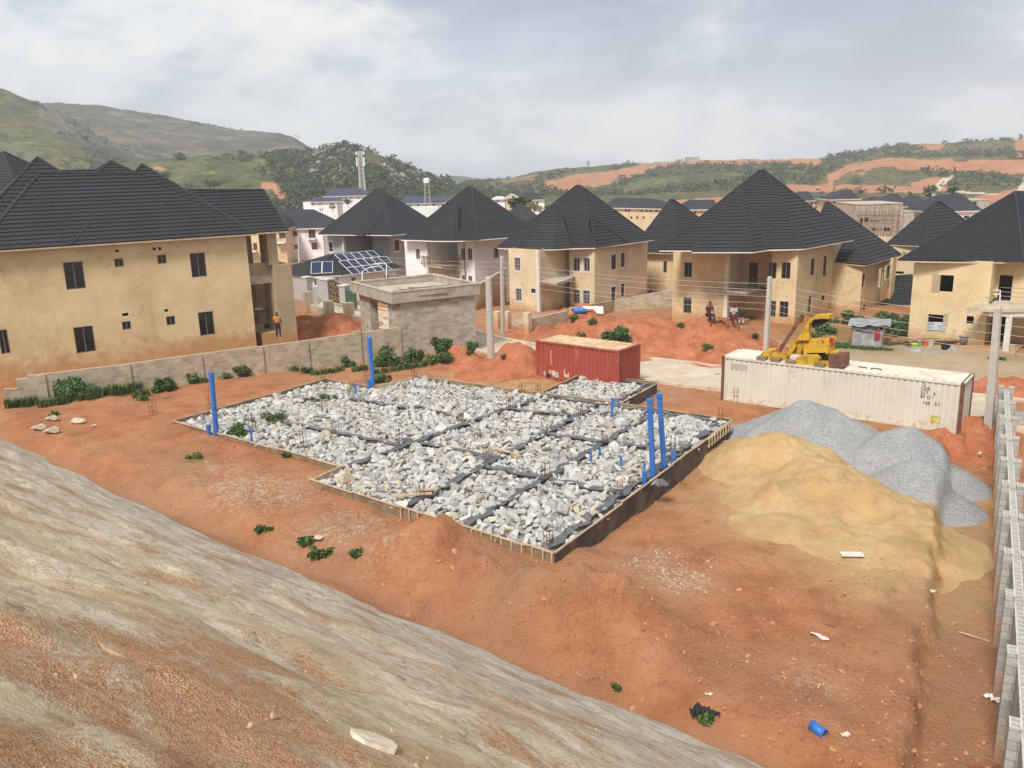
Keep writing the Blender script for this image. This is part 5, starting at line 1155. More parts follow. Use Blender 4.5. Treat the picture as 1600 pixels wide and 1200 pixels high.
# long fence with pilasters, its top stepping down at the left end
ft = thing('fence_wall', (FA.x, FA.y, 0), 'long weathered block boundary fence in front of the big ochre house', 'fence')
ends = [(8, 30, 610, 2), (30, 60, 590, 0), (60, 78, 582, 0), (78, 200, 570, 0), (200, 300, 552, 0), (300, 412, 534, 0), (412, 562, 516, 0), (562, 626, 513, 0)]
ztop = {}
fa = lambda px: Vector(along(FB, -dF, px, 1.))
tops = [(10, 607), (30, 607), (31, 592), (48, 590), (49, 586), (60, 585.5), (200, 569), (300, 555), (400, 541.5), (410, 540.5), (412, 541.5), (480, 532), (555, 521), (562, 514), (570, 522), (625, 511.5)]
mb = MB(); prev = None; thk = .225
pxs = [10, 30, 31, 48, 49, 60, 130, 200, 300, 400, 411, 480, 554, 556, 566, 568, 625]
vs = []; 
for px in pxs:
    p = fa(px); z = hit(px, np.interp(px, [t_[0] for t_ in tops], [t_[1] for t_ in tops]), FA, FB).z; vs.append((p, z))
for (p, z), (q, z2) in zip(vs[:-1], vs[1:]):
    a, b = p + nF * thk, q + nF * thk
    mb.add([(*p, -.6), (*q, -.6), (*q, z2), (*p, z), (*a, -.6), (*b, -.6), (*b, z2), (*a, z)], [(0, 1, 2, 3), (5, 4, 7, 6), (3, 2, 6, 7)])
p, z = vs[0]; mb.add([(*p, -.6), (*(p + nF * thk), -.6), (*(p + nF * thk), z), (*p, z)], [(3, 2, 1, 0)])
mb.build('wall', M['blockwall'], ft)
for px in (68, 200, 312, 407, 478, 560, 622):
    p = fa(px); z = hit(px, np.interp(px, [t_[0] for t_ in tops], [t_[1] for t_ in tops]), FA, FB).z; mb = MB(); mb.box((p.x - nF.x * .02, p.y - nF.y * .02, (z - .6) / 2 - .02), (.5, .12, z + .6), math.atan2(dF.y, dF.x)); mb.build('pilaster', M['blockwall'], ft)
# ------------------------------------------------------------------ raft foundation filled with granite
fd = thing('foundation', (SO.x, SO.y, 0), 'shuttered house foundation packed with granite rubble in the middle of the red plot', 'foundation')
TOP = .70
mb = MB(); mb.prism(poly_ccw(SLAB), -1.2, .46); mb.prism(poly_ccw(EXT), -1.2, .455); mb.build('fill', M['fill'], fd)
def board(p, q, low, name, mat, top=TOP, th=.035, out=0.):
    p, q = Vector(p), Vector(q); d = (q - p).normalized(); n = Vector((d.y, -d.x)) * 1
    return p, q, d, n
def inward(p, q, poly):
    c = Vector((sum(v[0] for v in poly) / len(poly), sum(v[1] for v in poly) / len(poly))); d = (q - p).normalized(); n = Vector((-d.y, d.x)); return n if n.dot(c - p) > 0 else -n
# shutter boards: each plank a little out of line with the next; battens along the top edge and as studs
def shutter(p, q, poly, mat, low, studs=False, seed=0, plank=2.4, topb=True, n=None):
    p, q = Vector(p), Vector(q); n = n or inward(p, q, poly); l = (q - p).length; d = (q - p) / l; g = np.random.default_rng(seed); k = max(1, round(l / plank)); mb = MB(); tb = MB(); st = MB()
    for i in range(k):
        a, b = p + d * (l * i / k + .004), p + d * (l * (i + 1) / k - .004); j = g.uniform(-.025, .02); dz = g.uniform(-.03, .02)
        a2, b2 = a - n * j, b - n * j
        mb.prism(poly_ccw([tuple(a2), tuple(b2), tuple(b2 - n * .03), tuple(a2 - n * .03)]), low, TOP + dz)
        if topb: tb.bar((*(a - n * (.045 + j)), TOP + dz - .015), (*(b - n * (.045 + j)), TOP + dz - .03), .06, .05)
    if studs:
        m_ = int(l / .42)
        for i in range(m_ + 1):
            c = p + d * min(l - .05, .03 + i * l / m_) - n * .065; st.bar((*c, low + .15), (*c, TOP - .06), .045, .05, up=(d.x, d.y, 0))
        st.bar((*(p - n * .10), low + .2), (*(q - n * .10), low + .22), .05, .06)
    mb.build('shutter_board', M[mat], fd)
    if topb: tb.build('top_batten', M['batten'], fd)
    if studs: st.build('studs', M['batten'], fd)
def edge(i): return SLAB[i], SLAB[(i + 1) % len(SLAB)]
shutter(SLAB[0], SLAB[1], SLAB, 'bitumen', -1.0, False, 2, 2.6)
e0, e1 = Vector(SLAB[9]), Vector(SLAB[0]); mid_ = e0.lerp(e1, .42)
shutter(mid_, e1, SLAB, 'ply', -.05, True, 3, 1.2); shutter(e0 - (e1 - e0) * .02, mid_, SLAB, 'ply', .0, False, 4, 1.3)
shutter(SLAB[7], SLAB[8], SLAB, 'ply', .2, False, 5, 2.); shutter(SLAB[8], SLAB[9], SLAB, 'batten', .2, False, 6, 2.)
shutter(SLAB[6], SLAB[7], SLAB, 'ply', .2, False, 7); shutter(SLAB[5], SLAB[6], SLAB, 'ply', .2, False, 8); shutter(SLAB[4], SLAB[5], SLAB, 'batten', .2, False, 9)
shutter(SLAB[3], SLAB[4], SLAB, 'ply', .0, False, 10); shutter(SLAB[1], SLAB[2], SLAB, 'bitumen', -.3, False, 11); shutter(SLAB[2], SLAB[3], SLAB, 'ply', .0, False, 16)
shutter(EXT[0], EXT[1], EXT, 'bitumen', -.6, False, 12); shutter(EXT[1], EXT[2], EXT, 'ply', -.2, False, 13); shutter(EXT[2], EXT[3], EXT, 'ply', -.2, False, 14)
# a braced panel near the far right corner
mb = MB(); n_ = -inward(Vector(SLAB[0]), Vector(SLAB[1]), SLAB); d_ = (Vector(SLAB[1]) - Vector(SLAB[0])).normalized()
a, b = Vector(sl(0, 13.9)) + n_ * .09, Vector(sl(0, 16.9)) + n_ * .09
for zz_ in (.64, .28): mb.bar((*a, zz_), (*b, zz_), .05, .07)
for k in range(9): c = a.lerp(b, k / 8) + n_ * .055; mb.bar((*c, .24), (*c, .68), .05, .055, up=(d_.x, d_.y, 0))
mb.build('brace_panel', M['batten'], fd)
# beam trenches lined with black polythene, slightly crumpled
STRIPS = [((3.9, .4), (3.95, 17.), .42), ((6.95, .9), (7.15, 17.1), .5), ((12.15, 3.2), (10.7, 16.8), .5), ((.3, 5.95), (6.9, 5.95), .55), ((7.1, 7.1), (11.5, 7.15), .45), ((.3, 11.7), (7.1, 11.1), .5), ((7.4, 14.4), (11.4, 13.8), .4), ((12.2, 6.45), (19.8, 6.5), .42), ((16.0, 11.6), (20.2, 11.6), .4), ((.42, .4), (.42, 17.), .46), ((4.4, 17.0), (10.8, 17.1), .3), ((.3, 16.95), (4.5, 17.05), .4), ((12.3, 11.4), (15.8, 12.1), .3), ((6.55, 17.8), (6.55, 22.2), .3), ((6.5, 22.15), (10.9, 22.1), .35)]
for si, (a, b, w) in enumerate(STRIPS):
    w *= .72; a, b = Vector(sl(*a)), Vector(sl(*b)); d = (b - a).normalized(); n = Vector((-d.y, d.x)); k = int((b - a).length / .22) + 2; g = np.random.default_rng(si); vs = []
    for i in range(k):
        c = a.lerp(b, i / (k - 1)) + n * (.08 * math.sin(i * .8 + si))
        for j in range(5):
            t_ = (j - 2) / 2; ww = w / 2 * (1 + .25 * math.sin(i * 1.3 + j))
            z = .565 + .085 * abs(t_) + .02 * math.sin(i * 1.7 + j * 2.1) + g.uniform(-.015, .02); q = c + n * (t_ * ww); vs.append((q.x, q.y, z))
    mb = MB(); mb.smooth = True; mb.add(vs, [(i * 5 + j, i * 5 + j + 1, (i + 1) * 5 + j + 1, (i + 1) * 5 + j) for i in range(k - 1) for j in range(4)]); mb.build('polythene_lining', M['poly'], fd)
# granite rubble
def inpoly1(x, y, poly): return inpoly(np.array([x]), np.array([y]), poly)[0]
def segd(P, a, b):
    a, b = np.array(a), np.array(b); d = b - a; t_ = np.clip(((P - a) @ d) / (d @ d), 0, 1); return np.linalg.norm(P - (a + t_[:, None] * d), axis=1)
g = np.random.default_rng(21)
stp = .26
sx, tx = np.meshgrid(np.arange(-.2, 25.5, stp), np.arange(-.2, 23, stp)); loc = np.stack([sx.ravel(), tx.ravel()], 1) + g.uniform(-.11, .11, (sx.size, 2))
wx = SO.x + SA.x * loc[:, 0] + SB.x * loc[:, 1]; wy = SO.y + SA.y * loc[:, 0] + SB.y * loc[:, 1]
ok = np.zeros(len(loc), bool)
for poly in (SLAB, EXT):
    c = np.array(poly).mean(0); ins = inpoly(wx, wy, [tuple(p) for p in poly])
    dm = np.full(len(loc), 9.)
    for i in range(len(poly)): dm = np.minimum(dm, segd(np.stack([wx, wy], 1), poly[i], poly[(i + 1) % len(poly)]))
    ok |= ins & (dm > .15)
for a, b, w in STRIPS: ok &= segd(loc, a, b) > w * .30 + g.uniform(-.08, .12, len(loc))
bare = [((19.9, 12.9), .5), ((20.6, 4.2), .6), ((1.6, 8.2), .35), ((12., 6.3), .4)]
for c, r in bare: ok &= np.linalg.norm(loc - np.array(c), axis=1) > r * g.uniform(.7, 1.2, len(loc))
RP = np.stack([wx, wy, np.full(len(wx), .515)], 1)[ok]; 
RS = np.clip(g.lognormal(math.log(.208), .30, len(RP)), .12, .40); RP[:, 2] += g.uniform(-.05, .05, len(RP)) + RS * .02
dist = np.hypot(RP[:, 0], RP[:, 1]) / RS * .18
order = np.argsort(dist); nearr = order[:300]; farr = order[300:]
tag(rocks_mesh('granite_rubble', RP[farr], RS[farr], 22, M['granite']), kind='stuff')
proto = []
for i, (v, f) in enumerate(RV):
    me = bpy.data.meshes.new('rock'); me.from_pydata([tuple(p) for p in v], [], [tuple(q) for q in f]); me.materials.append(M['granite']); me.update(); proto.append(me)
for i in nearr:
    o = bpy.data.objects.new('rock', proto[int(g.integers(len(proto)))]); COL.objects.link(o); o.location = RP[i]; o.scale = (RS[i],) * 3
    o.rotation_euler = (g.normal() * .5, g.normal() * .5, g.uniform(0, 6.28)); tag(o, 'pale grey broken granite rock packed in the near corner of the foundation', 'rock', 'granite rocks packed in the foundation')
# second layer of scattered smaller chips between
k = 4000; ii = g.integers(len(RP), size=k); cp_ = RP[ii] + np.stack([g.uniform(-.2, .2, k), g.uniform(-.2, .2, k), np.full(k, -.01)], 1)
tag(rocks_mesh('granite_chips_rubble', cp_, g.uniform(.045, .10, k), 23, M['granite'], RVL), kind='stuff')
# starter bars: each bundle four rods with two links
def starter(s, t_, h, label, base=.4, st=True, spread=.11, lean=0.):
    p = Vector(sl(s, t_)); o = thing('starter_bars', (p.x, p.y, base), label, 'rebar', 'rebar starter bars of the foundation'); g2 = np.random.default_rng(int(s * 97 + t_ * 13 + 500))
    for i, j in ((-1, -1), (1, -1), (1, 1), (-1, 1)):
        a = p + SA * (i * spread) + SB * (j * spread); hh = h * g2.uniform(.8, 1.08); e = a + Vector((g2.normal() * .03 + lean, g2.normal() * .03))
        mb = MB(); mb.tube([(*a, base), (*e, base + hh)], .011, 5); mb.build('rod', M['rebar'], o)
    if st:
        for zz_ in (base + h * .35, base + h * .6):
            mb = MB(); q = [p + SA * (i * spread) + SB * (j * spread) for i, j in ((-1, -1), (1, -1), (1, 1), (-1, 1))]
            for i in range(4): mb.bar((*q[i], zz_), (*q[(i + 1) % 4], zz_), .012)
            mb.build('link', M['rebar'], o)
BARS = [(.55, .55, .85, 'rusty rebar cage standing in the near corner of the foundation'), (7., 1.7, .9, 'rebar cage behind the low boards left of the near corner'), (.6, 6., .8, 'rebar cage beside the tall blue pipes at the right edge'), (.7, 11.6, .9, 'rebar pair near the right edge beyond the blue pipes'), (.4, 16.9, .9, 'rebar pair in the far right corner of the foundation'),
        (3.9, 5.95, 1.0, 'rebar cage where the black lined trenches meet left of the blue pipes'), (7.05, 6.4, 1.1, 'rebar cage where two black trenches cross at the foundation centre'), (3.95, 11.4, .7, 'short rebar cage at the trench crossing behind the blue pipes'), (7.1, 11.1, .9, 'rebar cage at the crossing of trenches near the rear annexe'), (6.9, 14.4, 1., 'rebar cage just in front of the rear annexe'),
        (12.1, 6.5, 1.1, 'rebar cage at the left trench crossing among dark rags'), (11.6, 10.6, 1.1, 'rebar cage beside the dark rag on the middle trench'), (10.9, 14., 1.1, 'rebar cage on the rear trench left of the annexe'), (16., 4.2, 1.1, 'rebar cage on the left front strip of the foundation'), (16.2, 6.45, .8, 'short rebar bundle on the left trench'),
        (20., 4.6, 1.3, 'rebar bundle beside the lone tall blue pipe at the left'), (19.6, 9., 1.3, 'tall rebar bundle in the left part near the weeds'), (20.4, 12., 1.1, 'rebar bundle beside the short blue pipe at the rear left'), (19.9, 17.1, 1., 'rebar bundle at the rear corner of the foundation'), (24.6, 14., 1.2, 'rebar bundle at the rear left end of the foundation'),
        (11.3, 17.6, 1., 'rebar bundle beside the left board of the rear annexe'), (12.2, 17.3, .9, 'bent rebar bundle left of the rear annexe'), (6.3, 18.2, .9, 'rebar bundle inside the near corner of the rear annexe'), (4.6, 18., .8, 'rebar bundle outside the right board of the rear annexe'), (1.2, 21.5, .9, 'rebar bundle standing in soil between foundation and white container'),
        (25.6, 6.4, 1.3, 'rebar bundle on a low concrete stub beyond the left corner'), (27.2, 4., 1.2, 'rebar bundle on a stub at the far left of the plot'), (22.5, 15.6, 1.2, 'rebar bundle in the soil behind the left part'), (9.4, 9.2, .7, 'short rebar bundle among rubble right of centre')]
for s, t_, h, lb in BARS: starter(s, t_, h, lb)
# blue pipes
def pipe(px, pyb, pyt, lean_px, r, label, lab2=None, cat='pipe', z=.5, side=None):
    P = G(px, pyb, z); zt_ = None
    lo, hi = 0., 6.
    for _ in range(40):
        m_ = (lo + hi) / 2; v = Vector((P.x, P.y, z + m_)) - CAMP; y_ = 600 - CF * v.dot(_up) / v.dot(_fw)
        if y_ > pyt: lo = m_
        else: hi = m_
    h = lo; o_ = hit(px + lean_px, pyt, (P.x - 1, P.y), (P.x + 1, P.y)); E = Vector((o_.x, o_.y, z + h))
    if side is None and abs(lean_px) < .5: E.x = P.x
    mb = MB(); mb.smooth = False; mb.tube([Vector((P.x, P.y, z - .3)), E], r, 14); d = (E - P).normalized()
    mb.tube([E - d * .16, E + d * .004], r * 1.12, 14)
    if side: 
        q = P.lerp(E, .55); mb.tube([q, q + Vector((side, -.1, .1)), q + Vector((side * 1.1, -.12, .35))], r * .8, 10)
    tag(mb.build('pipe', M['bluepipe']), label, cat, 'blue pipes standing in the foundation')
pipe(338, 681, 582, -8, .125, 'tall blue pipe standing alone at the left corner of the foundation')
pipe(327, 679, 664, 0, .11, 'short blue pipe stub left of the lone tall blue pipe')
pipe(395, 694, 668, -4, .055, 'thin short blue pipe right of the green weed clump')
pipe(583, 606, 527, -6, .13, 'tall blue pipe at the rear left edge of the foundation')
pipe(577, 610, 593, 0, .10, 'short blue stub beside the rear tall blue pipe')
pipe(556, 617, 601, 0, .06, 'thin blue stub left of the rear tall blue pipe')
pipe(956, 652, 622, 1, .07, 'blue pipe with a side branch beside the rear annexe', side=.3)
pipe(1021, 747, 623, -6, .115, 'left one of the two tallest blue pipes at the right edge')
pipe(1039, 733, 615, -9, .115, 'right one of the two tallest blue pipes at the right edge')
pipe(1052, 725, 704, 0, .10, 'short thick blue stub right of the two tallest pipes')
pipe(1007, 757, 736, 0, .10, 'short thick blue stub left of the two tallest pipes')
pipe(1007, 741, 724, 0, .045, 'thin blue pipe just behind the thick left stub')
pipe(923, 725, 706, 0, .05, 'front one of two thin blue stubs among the pale rubble')
pipe(937, 716, 703, 0, .05, 'rear one of two thin blue stubs among the pale rubble')
pipe(970, 730, 713, 0, .05, 'thin blue stub between the pale rubble and the tallest pipes')
# planks and rags lying on the rubble
for px, py, l, a, lb in ((645, 773, 1.5, .3, 'yellowish plank lying on rubble near the low boards'), (668, 765, .9, .45, 'short yellow plank beside the longer one on the rubble'), (783, 703, 1., -.5, 'thin pale batten lying across the middle trench')):
    P = G(px, py, .78); mb = MB(); mb.box(P, (l, .16, .05), a, Matrix.Rotation(a, 4, 'Z') @ Matrix.Rotation(.06, 4, 'Y')); tag(mb.build('plank', M['batten']), lb, 'plank')
for px, py, r, lb, mt in ((634, 690, .45, 'black rag at the left trench crossing', 'poly'), (727, 649, .4, 'black rag on the middle trench beside rebar', 'poly'), (757, 716, .5, 'black plastic bundle by the central rebar cage', 'poly'), (1030, 755, .4, 'dark rag at the foot of the tall blue pipes', 'poly')):
    P = G(px, py, .62); g2 = np.random.default_rng(px); mb = MB(); n_ = 14; vs = [(P.x, P.y, P.z + .16)]
    for k_, rr in ((1, .5), (2, 1.)):
        for j in range(n_): a = 2 * math.pi * j / n_; q = r * rr * g2.uniform(.6, 1.15); vs.append((P.x + math.cos(a) * q, P.y + math.sin(a) * q * .7, P.z + (.14 if k_ == 1 else -.03) + g2.uniform(-.05, .06)))
    mb.add(vs, [(0, 1 + j, 1 + (j + 1) % n_) for j in range(n_)] + [(1 + j, 1 + n_ + j, 1 + n_ + (j + 1) % n_, 1 + (j + 1) % n_) for j in range(n_)]); tag(mb.build('rag', M[mt]), lb, 'rag')

# ------------------------------------------------------------------ heaps of sand, gravel, earth
def heap(name, label, bumps, seed, mat, cat, grid=.16, rough=.12, cone=True, kind=None, tex=1.2):
    """bumps: (x, y, radius, height, squash, angle) on the ground; smooth union of rounded cones"""
    bx0 = min(b[0] - b[2] * 2 for b in bumps); bx1 = max(b[0] + b[2] * 2 for b in bumps); by0 = min(b[1] - b[2] * 2 for b in bumps); by1 = max(b[1] + b[2] * 2 for b in bumps)
    X, Y = np.meshgrid(np.arange(bx0, bx1, grid), np.arange(by0, by1, grid)); x, y = X.ravel(), Y.ravel()
    H = heapfn(x, y, bumps, seed, rough, cone, tex); HEAPS.append((bx0, bx1, by0, by1, lambda x, y: heapfn(x, y, bumps, seed, rough, cone, tex)))
    zg = height(x, y); F = gridfaces(X.shape[1], X.shape[0]); keep = (H[F] > -.04).any(1)
    o = npmesh(name, np.stack([x, y, zg + np.maximum(H, -.25)], 1), F[keep], M[mat], smooth=True)
    # drop loose vertices
    bm = bmesh.new(); bm.from_mesh(o.data); bmesh.ops.delete(bm, geom=[v for v in bm.verts if not v.link_faces], context='VERTS'); bm.to_mesh(o.data); bm.free()
    return tag(o, label, cat, None, kind or 'thing')
def heapfn(x, y, bumps, seed, rough, cone, tex):
    H = np.full(x.shape, -9.)
    wx_ = .25 * fbm(x, y, .45, 3, seed + 3); wy_ = .25 * fbm(x, y, .45, 3, seed + 7)
    for (cx, cy, r, h, sq, an) in bumps:
        dx, dy = x - cx + wx_ * r * .35, y - cy + wy_ * r * .35; u = dx * math.cos(an) + dy * math.sin(an); v = (-dx * math.sin(an) + dy * math.cos(an)) / sq
        d = np.sqrt(u * u + v * v + (.22 * r) ** 2) - .0; hh = h * (1.24 - d / r * 1.22) if cone else h * (np.exp(-(u * u + v * v) / r ** 2 * 1.7) * 1.12 - .12)
        k = .12; hh = hh - (.0 if cone else .03); H = np.maximum(H, hh) + k * np.exp(-np.abs(H - hh) / k) * .5 * np.clip(np.maximum(H, hh) / .25, 0, 1)
    lift = np.clip(H / .5, 0, 1); return H + lift * rough * fbm(x, y, tex, 4, seed) + lift * rough * .35 * fbm(x, y, tex * 4, 2, seed + 9) - (0 if cone else .02)
def at(px, py): P = T0(px, py); return P.x, P.y
def bmp(px, py, r, h, sq=1., an=0.): x, y = at(px, py); return (x, y, r, h, sq, an)
heap('sand_pile', 'wide yellow sand pile spreading right of the foundation', [bmp(1215, 722, 3.3, 1.45), bmp(1165, 712, 2.4, .9), bmp(1290, 765, 3.0, 1.1), bmp(1240, 780, 2.6, .75), bmp(1340, 790, 2.8, .95), bmp(1400, 815, 2.6, .7), bmp(1330, 840, 2.4, .4), bmp(1455, 835, 2.3, .45), bmp(1220, 820, 2.0, .3), bmp(1410, 855, 2.2, .3)], 3, 'sand', 'sand pile', rough=.17, tex=.8, cone=False, grid=.11)
heap('gravel_pile', 'rearmost grey gravel pile, partly behind the sand against the white container', [bmp(1262, 690, 4.0, 2.05, .9, -.6), bmp(1195, 682, 2.4, 1.0)], 5, 'gravel', 'gravel pile', rough=.05)
heap('gravel_pile', 'middle grey gravel pile before the right end of the white container', [bmp(1412, 722, 2.9, 1.65, .95, -.5), bmp(1470, 738, 1.9, .95)], 6, 'gravel', 'gravel pile', rough=.05)
heap('gravel_pile', 'nearest grey gravel pile sloping to the right beside the sand', [bmp(1430, 766, 2.3, 1.3, .95, -.4), bmp(1476, 776, 1.6, .75)], 7, 'gravel', 'gravel pile', rough=.05)
# ------------------------------------------------------------------ road with kerbs
up_ = [T(*p).xy for p in ((457, 450), (483, 460), (515, 465.5), (543, 475), (563, 483))] + [Vector((-2.75, 68.6)), Vector((.2, 64.4)), Vector((3.6, 60.6)), Vector((9.25, 57.2)), Vector((13.5, 53.8)), Vector((26, 45.3)), Vector((60, 22.5))]
lo_ = [T(*p).xy for p in ((455, 470), (480, 480), (515, 488), (545, 496), (567, 503))] + [Vector((-6.4, 66.6)), Vector((-2.6, 61.9)), Vector((1., 57.2)), Vector((5.6, 53.2)), Vector((10.2, 49.9)), Vector((24.6, 40.3)), Vector((58, 18))]
up_.insert(0, up_[0] + Vector((-10, 16))); lo_.insert(0, lo_[0] + Vector((-12, 12)))
def refine(pts, n=6):
    out = []
    for i in range(len(pts) - 1):
        for k in range(n): out.append(pts[i].lerp(pts[i + 1], k / n))
    return out + [pts[-1]]
U, Lw = refine(up_), refine(lo_); vs = []; kk = 9
for a, b in zip(U, Lw):
    za, zb_ = Z(a.x, a.y), Z(b.x, b.y)
    for j in range(kk): t_ = j / (kk - 1); p = a.lerp(b, t_); vs.append((p.x, p.y, max(Z(p.x, p.y), za + (zb_ - za) * t_) + .03))
mb = MB(); mb.smooth = True; mb.add(vs, [(i * kk + j, (i + 1) * kk + j, (i + 1) * kk + j + 1, i * kk + j + 1) for i in range(len(U) - 1) for j in range(kk - 1)]); tag(mb.build('road', M['road']), kind='structure')
def kerb(line, side):
    mb = MB(); rs = []
    for i, p in enumerate(line):
        d = (line[min(i + 1, len(line) - 1)] - line[max(i - 1, 0)]).normalized(); n = Vector((-d.y, d.x)) * side; z = Z(p.x, p.y) + .03; j = .02 * math.sin(i * 2.3)
        rs.append([(p.x, p.y, z - .3), (p.x, p.y, z + .15 + j), (p.x + n.x * .28, p.y + n.y * .28, z + .16 + j), (p.x + n.x * .28, p.y + n.y * .28, z - .3)])
    vs = [v for r in rs for v in r]; mb.add(vs, [(i * 4 + j, i * 4 + j + 1, (i + 1) * 4 + j + 1, (i + 1) * 4 + j) for i in range(len(rs) - 1) for j in range(3)]); return tag(mb.build('kerb', M['kerb']), kind='structure')
kerb(U, 1); kerb(Lw, -1)
# low stub wall with square stumps beside the road, left
t = thing('fence_wall', tuple(T(520, 505)), 'low half built wall with square stumps along the road behind the fence', 'fence')
W_ = [T(458, 478), T(483, 488), T(515, 497), T(546, 500), T(585, 511)]
mb = MB()
for a, b, hh in zip(W_[:-1], W_[1:], (.9, .75, .5, .5)):
    d = (b - a); d.z = 0; d.normalize(); n = Vector((-d.y, d.x, 0)) * .2
    a2, b2 = a + Vector((0, 0, hh)), b + Vector((0, 0, hh)); lo2 = Vector((0, 0, -1.)); vs = [a + lo2, b + lo2, b2, a2]; mb.add(vs + [v + n for v in vs], [(0, 1, 2, 3), (5, 4, 7, 6), (3, 2, 6, 7), (0, 3, 7, 4), (1, 5, 6, 2)])
mb.build('wall', M['blockwall'], t)
for k_, hh in ((1, 1.9), (2, 1.5), (3, 1.5)): a = W_[k_]; mb = MB(); mb.box((a.x, a.y, a.z + hh / 2 - .3), (.75, .75, hh + .6), .5); mb.build('stump', M['conc'], t)
# ------------------------------------------------------------------ earth heaps
heap('earth_heap', 'tall rounded red earth heap in front of the buff house with the column', [bmp(1105, 548, 5.2, 2.5, .8, -.3), bmp(1150, 556, 4., 1.5), bmp(1060, 546, 4., 1.5), bmp(1180, 562, 2.4, .8)], 31, 'heap', 'earth heap', .25, .28, False)
heap('earth_heap', 'long lumpy red earth heap with bushes behind the red container', [bmp(1000, 535, 5.0, 1.8), bmp(950, 528, 5.0, 1.7), bmp(1035, 548, 3.5, 1.1), bmp(975, 550, 3.2, .8), bmp(915, 515, 3.6, 1.1)], 32, 'heap', 'earth heap', .25, .3, False)
heap('earth_heap', 'low red earth heap in front of the grey framed house', [bmp(905, 500, 3.8, 1.3), bmp(870, 512, 3.5, .8), bmp(845, 520, 3.0, .5)], 33, 'heap', 'earth heap', .25, .25, False)
heap('earth_heap', 'pointed red earth heap left of the red container', [bmp(812, 578, 2.9, 1.75, .9), bmp(775, 583, 2.6, .7), bmp(838, 582, 2.2, .8)], 34, 'heap', 'earth heap', .18, .2, False)
heap('earth_heap', 'small red earth heap against the gatehouse wall', [bmp(712, 566, 2.2, 1.2), bmp(735, 570, 2., .7)], 35, 'heap', 'earth heap', .2, .15, False)
heap('earth_heap', 'dark red earth heap behind the fence beside the low stub wall', [bmp(520, 522, 3.5, 1.6), bmp(480, 522, 3., 1.3), bmp(560, 522, 3., .9)], 36, 'heap', 'earth heap', .25, .3, False)
heap('earth_bank', 'straight red earth bank beyond the road at the right edge', [(28.6 + 2.6 * k, 46.9 - 1.72 * k, 2.2, .95, .8, -.59) for k in range(0, 9)], 37, 'heap', 'earth bank', .3, .22, False)
heap('earth_heap', 'dug out brown earth heap under the right end of the white container', [bmp(1512, 690, 1.8, .7), bmp(1530, 672, 1.5, .6)], 38, 'heap', 'earth heap', .12, .2, False)
# ------------------------------------------------------------------ containers
def container(name, label, O, yaw, Ln, Wd, Hh, side, top, post, rail, pitch=.28, marks=None):
    a = Vector((math.cos(yaw), math.sin(yaw), 0)); b = Vector((-a.y, a.x, 0)); O = Vector(O); k = Vector((0, 0, 1)); t = thing(name, tuple(O), label, 'container')
    def corrug(P, u, n, l, nm):
        """corrugated steel sheet from P along u; n points out of the box"""
        xs = []; x = .0
        while x < l - 1e-6:
            for dx, o in ((0, .0), (.07, 0.), (.105, -.045), (.175, -.045), (.21, 0.)):
                if x + dx <= l: xs.append((x + dx, o))
            x += .28
        xs.append((l, 0.)); mb = MB(); vs = []
        for x, o in xs:
            for z in (.14, Hh - .11): vs.append(P + u * x + n * o + k * z)
        mb.add(vs, [(2 * i, 2 * i + 2, 2 * i + 3, 2 * i + 1) for i in range(len(xs) - 1)]); return mb.build(nm, M[side], t)
    e = .09
    corrug(O + a * .16 + b * .05, a, -b, Ln - .32, 'side_panel'); corrug(O + b * (Wd - .05) + a * (Ln - .16), -a, b, Ln - .32, 'side_panel')
    corrug(O + a * (Ln - .05) + b * .16, b, a, Wd - .32, 'end_panel'); corrug(O + a * .05 + b * (Wd - .16), -b, -a, Wd - .32, 'end_panel')
    for i in (0, 1):
        for j in (0, 1):
            c = O + a * (.08 if i == 0 else Ln - .08) + b * (.08 if j == 0 else Wd - .08); mb = MB(); mb.box(c + k * (Hh / 2), (.16, .16, Hh - .24), yaw); p = mb.build('corner_post', M[post], t)
            for z in (.06, Hh - .06): mb = MB(); mb.box(c + k * z, (.18, .18, .12), yaw); mb.build('corner_casting', M[post], p)
    for z, h_, nm in ((.07, .14, 'bottom_rail'), (Hh - .055, .11, 'top_rail')):
        for P, u, l in ((O + b * .05, a, Ln), (O + b * (Wd - .05), a, Ln), (O + a * .05, b, Wd), (O + a * (Ln - .05), b, Wd)):
            mb = MB(); mb.bar(P + u * .17 + k * z, P + u * (l - .17) + k * z, .09, h_ - .01); mb.build(nm, M[rail], t)
    mb = MB(); vs = []; xs = []; x = .1
    while x < Ln - .1:
        for dx, o in ((0, 0.), (.12, 0.), (.16, .022), (.28, .022), (.32, 0.)):
            if x + dx <= Ln - .1: xs.append((x + dx, o))
        x += .42
    for x, o in xs:
        for y in (.1, Wd - .1): vs.append(O + a * x + b * y + k * (Hh - .015 + o))
    mb.add(vs, [(2 * i, 2 * i + 2, 2 * i + 3, 2 * i + 1) for i in range(len(xs) - 1)]); mb.build('roof_sheet', M[top], t)
    mb = MB(); q = [O + a * .12 + b * .12, O + a * (Ln - .12) + b * .12, O + a * (Ln - .12) + b * (Wd - .12), O + a * .12 + b * (Wd - .12)]; mb.prism([(v.x, v.y) for v in q], O.z + .12, O.z + Hh - .13); mb.build('inner_shell', M[side], t)
    return t, a, b, O
YW = R(-37.6)
WC = Vector((11.72, 46.46, 0)); WH = 2.52
wt, wa, wb_, _ = container('container', 'long rusty white shipping container carrying a yellow machine', WC, YW, 12.19, 2.44, WH, 'wcont', 'wtop', 'rust', 'wcont')
RC = Vector((1.53, 52.24, 0)); RY = R(-39)
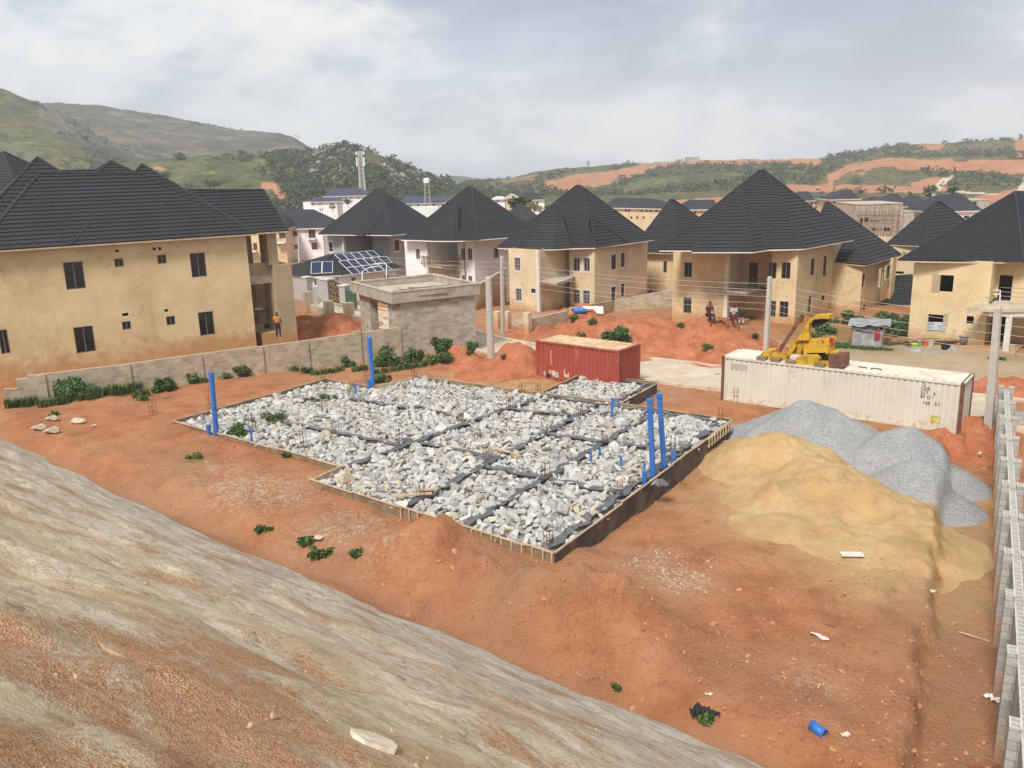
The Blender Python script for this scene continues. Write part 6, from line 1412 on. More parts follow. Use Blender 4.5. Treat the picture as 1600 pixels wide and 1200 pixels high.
rt_, ra_, rb_, _ = container('container', 'short faded red shipping container with peeling paint behind the foundation', RC, RY, 6.06, 2.44, 2.55, 'rcont', 'rtop', 'rcont', 'rcont')
# painted patches and markings on the container sides
def decal(parent, name, O, a, b, u0, u1, z0, z1, mat, proud=.004):
    mb = MB(); p = lambda u, z, d: O + a * u - b * d + Vector((0, 0, z))
    mb.add([p(u, z, d) for d in (-.048, proud - .05 + .0) for u, z in ((u0, z0), (u1, z0), (u1, z1), (u0, z1))], [(0, 1, 2, 3), (7, 6, 5, 4), (0, 4, 5, 1), (1, 5, 6, 2), (2, 6, 7, 3), (3, 7, 4, 0)]); return mb.build(name, mat if not isinstance(mat, str) else M[mat], parent)
def text(parent, s, O, a, b, u, z, size, mat, squeeze=1.):
    cu = bpy.data.curves.new('marking', 'FONT'); cu.body = s; cu.size = size; cu.extrude = .001; o = bpy.data.objects.new('marking', cu); COL.objects.link(o); cu.materials.append(M[mat])
    P = O + a * u - b * (-.05 + .008) + Vector((0, 0, z)); o.parent = parent; o.location = P - Vector(parent.location)
    R_ = Matrix((a, Vector((0, 0, 1)), -b)).transposed().to_4x4(); o.rotation_euler = R_.to_euler(); o.scale = (squeeze, 1, 1); bpy.context.view_layer.update(); me = bpy.data.meshes.new_from_object(o.evaluated_get(bpy.context.evaluated_depsgraph_get())); n_ = bpy.data.objects.new('marking', me); COL.objects.link(n_); n_.parent = parent; n_.location = o.location; n_.rotation_euler = o.rotation_euler; n_.scale = o.scale; bpy.data.objects.remove(o); return n_
M['stencil'] = simple('stencil_black', (.035, .035, .04), .8, .3, 6.); M['grime'] = simple('painted_over_patch', (.40, .385, .35), .8, .15, 5.); M['ylabel'] = simple('yellow_sticker', (.62, .54, .16), .7, .1, 4.); M['faded'] = simple('faded_white_stencil', (.52, .36, .32), .8, .3, 6.)
decal(wt, 'painted_patch', WC, wa, wb_, .52, 1.42, 1.86, 2.16, 'grime')
for i, (s, u, z) in enumerate((('U', 10.35, 2.18), ('UJJ8', 10.28, 2.0), ('2,J7   4', 10.28, 1.78), ('45 G1', 10.28, 1.58), ('NB . E3', 10.45, 1.28))): text(wt, s, WC, wa, wb_, u, z, .22, 'stencil', 1.1)
decal(wt, 'yellow_label', WC, wa, wb_, 10.8, 11.25, .42, .78, 'ylabel', .006)
for s, z in (('LE UW', .67), ('4.2', .57), ('MBX', .46)): text(wt, s, WC, wa, wb_, 10.86, z, .11, 'stencil', 1.)
for i, s in enumerate('T5416'): text(rt_, s, RC, ra_, rb_, .78, 2.0 - i * .22, .2, 'faded')
for u, z0, z1, w in ((1.12, 1.1, 2.05, .05), (2.1, .55, .95, .08), (2.42, .45, .8, .06), (4.32, .3, .62, .08), (5.1, .3, .55, .05)): decal(rt_, 'bare_streak', RC, ra_, rb_, u, u + w, z0, z1, 'wrap')
g = np.random.default_rng(8)
for s_ in range(9):
    u = g.uniform(.5, 3.2); decal(rt_, 'peeled_patch', RC, ra_, rb_, u, u + g.uniform(.12, .35), (z := g.uniform(.25, .6)), z + g.uniform(.15, .4), ('grime', 'wrap', 'dark')[s_ % 3], .003 + .0007 * s_)
# ------------------------------------------------------------------ yellow machine lying on the white container
mt_ = thing('machine', tuple(WC + wa * 3.5 + Vector((0, 0, WH))), 'dismantled yellow construction machine resting on the white container', 'machine', None)
K = Vector((0, 0, 1)); mz = WH + .03
def onC(px, py, off): return hit(px, py, WC, WC + wa, off)       # pixel onto a plane set back from the container's front
def plate(pts, off, th, name, mat='ymach', ch=0):
    q = [onC(x, y, off) for x, y in pts]; n = len(q); mb = MB(); w = Vector((wb_.x, wb_.y, 0)) * th
    vs = [p for p in q] + [p + w for p in q]; mb.add(vs, [tuple(range(n)), tuple(range(2 * n - 1, n - 1, -1))] + [(i, n + i, n + (i + 1) % n, (i + 1) % n) for i in range(n)]); return mb.build(name, M[mat], mt_)
# photo coordinates inside the 1180-1420 x 470-590 window, scale 6.667
c = lambda *pts: [(1180 + x / 6.667, 470 + y / 6.667) for x, y in pts]
plate(c((78, 528), (165, 528), (165, 612), (78, 612)), .45, 1.1, 'counterweight')
plate(c((165, 545), (300, 550), (330, 580), (320, 625), (230, 632), (205, 590), (165, 575)), .55, .5, 'hitch')
plate(c((300, 615), (350, 640), (420, 660), (500, 655), (540, 680), (400, 690), (360, 660)), .15, .35, 'drawbar')
plate(c((430, 590), (470, 572), (620, 572), (660, 600), (660, 650), (640, 686), (540, 684), (440, 655), (420, 620)), .2, .45, 'side_cover')
plate(c((498, 560), (498, 490), (520, 458), (560, 455), (770, 460), (772, 545), (735, 560), (735, 540), (540, 545), (535, 575)), .62, .9, 'engine_hood')
plate(c((340, 590), (375, 560), (420, 480), (395, 420), (360, 440), (370, 480), (330, 540)), .7, .25, 'lower_arm')
plate(c((400, 420), (440, 410), (560, 410), (600, 410), (770, 395), (800, 420), (760, 470), (500, 470), (470, 560), (370, 570), (400, 480)), 1.05, .8, 'deck')
plate(c((430, 412), (575, 180), (600, 175), (562, 230), (560, 412)), .85, .35, 'mast_plate')
plate(c((570, 190), (620, 155), (770, 150), (768, 190), (640, 185), (600, 200), (570, 240)), .8, .7, 'boom_head')
plate(c((500, 160), (560, 175), (480, 235), (460, 232)), 1.2, .12, 'boom_brace')
plate(c((590, 215), (660, 195), (760, 195), (740, 225), (660, 260), (610, 290), (590, 275)), 1.1, .4, 'pulley_block', 'dark')
plate(c((765, 565), (930, 565), (925, 695), (765, 695)), .15, .9, 'bucket', 'rust')
plate(c((770, 535), (860, 535), (860, 562), (770, 562)), .7, .6, 'step')
plate(c((775, 385), (800, 385), (815, 470), (790, 475), (770, 430)), .95, .06, 'red_guard', 'redcloth')
plate(c((795, 382), (825, 382), (825, 435), (805, 440)), 1.0, .08, 'orange_guard', 'orangep')
plate(c((540, 548), (732, 545), (732, 640), (660, 640), (640, 590), (560, 585)), .9, .6, 'engine_block', 'dark')
plate(c((420, 470), (495, 470), (495, 560), (380, 560)), 1.3, .3, 'ribbed_panel', 'rust')
plate(c((660, 640), (765, 650), (765, 692), (660, 685)), .3, .5, 'lower_frame', 'ymach')
plate(c((30, 590), (78, 540), (78, 615), (40, 622)), .7, .35, 'rear_bracket', 'dark')
mb = MB(); a = onC(1180 + 245 / 6.667, 470 + 530 / 6.667, .9); b = onC(1180 + 492 / 6.667, 470 + 150 / 6.667, .9); mb.bar(a, b, .13, .16); mb.bar(a + wb_ * .22, b + wb_ * .22, .06, .1); mb.build('boom_strut', M['rust'], mt_)
mb = MB(); a = onC(1180 + 380 / 6.667, 470 + 598 / 6.667, .45); mb.tube([a, a + wa * .55], .24, 14); mb.build('roller', M['lslab'], mt_)
mb = MB()
for i in range(6): p, q = onC(1180 + (430 + i * 55) / 6.667, 470 + 425 / 6.667, 1.0), onC(1180 + (430 + i * 55) / 6.667, 470 + 455 / 6.667, 1.0); mb.bar(p, q, .05, .05)
mb.build('cleats', M['rust'], mt_)
mb = MB()
for px_, dy in ((100, 612), (240, 628), (400, 690), (700, 690)):
    p = onC(1180 + px_ / 6.667, 470 + dy / 6.667, .6); mb.box((p.x, p.y, WH + .09), (.5, 1.2, .18), YW)
mb.build('skid', M['timber'], mt_)
for px_, lb in ((1346, 'short bent hoop of dark bar on the white container roof'), (1369, 'curved dark bar lying on the white container roof right of the hoop')):
    p = onC(px_, 577, .9); p.z = WH + .03; mb = MB(); mb.tube([p + wa * (.25 * math.cos(t_)) + wb_ * (.12 * math.sin(t_)) for t_ in np.linspace(0, math.pi * (.8 if px_ < 1350 else 1.2), 8)], .03, 6); tag(mb.build('bent_bar', M['rust']), lb, 'bar')
# ------------------------------------------------------------------ hollow block wall at the right
bwl = thing('block_wall', (WA.x, WA.y, -.5), 'new grey hollow block wall with square piers along the right edge', 'wall')
tops_ = [G(x, y, 1.75) for x, y in ((1581, 1021), (1577, 920), (1573, 843), (1571, 784), (1567, 739), (1565, 699), (1563, 677), (1564, 651), (1566, 627), (1564, 606))]
W0, W1 = tops_[0].xy, tops_[-1].xy; dW = (W1 - W0).normalized(); nW = Vector((dW.y, -dW.x))
LW_ = (W1 - W0).length; npier = 10; zw0, zw1 = -1.9, 1.66
axis0 = W0 + nW * .23 - dW * 16
def blockrow(mb, c, d, n, l, w, z, depth=.2):
    """one hollow block seen from above: shell and web round two open cells"""
    t_ = .038; p = lambda u, v, zz_: (c.x + d.x * u + n.x * v, c.y + d.y * u + n.y * v, zz_)
    xs = [-l / 2, -l / 2 + t_, -t_ / 2, t_ / 2, l / 2 - t_, l / 2]; ys = [-w / 2, -w / 2 + t_, w / 2 - t_, w / 2]
    for i in range(5):
        for j in range(3):
            q = [p(xs[i], ys[j], z), p(xs[i + 1], ys[j], z), p(xs[i + 1], ys[j + 1], z), p(xs[i], ys[j + 1], z)]
            if j == 1 and i in (1, 3):
                r = [(a_, b_, z - depth) for a_, b_, _ in q]; mb.add(q + r, [(0, 4, 5, 1), (1, 5, 6, 2), (2, 6, 7, 3), (3, 7, 4, 0), (4, 7, 6, 5)])
            else: mb.add(q, [(0, 3, 2, 1)] if False else [(0, 1, 2, 3)])
Ltot = LW_ + 16.3
body = MB(); topm = MB(); k = int(Ltot / .458)
for s in (-.1125, .1125):
    pass
q0, q1 = axis0 - dW * .0, axis0 + dW * Ltot
for sgn in (-1, 1):
    A_, B_ = (q0 + nW * .1125 * sgn, q1 + nW * .1125 * sgn); 
    if sgn > 0: A_, B_ = B_, A_
    wallface(body, B_ if False else A_, B_, zw0, zw1)
wallface(body, q1 - nW * .1125, q1 + nW * .1125, zw0, zw1)
body.build('courses', M['hollow'], bwl)
for i in range(k): blockrow(topm, axis0 + dW * ((i + .5) * Ltot / k), dW, nW, Ltot / k - .008, .225, zw1 + .001)
topm.build('top_course', M['hollowtop'], bwl)
for i in range(-5, npier):
    c = W0 + nW * .23 + dW * (LW_ * i / (npier - 1)); zt_ = 1.86 + .04 * math.sin(i * 2.1)
    mb = MB()
    for s in (-1, 1):
        cc = c + nW * (s * .225); m4 = [cc - dW * .2 - nW * .112, cc + dW * .2 - nW * .112, cc + dW * .2 + nW * .112, cc - dW * .2 + nW * .112]; mb.prism(poly_ccw([tuple(v) for v in m4]), zw0, zt_ - .001 - .03 * (s > 0), top=False)
    p = mb.build('pier', M['hollow'], bwl)
    for s in (-1, 1): tm = MB(); blockrow(tm, c + nW * (s * .225), dW, nW, .40, .224, zt_ - .03 * (s > 0), .25); tm.build('pier_top', M['hollowtop'], p)
t = thing('block_wall', tuple(T(1600, 690)), 'low grey block wall seen beyond the hollow block wall at the right edge', 'wall')
a, b = G(1583, 672, -.4), G(1640, 676, -.4); mb = MB(); mb.prism(poly_ccw([(a.x, a.y), (b.x, b.y), (b.x + .1, b.y + .25), (a.x + .1, a.y + .25)]), -1.2, .55); mb.build('courses', M['hollow'], t)
# ------------------------------------------------------------------ poles and wires
def pole(px, pyb, pyt, pxt, w, label, holes=True, z=None, dep=None, w2=None):
    P = T(px, pyb) if dep is None else D(px, pyb, dep); E = hit(pxt, pyt, (P.x - 1, P.y), (P.x + 1, P.y)); t = thing('utility_pole', tuple(P), label, 'utility pole')
    d = (E - P); mb = MB(); r = 7
    mb.tube([P - d * .1, P + d * .98, E], [w / 1.6, w / 2.1, w / 3.2], 4 if holes else 10); mb.build('shaft', M['fresh'], t)
    if holes:
        mb = MB(); u = Vector((1, 0, 0)); n_ = int(d.length / .32)
        for i in range(2, n_):
            c = P + d * (i / n_); wd = w / 1.6 * (1 - .3 * i / n_) * .72; mb.box(c + Vector((0, -wd, 0)), (.055, .03, .085))
        mb.build('climbing_holes', M['dark'], t)
    return P, E
pl1 = pole(1545, 664, 478, 1560, .42, 'perforated concrete pole beside the hollow block wall')
pl2 = pole(1196, 562, 432, 1203, .34, 'slim concrete pole behind the white container')
pl3 = pole(767, 560, 432, 763, .46, 'thick bare concrete pole at the roadside right of the gatehouse', False)
pl4 = pole(786, 522, 400, 784, .30, 'slim pole with insulators at the left corner of the grey framed house')
pl5 = pole(470, 452, 369, 467, .40, 'far slim pole at the road bend beside the solar bungalow')
for i, P in enumerate((pl1, pl2, pl4)):
    for k_ in range(3): pass
far_r = pl1[1] + Vector((22, -16, .3))
chain_ = [D(380, 398, 118), pl5[1], pl4[1], pl2[1], pl1[1], far_r]
for k_ in range(5):
    pts = []
    for i in range(len(chain_) - 1):
        a = chain_[i] - Vector((0, 0, .45 + .42 * k_)); b = chain_[i + 1] - Vector((0, 0, .45 + .42 * k_)); sag = .012 * (b - a).length * (1 + .25 * math.sin(k_ * 1.9 + i))
        for s in range(16 if i < len(chain_) - 2 else 17): t_ = s / 16; pts.append(a.lerp(b, t_) - Vector((0, .12, 4 * sag * t_ * (1 - t_))))
    mb = MB(); mb.tube(pts, .009, 4); tag(mb.build('power_line', M['wire']), '%s of the five thin pale wires strung between the roadside poles' % ('topmost', 'second highest', 'middle', 'second lowest', 'lowest')[k_], 'wire', 'wires between the roadside poles')
for px, pyb, pyt, dep, arm, lb in ((566, 447, 424, 88, 1.9, 'white street lamp with curved arm before the solar bungalow'), (604, 452, 413, 90, -1.6, 'white street lamp with straight arm right of the solar panels')):
    P = D(px, pyb + 12, dep); E = D(px, pyt, dep); t = thing('street_lamp', tuple(P), lb, 'street lamp'); mb = MB(); mb.tube([P, E], .06, 8); mb.build('post', M['whitep'], t)
    Q = E + Vector((arm, -.3, .55 if arm > 0 else .05)); mb = MB(); mb.tube([E, E.lerp(Q, .4) + Vector((0, 0, .15)), Q], .045, 6); mb.build('arm', M['whitep'], t); mb = MB(); mb.box(Q, (.5, .2, .1)); mb.build('lamp_head', M['lframe'], t)
# ------------------------------------------------------------------ tin kiosk
a = T(1329, 541); b = T(1378, 543); t = thing('kiosk', tuple(a), 'small patched tin kiosk with sagging tarpaulin beside the raw house', 'kiosk')
du = (b - a); du.z = 0; wl_ = du.length; du.normalize(); dv = Vector((-du.y, du.x, 0)); zt_ = hit(1350, 507, a, b).z; z_ = a.z
def slabq(P, u, l, z0, z1, n, th, name, mat, cor=.012):
    mb = MB(); vs = []; m_ = max(2, int(l / .06))
    for i in range(m_ + 1):
        for z in (z0, z1): vs.append(P + u * (l * i / m_) + n * (cor * math.sin(i * 1.6)) + Vector((0, 0, z - P.z)))
    mb.add(vs, [(2 * i, 2 * i + 2, 2 * i + 3, 2 * i + 1) for i in range(m_)]); return mb.build(name, M[mat], t)
hk = zt_ - z_
slabq(a, du, wl_, z_ - .1, z_ + hk * .80, -dv, .02, 'front_sheet', 'tin'); slabq(a + du * wl_, dv, 1.9, z_ - .1, zt_ - .08, du, .02, 'side_sheet', 'tin'); slabq(a, dv, 1.9, z_ - .1, zt_ - .05, -du, .02, 'side_sheet', 'tin'); slabq(a + dv * 1.9, du, wl_, z_ - .1, zt_, dv, .02, 'rear_sheet', 'tin')
for i, p in enumerate((a, a + du * wl_)): mb = MB(); mb.bar(p + Vector((0, 0, -.1)) - dv * .03, Vector((p.x, p.y, zt_)) - dv * .03, .08); mb.build('post', M['timber'], t)
mb = MB(); P = a - du * .25 - dv * .35 + Vector((0, 0, hk + .02)); vs = []
for i in range(9):
    for j in range(5): vs.append(P + du * ((wl_ + .7) * i / 8) + dv * (2.6 * j / 4) + Vector((0, 0, .05 * math.sin(i * 2.1 + j) + .06 * j / 4 - (.12 if j == 0 and i < 4 else 0))))
mb.add(vs, [(i * 5 + j, i * 5 + j + 1, (i + 1) * 5 + j + 1, (i + 1) * 5 + j) for i in range(8) for j in range(4)]); mb.build('roof_sheet', M['tin'], t)
mb = MB(); vs = []
for i in range(9):
    for j in range(4): vs.append(a + du * (.25 + (wl_ - .5) * i / 8) - dv * (.03 + .05 * j * (4 - j) / 4) + Vector((0, 0, hk * (.99 - .25 * j / 3) - .05 * math.sin(i / 8 * math.pi) * j)))
mb.add(vs, [(i * 4 + j, i * 4 + j + 1, (i + 1) * 4 + j + 1, (i + 1) * 4 + j) for i in range(8) for j in range(3)]); mb.build('tarpaulin', M['poly'], t)
mb = MB(); vs = []
for i in range(4):
    for j in range(6): vs.append(a + du * (wl_ - .55 + .12 * i) - dv * (.08 + .03 * math.sin(i * 2 + j)) + Vector((0, 0, hk * (.85 - .5 * j / 5))))
mb.add(vs, [(i * 6 + j, i * 6 + j + 1, (i + 1) * 6 + j + 1, (i + 1) * 6 + j) for i in range(3) for j in range(5)]); tag(mb.build('cloth', M['redcloth']), 'red cloth hanging at the right corner of the tin kiosk', 'cloth')
# ------------------------------------------------------------------ far buildings
def far_house(name, label, dep, wall_px, eave_y, base_y, roof_px, ridge_px, ridge_y, wm='cream', rm='rooffar', wins=(), back=9., over=True, yaw=0., cat='house', flat=False, balc=()):
    a, b = D(wall_px[0], (eave_y + base_y) / 2, dep), D(wall_px[1], (eave_y + base_y) / 2, dep + yaw); A, B = (a.x, a.y), (b.x, b.y)
    d = Vector((b.x - a.x, b.y - a.y)).normalized(); n = Vector((-d.y, d.x)); zt_ = hit(wall_px[1] if 0 else sum(wall_px) / 2, eave_y, A, B).z; zb_ = hit(sum(wall_px) / 2, base_y, A, B).z - 2.5
    h = thing(name, (a.x, a.y, zb_), label, cat); C_ = (b.x + n.x * back, b.y + n.y * back); D_ = (a.x + n.x * back, a.y + n.y * back)
    house_walls(h, [(A, B, zb_, zt_, [(w[:4], w[4] if len(w) > 4 else 'slide') for w in wins]), (B, C_, zb_, zt_, []), (C_, D_, zb_, zt_, []), (D_, A, zb_, zt_, [])], wm)
    if flat:
        mb = MB(); mb.prism(poly_ccw([A, B, C_, D_]), zt_ - .25, zt_ + .12); mb.build('roof', M['lslab'], h); return h
    e0, e1 = hit(roof_px[0], eave_y, A, B, -.5), hit(roof_px[1], eave_y, A, B, -.5); e0.z = e1.z = zt_
    N3 = Vector((n.x, n.y, 0)); e2, e3 = e1 + N3 * (back + 1), e0 + N3 * (back + 1)
    r0, r1 = hit(ridge_px[0], ridge_y, A, B, back / 2), hit(ridge_px[1], ridge_y, A, B, back / 2)
    mb = MB(); mb.add([e0, e1, e2, e3, r0, r1], [(0, 1, 5, 4), (1, 2, 5), (2, 3, 4, 5), (3, 0, 4)]); mb.build('roof', M[rm], h)
    mb = MB(); mb.prism(poly_ccw([tuple(p.xy) for p in (e0, e1, e2, e3)]), zt_ - .2, zt_ - .01); mb.build('eaves', M['trim'], h)
    for bx0, bx1, by0, by1 in balc:
        p, q = hit(bx0, by1, A, B), hit(bx1, by1, A, B); mb = MB(); mb.prism(poly_ccw([tuple(v) for v in (p.xy, q.xy, q.xy - n * 1.3, p.xy - n * 1.3)]), p.z - .2, p.z); f = mb.build('balcony', M['white'], h)
        mb = MB(); zt2 = hit(bx0, by0, A, B).z
        for s in range(7): c_ = p.lerp(q, s / 6) - N3 * 1.25; mb.bar(c_, Vector((c_.x, c_.y, zt2)), .05)
        mb.bar(Vector((*(p - N3 * 1.25).xy, zt2)), Vector((*(q - N3 * 1.25).xy, zt2)), .07); mb.build('railing', M['iron'], f)
    return h
row = lambda xs, y0, y1, w: [(x, y0, x + w, y1) for x in xs]
far_house('white_block', 'white house with charcoal roof and balconies behind the far slim pole', 150, (447, 505), 356.5, 396, (436, 522), (443, 490), 327, 'white', 'rooffar', [(452, 361, 464, 369, 'bars'), (457, 382, 467, 389, 'bars'), (482, 359, 493, 372, 'door'), (487, 379, 496, 390, 'door'), (477, 361, 479, 364)], balc=[(481, 495, 367, 372)])
far_house('orange_block', 'orange apartment house seen between the portico columns of the ochre house', 145, (376, 447), 358, 405, (370, 450), (380, 440), 332, 'orangew' if 'orangew' in M else 'yellow', 'rooffar', [(408, 364, 420, 371, 'bars'), (412, 381, 425, 389, 'bars'), (396, 380, 402, 391, 'door'), (436, 362, 446, 372, 'door'), (385, 382, 391, 390)], balc=[(432, 447, 372, 378), (384, 402, 388, 392)])
far_house('white_hall', 'long white two storey block with blue grey roof below the wooded hill', 235, (508, 576), 306, 327, (504, 580), (518, 562), 294, 'white', 'roofblue', row((529, 533, 539, 548, 559), 308, 310.5, 2.6) + row((528, 534, 540), 317, 319.5, 2.6))
far_house('white_block', 'lower white wing with blue grey roof left of the long white block', 220, (474, 527), 315, 332, (484, 531), (490, 518), 308, 'white', 'roofblue', [(488, 317, 490, 321), (499, 316, 500.3, 321), (502, 316, 503.3, 321), (516, 317, 518, 320), (499.5, 325, 501, 330), (503, 325, 504.5, 330)], 7.)
far_house('long_shed', 'long low building with blue grey roof between the grey and white houses', 260, (628, 712), 317, 326, (625, 716), (632, 708), 306.5, 'white', 'roofblue', row((640, 652, 664, 676, 690, 702), 319, 322, 3))
far_house('white_block', 'small white house with dark pointed roof left of the grey framed house roof', 220, (815, 850.5), 312, 326, (809, 850.5), (824, 834), 300, 'white', 'rooffar', [(820, 315, 823, 319), (838, 315, 841, 319)])
far_house('tan_house', 'little house with tan pyramid roof beside the small white house', 235, (790, 812), 310, 318, (787, 814), (799, 800), 302, 'cream', 'rooftan', [(797, 312, 800, 315)])
far_house('pale_house', 'little house with pale sheet roof left of the tan roof', 236, (770, 789), 311, 318, (768, 792), (776, 784), 306.5, 'white', 'trim', [(776, 313, 779, 316)])
far_house('dark_house', 'house with dark roof wedged between the white house and grey framed house roofs', 130, (788, 846), 350, 375, (780, 852), (808, 816), 317.5, 'cream', 'roof2', [(800, 356, 806, 364), (826, 356, 832, 364)])
far_house('apartment_block', 'long cream apartment block with dark roof behind the grey framed house', 190, (945, 1034), 325, 352, (938, 1038), (962, 1016), 309.5, 'cream', 'rooffar', row((976, 981, 1001, 1008.5, 1015, 1024), 327, 331, 3.4) + row((985, 994, 1004), 338, 342, 3), yaw=-12)
far_house('far_house', 'house with dark ridge roof behind the middle ochre house', 170, (1072, 1118), 327, 345, (1068, 1123), (1077, 1116), 312, 'cream', 'rooffar', [(1085, 330, 1088, 334)])
far_house('far_house', 'cream house with small dark roof right of the tallest roof peak', 205, (1246, 1273), 313.5, 330, (1242, 1276), (1247, 1264), 299, 'cream', 'rooffar', [(1267, 316, 1270, 321)])
far_house('far_house', 'low dark roofed house left of the yellow three storey block', 215, (1276, 1296), 319, 330, (1273, 1299), (1281, 1290), 309, 'cream', 'rooffar', [(1284, 321, 1287, 324)])
far_house('yellow_block', 'yellow three storey block with dark hipped roof', 190, (1299, 1344.5), 311, 350, (1297, 1346.5), (1319, 1326), 296, 'yellow', 'rooffar', row((1302, 1312, 1323, 1332.5), 314.5, 319, 3) + row((1311, 1314.5, 1321, 1326, 1332.5), 325, 329, 2.6) + row((1322, 1331), 334, 338, 2.6))
far_house('far_house', 'leftmost of the dark roofed houses behind the bare block shell', 205, (1350, 1380), 319, 335, (1346, 1384), (1362, 1372), 307, 'cream', 'rooffar', [(1360, 322, 1363, 326)])
far_house('far_house', 'dark roofed house with pointed ridge rising right behind the bare block shell', 202, (1383, 1412), 316, 335, (1377, 1417), (1396, 1402), 301.5, 'cream', 'rooffar', [(1390, 319, 1393, 323)], 7.)
far_house('far_house', 'dark roofed house with jagged right slope beside the round trees', 198, (1413, 1448), 322, 345, (1409, 1452), (1420, 1434), 305.5, 'white', 'rooffar', [(1428, 325, 1432, 330), (1440, 325, 1443, 330)], 7.)
far_house('far_house', 'big dark roofed white house right of the round trees', 145, (1466, 1529), 329.5, 355, (1452, 1537), (1467, 1503), 303.5, 'white', 'rooffar', [(1506, 337, 1514.5, 342)])
far_house('block_shell', 'bare grey block shell of a flat roofed building under construction', 150, (1336, 1409), 319, 369, None, None, None, 'blockgate', None, [(1351, 340, 1357, 347, 'hole'), (1362, 356, 1369, 360, 'hole'), (1381, 355.5, 1390, 361, 'hole'), (1360, 345, 1373, 346.5, 'hole'), (1343, 341, 1348, 352, 'hole')], 10., flat=True, cat='building')
far_house('block_shell', 'smaller bare block structure right behind the flat roofed shell', 172, (1404, 1441), 331, 352, None, None, None, 'blockgate', None, [(1430, 322 + 12, 1438, 340, 'hole')], 7., flat=True, cat='building')
far_house('block_shell', 'low grey block building at the foot of the terraced hill at right', 260, (1497, 1545), 313, 324, None, None, None, 'blockgate', None, [(1520, 315, 1526, 320, 'hole')], 8., flat=True, cat='building')
sh = [o for o in bpy.data.objects if o.name == 'block_shell'][0]; mb = MB(); g = np.random.default_rng(2)
for k in range(16):
    x = 1338 + k * 4.7; p = D(x, 366, 149.3); mb.bar(Vector((p.x, p.y, p.z - 1)), Vector((p.x + g.normal() * .15, p.y, D(x, 319 + g.uniform(-2, 3), 149.3).z)), .09)
for y in (331, 337, 349): mb.bar(D(1338, y, 149.2), D(1408, y + g.uniform(-1, 1), 149.2), .09)
mb.build('scaffold', M['timber'], sh)
far_house('hill_block', 'long grey unfinished building on a terrace of the hill at the right edge', 560, (1548, 1602), 269.5, 274, None, None, None, 'blockgate', None, row((1553, 1560, 1567, 1574, 1581, 1588), 270.8, 272.6, 3.5), 8., flat=True, cat='building')
for x0, x1, y0, y1, lb in ((1059, 1068, 249, 254, 'left grey house shell on the hill crest'), (1073, 1093, 245.5, 252.5, 'right grey house frame on the hill crest'), (1023, 1034, 253, 257, 'tiny grey shell lower on the hill crest')):
    far_house('hill_block', lb, 690, (x0, x1), y0, y1, None, None, None, 'blockgate', None, [(x0 + 2, y0 + 1.5, x0 + 4, y0 + 3.5, 'hole')], 8., flat=True, cat='building')
# decorative white screen wall and earth cut between the two finished houses
t = thing('screen_wall', tuple(D(674, 337, 200)), 'white patterned screen wall between the grey and white house roofs', 'wall'); mb = MB()
a, b = D(665, 337, 200), D(684, 337, 200)
for i in range(6): x = a.lerp(b, i / 5); mb.bar(x - Vector((0, 0, 1.5)), Vector((x.x, x.y, D(674, 323, 200).z)), .28)
for y in (337, 333, 329, 325, 323): mb.bar(D(665, y, 200), D(684, y, 200), .25)
mb.build('lattice', M['white'], t)
# masts
t = thing('telecom_mast', tuple(D(566, 300, 300)), 'lattice telecom mast with white antennas on the wooded hill', 'mast'); mb = MB(); base = D(567, 302, 300); top = D(563, 237, 300); g = Vector((0, 0, 0))
legs = [(-1, -1), (1, -1), (1, 1), (-1, 1)]; H_ = top.z - base.z; w0, w1 = 1.0, .55
pt = lambda i, f: Vector((base.x + legs[i % 4][0] * (w0 + (w1 - w0) * f), base.y + legs[i % 4][1] * (w0 + (w1 - w0) * f), base.z + H_ * f))
for i in range(4):
    mb.bar(pt(i, -.15), pt(i, 1), .22)
    for k in range(10): mb.bar(pt(i, k / 10), pt(i + 1, (k + 1) / 10), .14); mb.bar(pt(i, (k + 1) / 10), pt(i + 1, (k + 1) / 10), .14)
mb.build('lattice', M['trim'], t)
for f in (.93, .85, .72):
    for sx_ in (-1, 1): mb = MB(); mb.box(Vector((base.x + sx_ * 1.25, base.y - .6, base.z + H_ * f)), (.5, .4, 1.9)); mb.build('antenna', M['white'], t)
t = thing('water_tower', tuple(D(668, 305, 255)), 'slim steel tower with a white tank above the long low building', 'tower'); mb = MB(); b = D(668, 312, 255)
for i in range(4): mb.bar(b + Vector((legs[i][0] * .8, legs[i][1] * .8, -2)), Vector((b.x + legs[i][0] * .6, b.y + legs[i][1] * .6, D(668, 286, 255).z)), .16); 
for k in range(4): mb.bar(b + Vector((-.8, -.8, k * 1.3)), b + Vector((.8, -.8, (k + 1) * 1.3)), .1)
mb.build('frame', M['lframe'], t); mb = MB(); mb.lathe(Vector((b.x, b.y, D(668, 286, 255).z)), [(.9, 0), (.95, .3), (.95, 1.2), (.4, 1.5)], 14); mb.build('tank', M['white'], t)
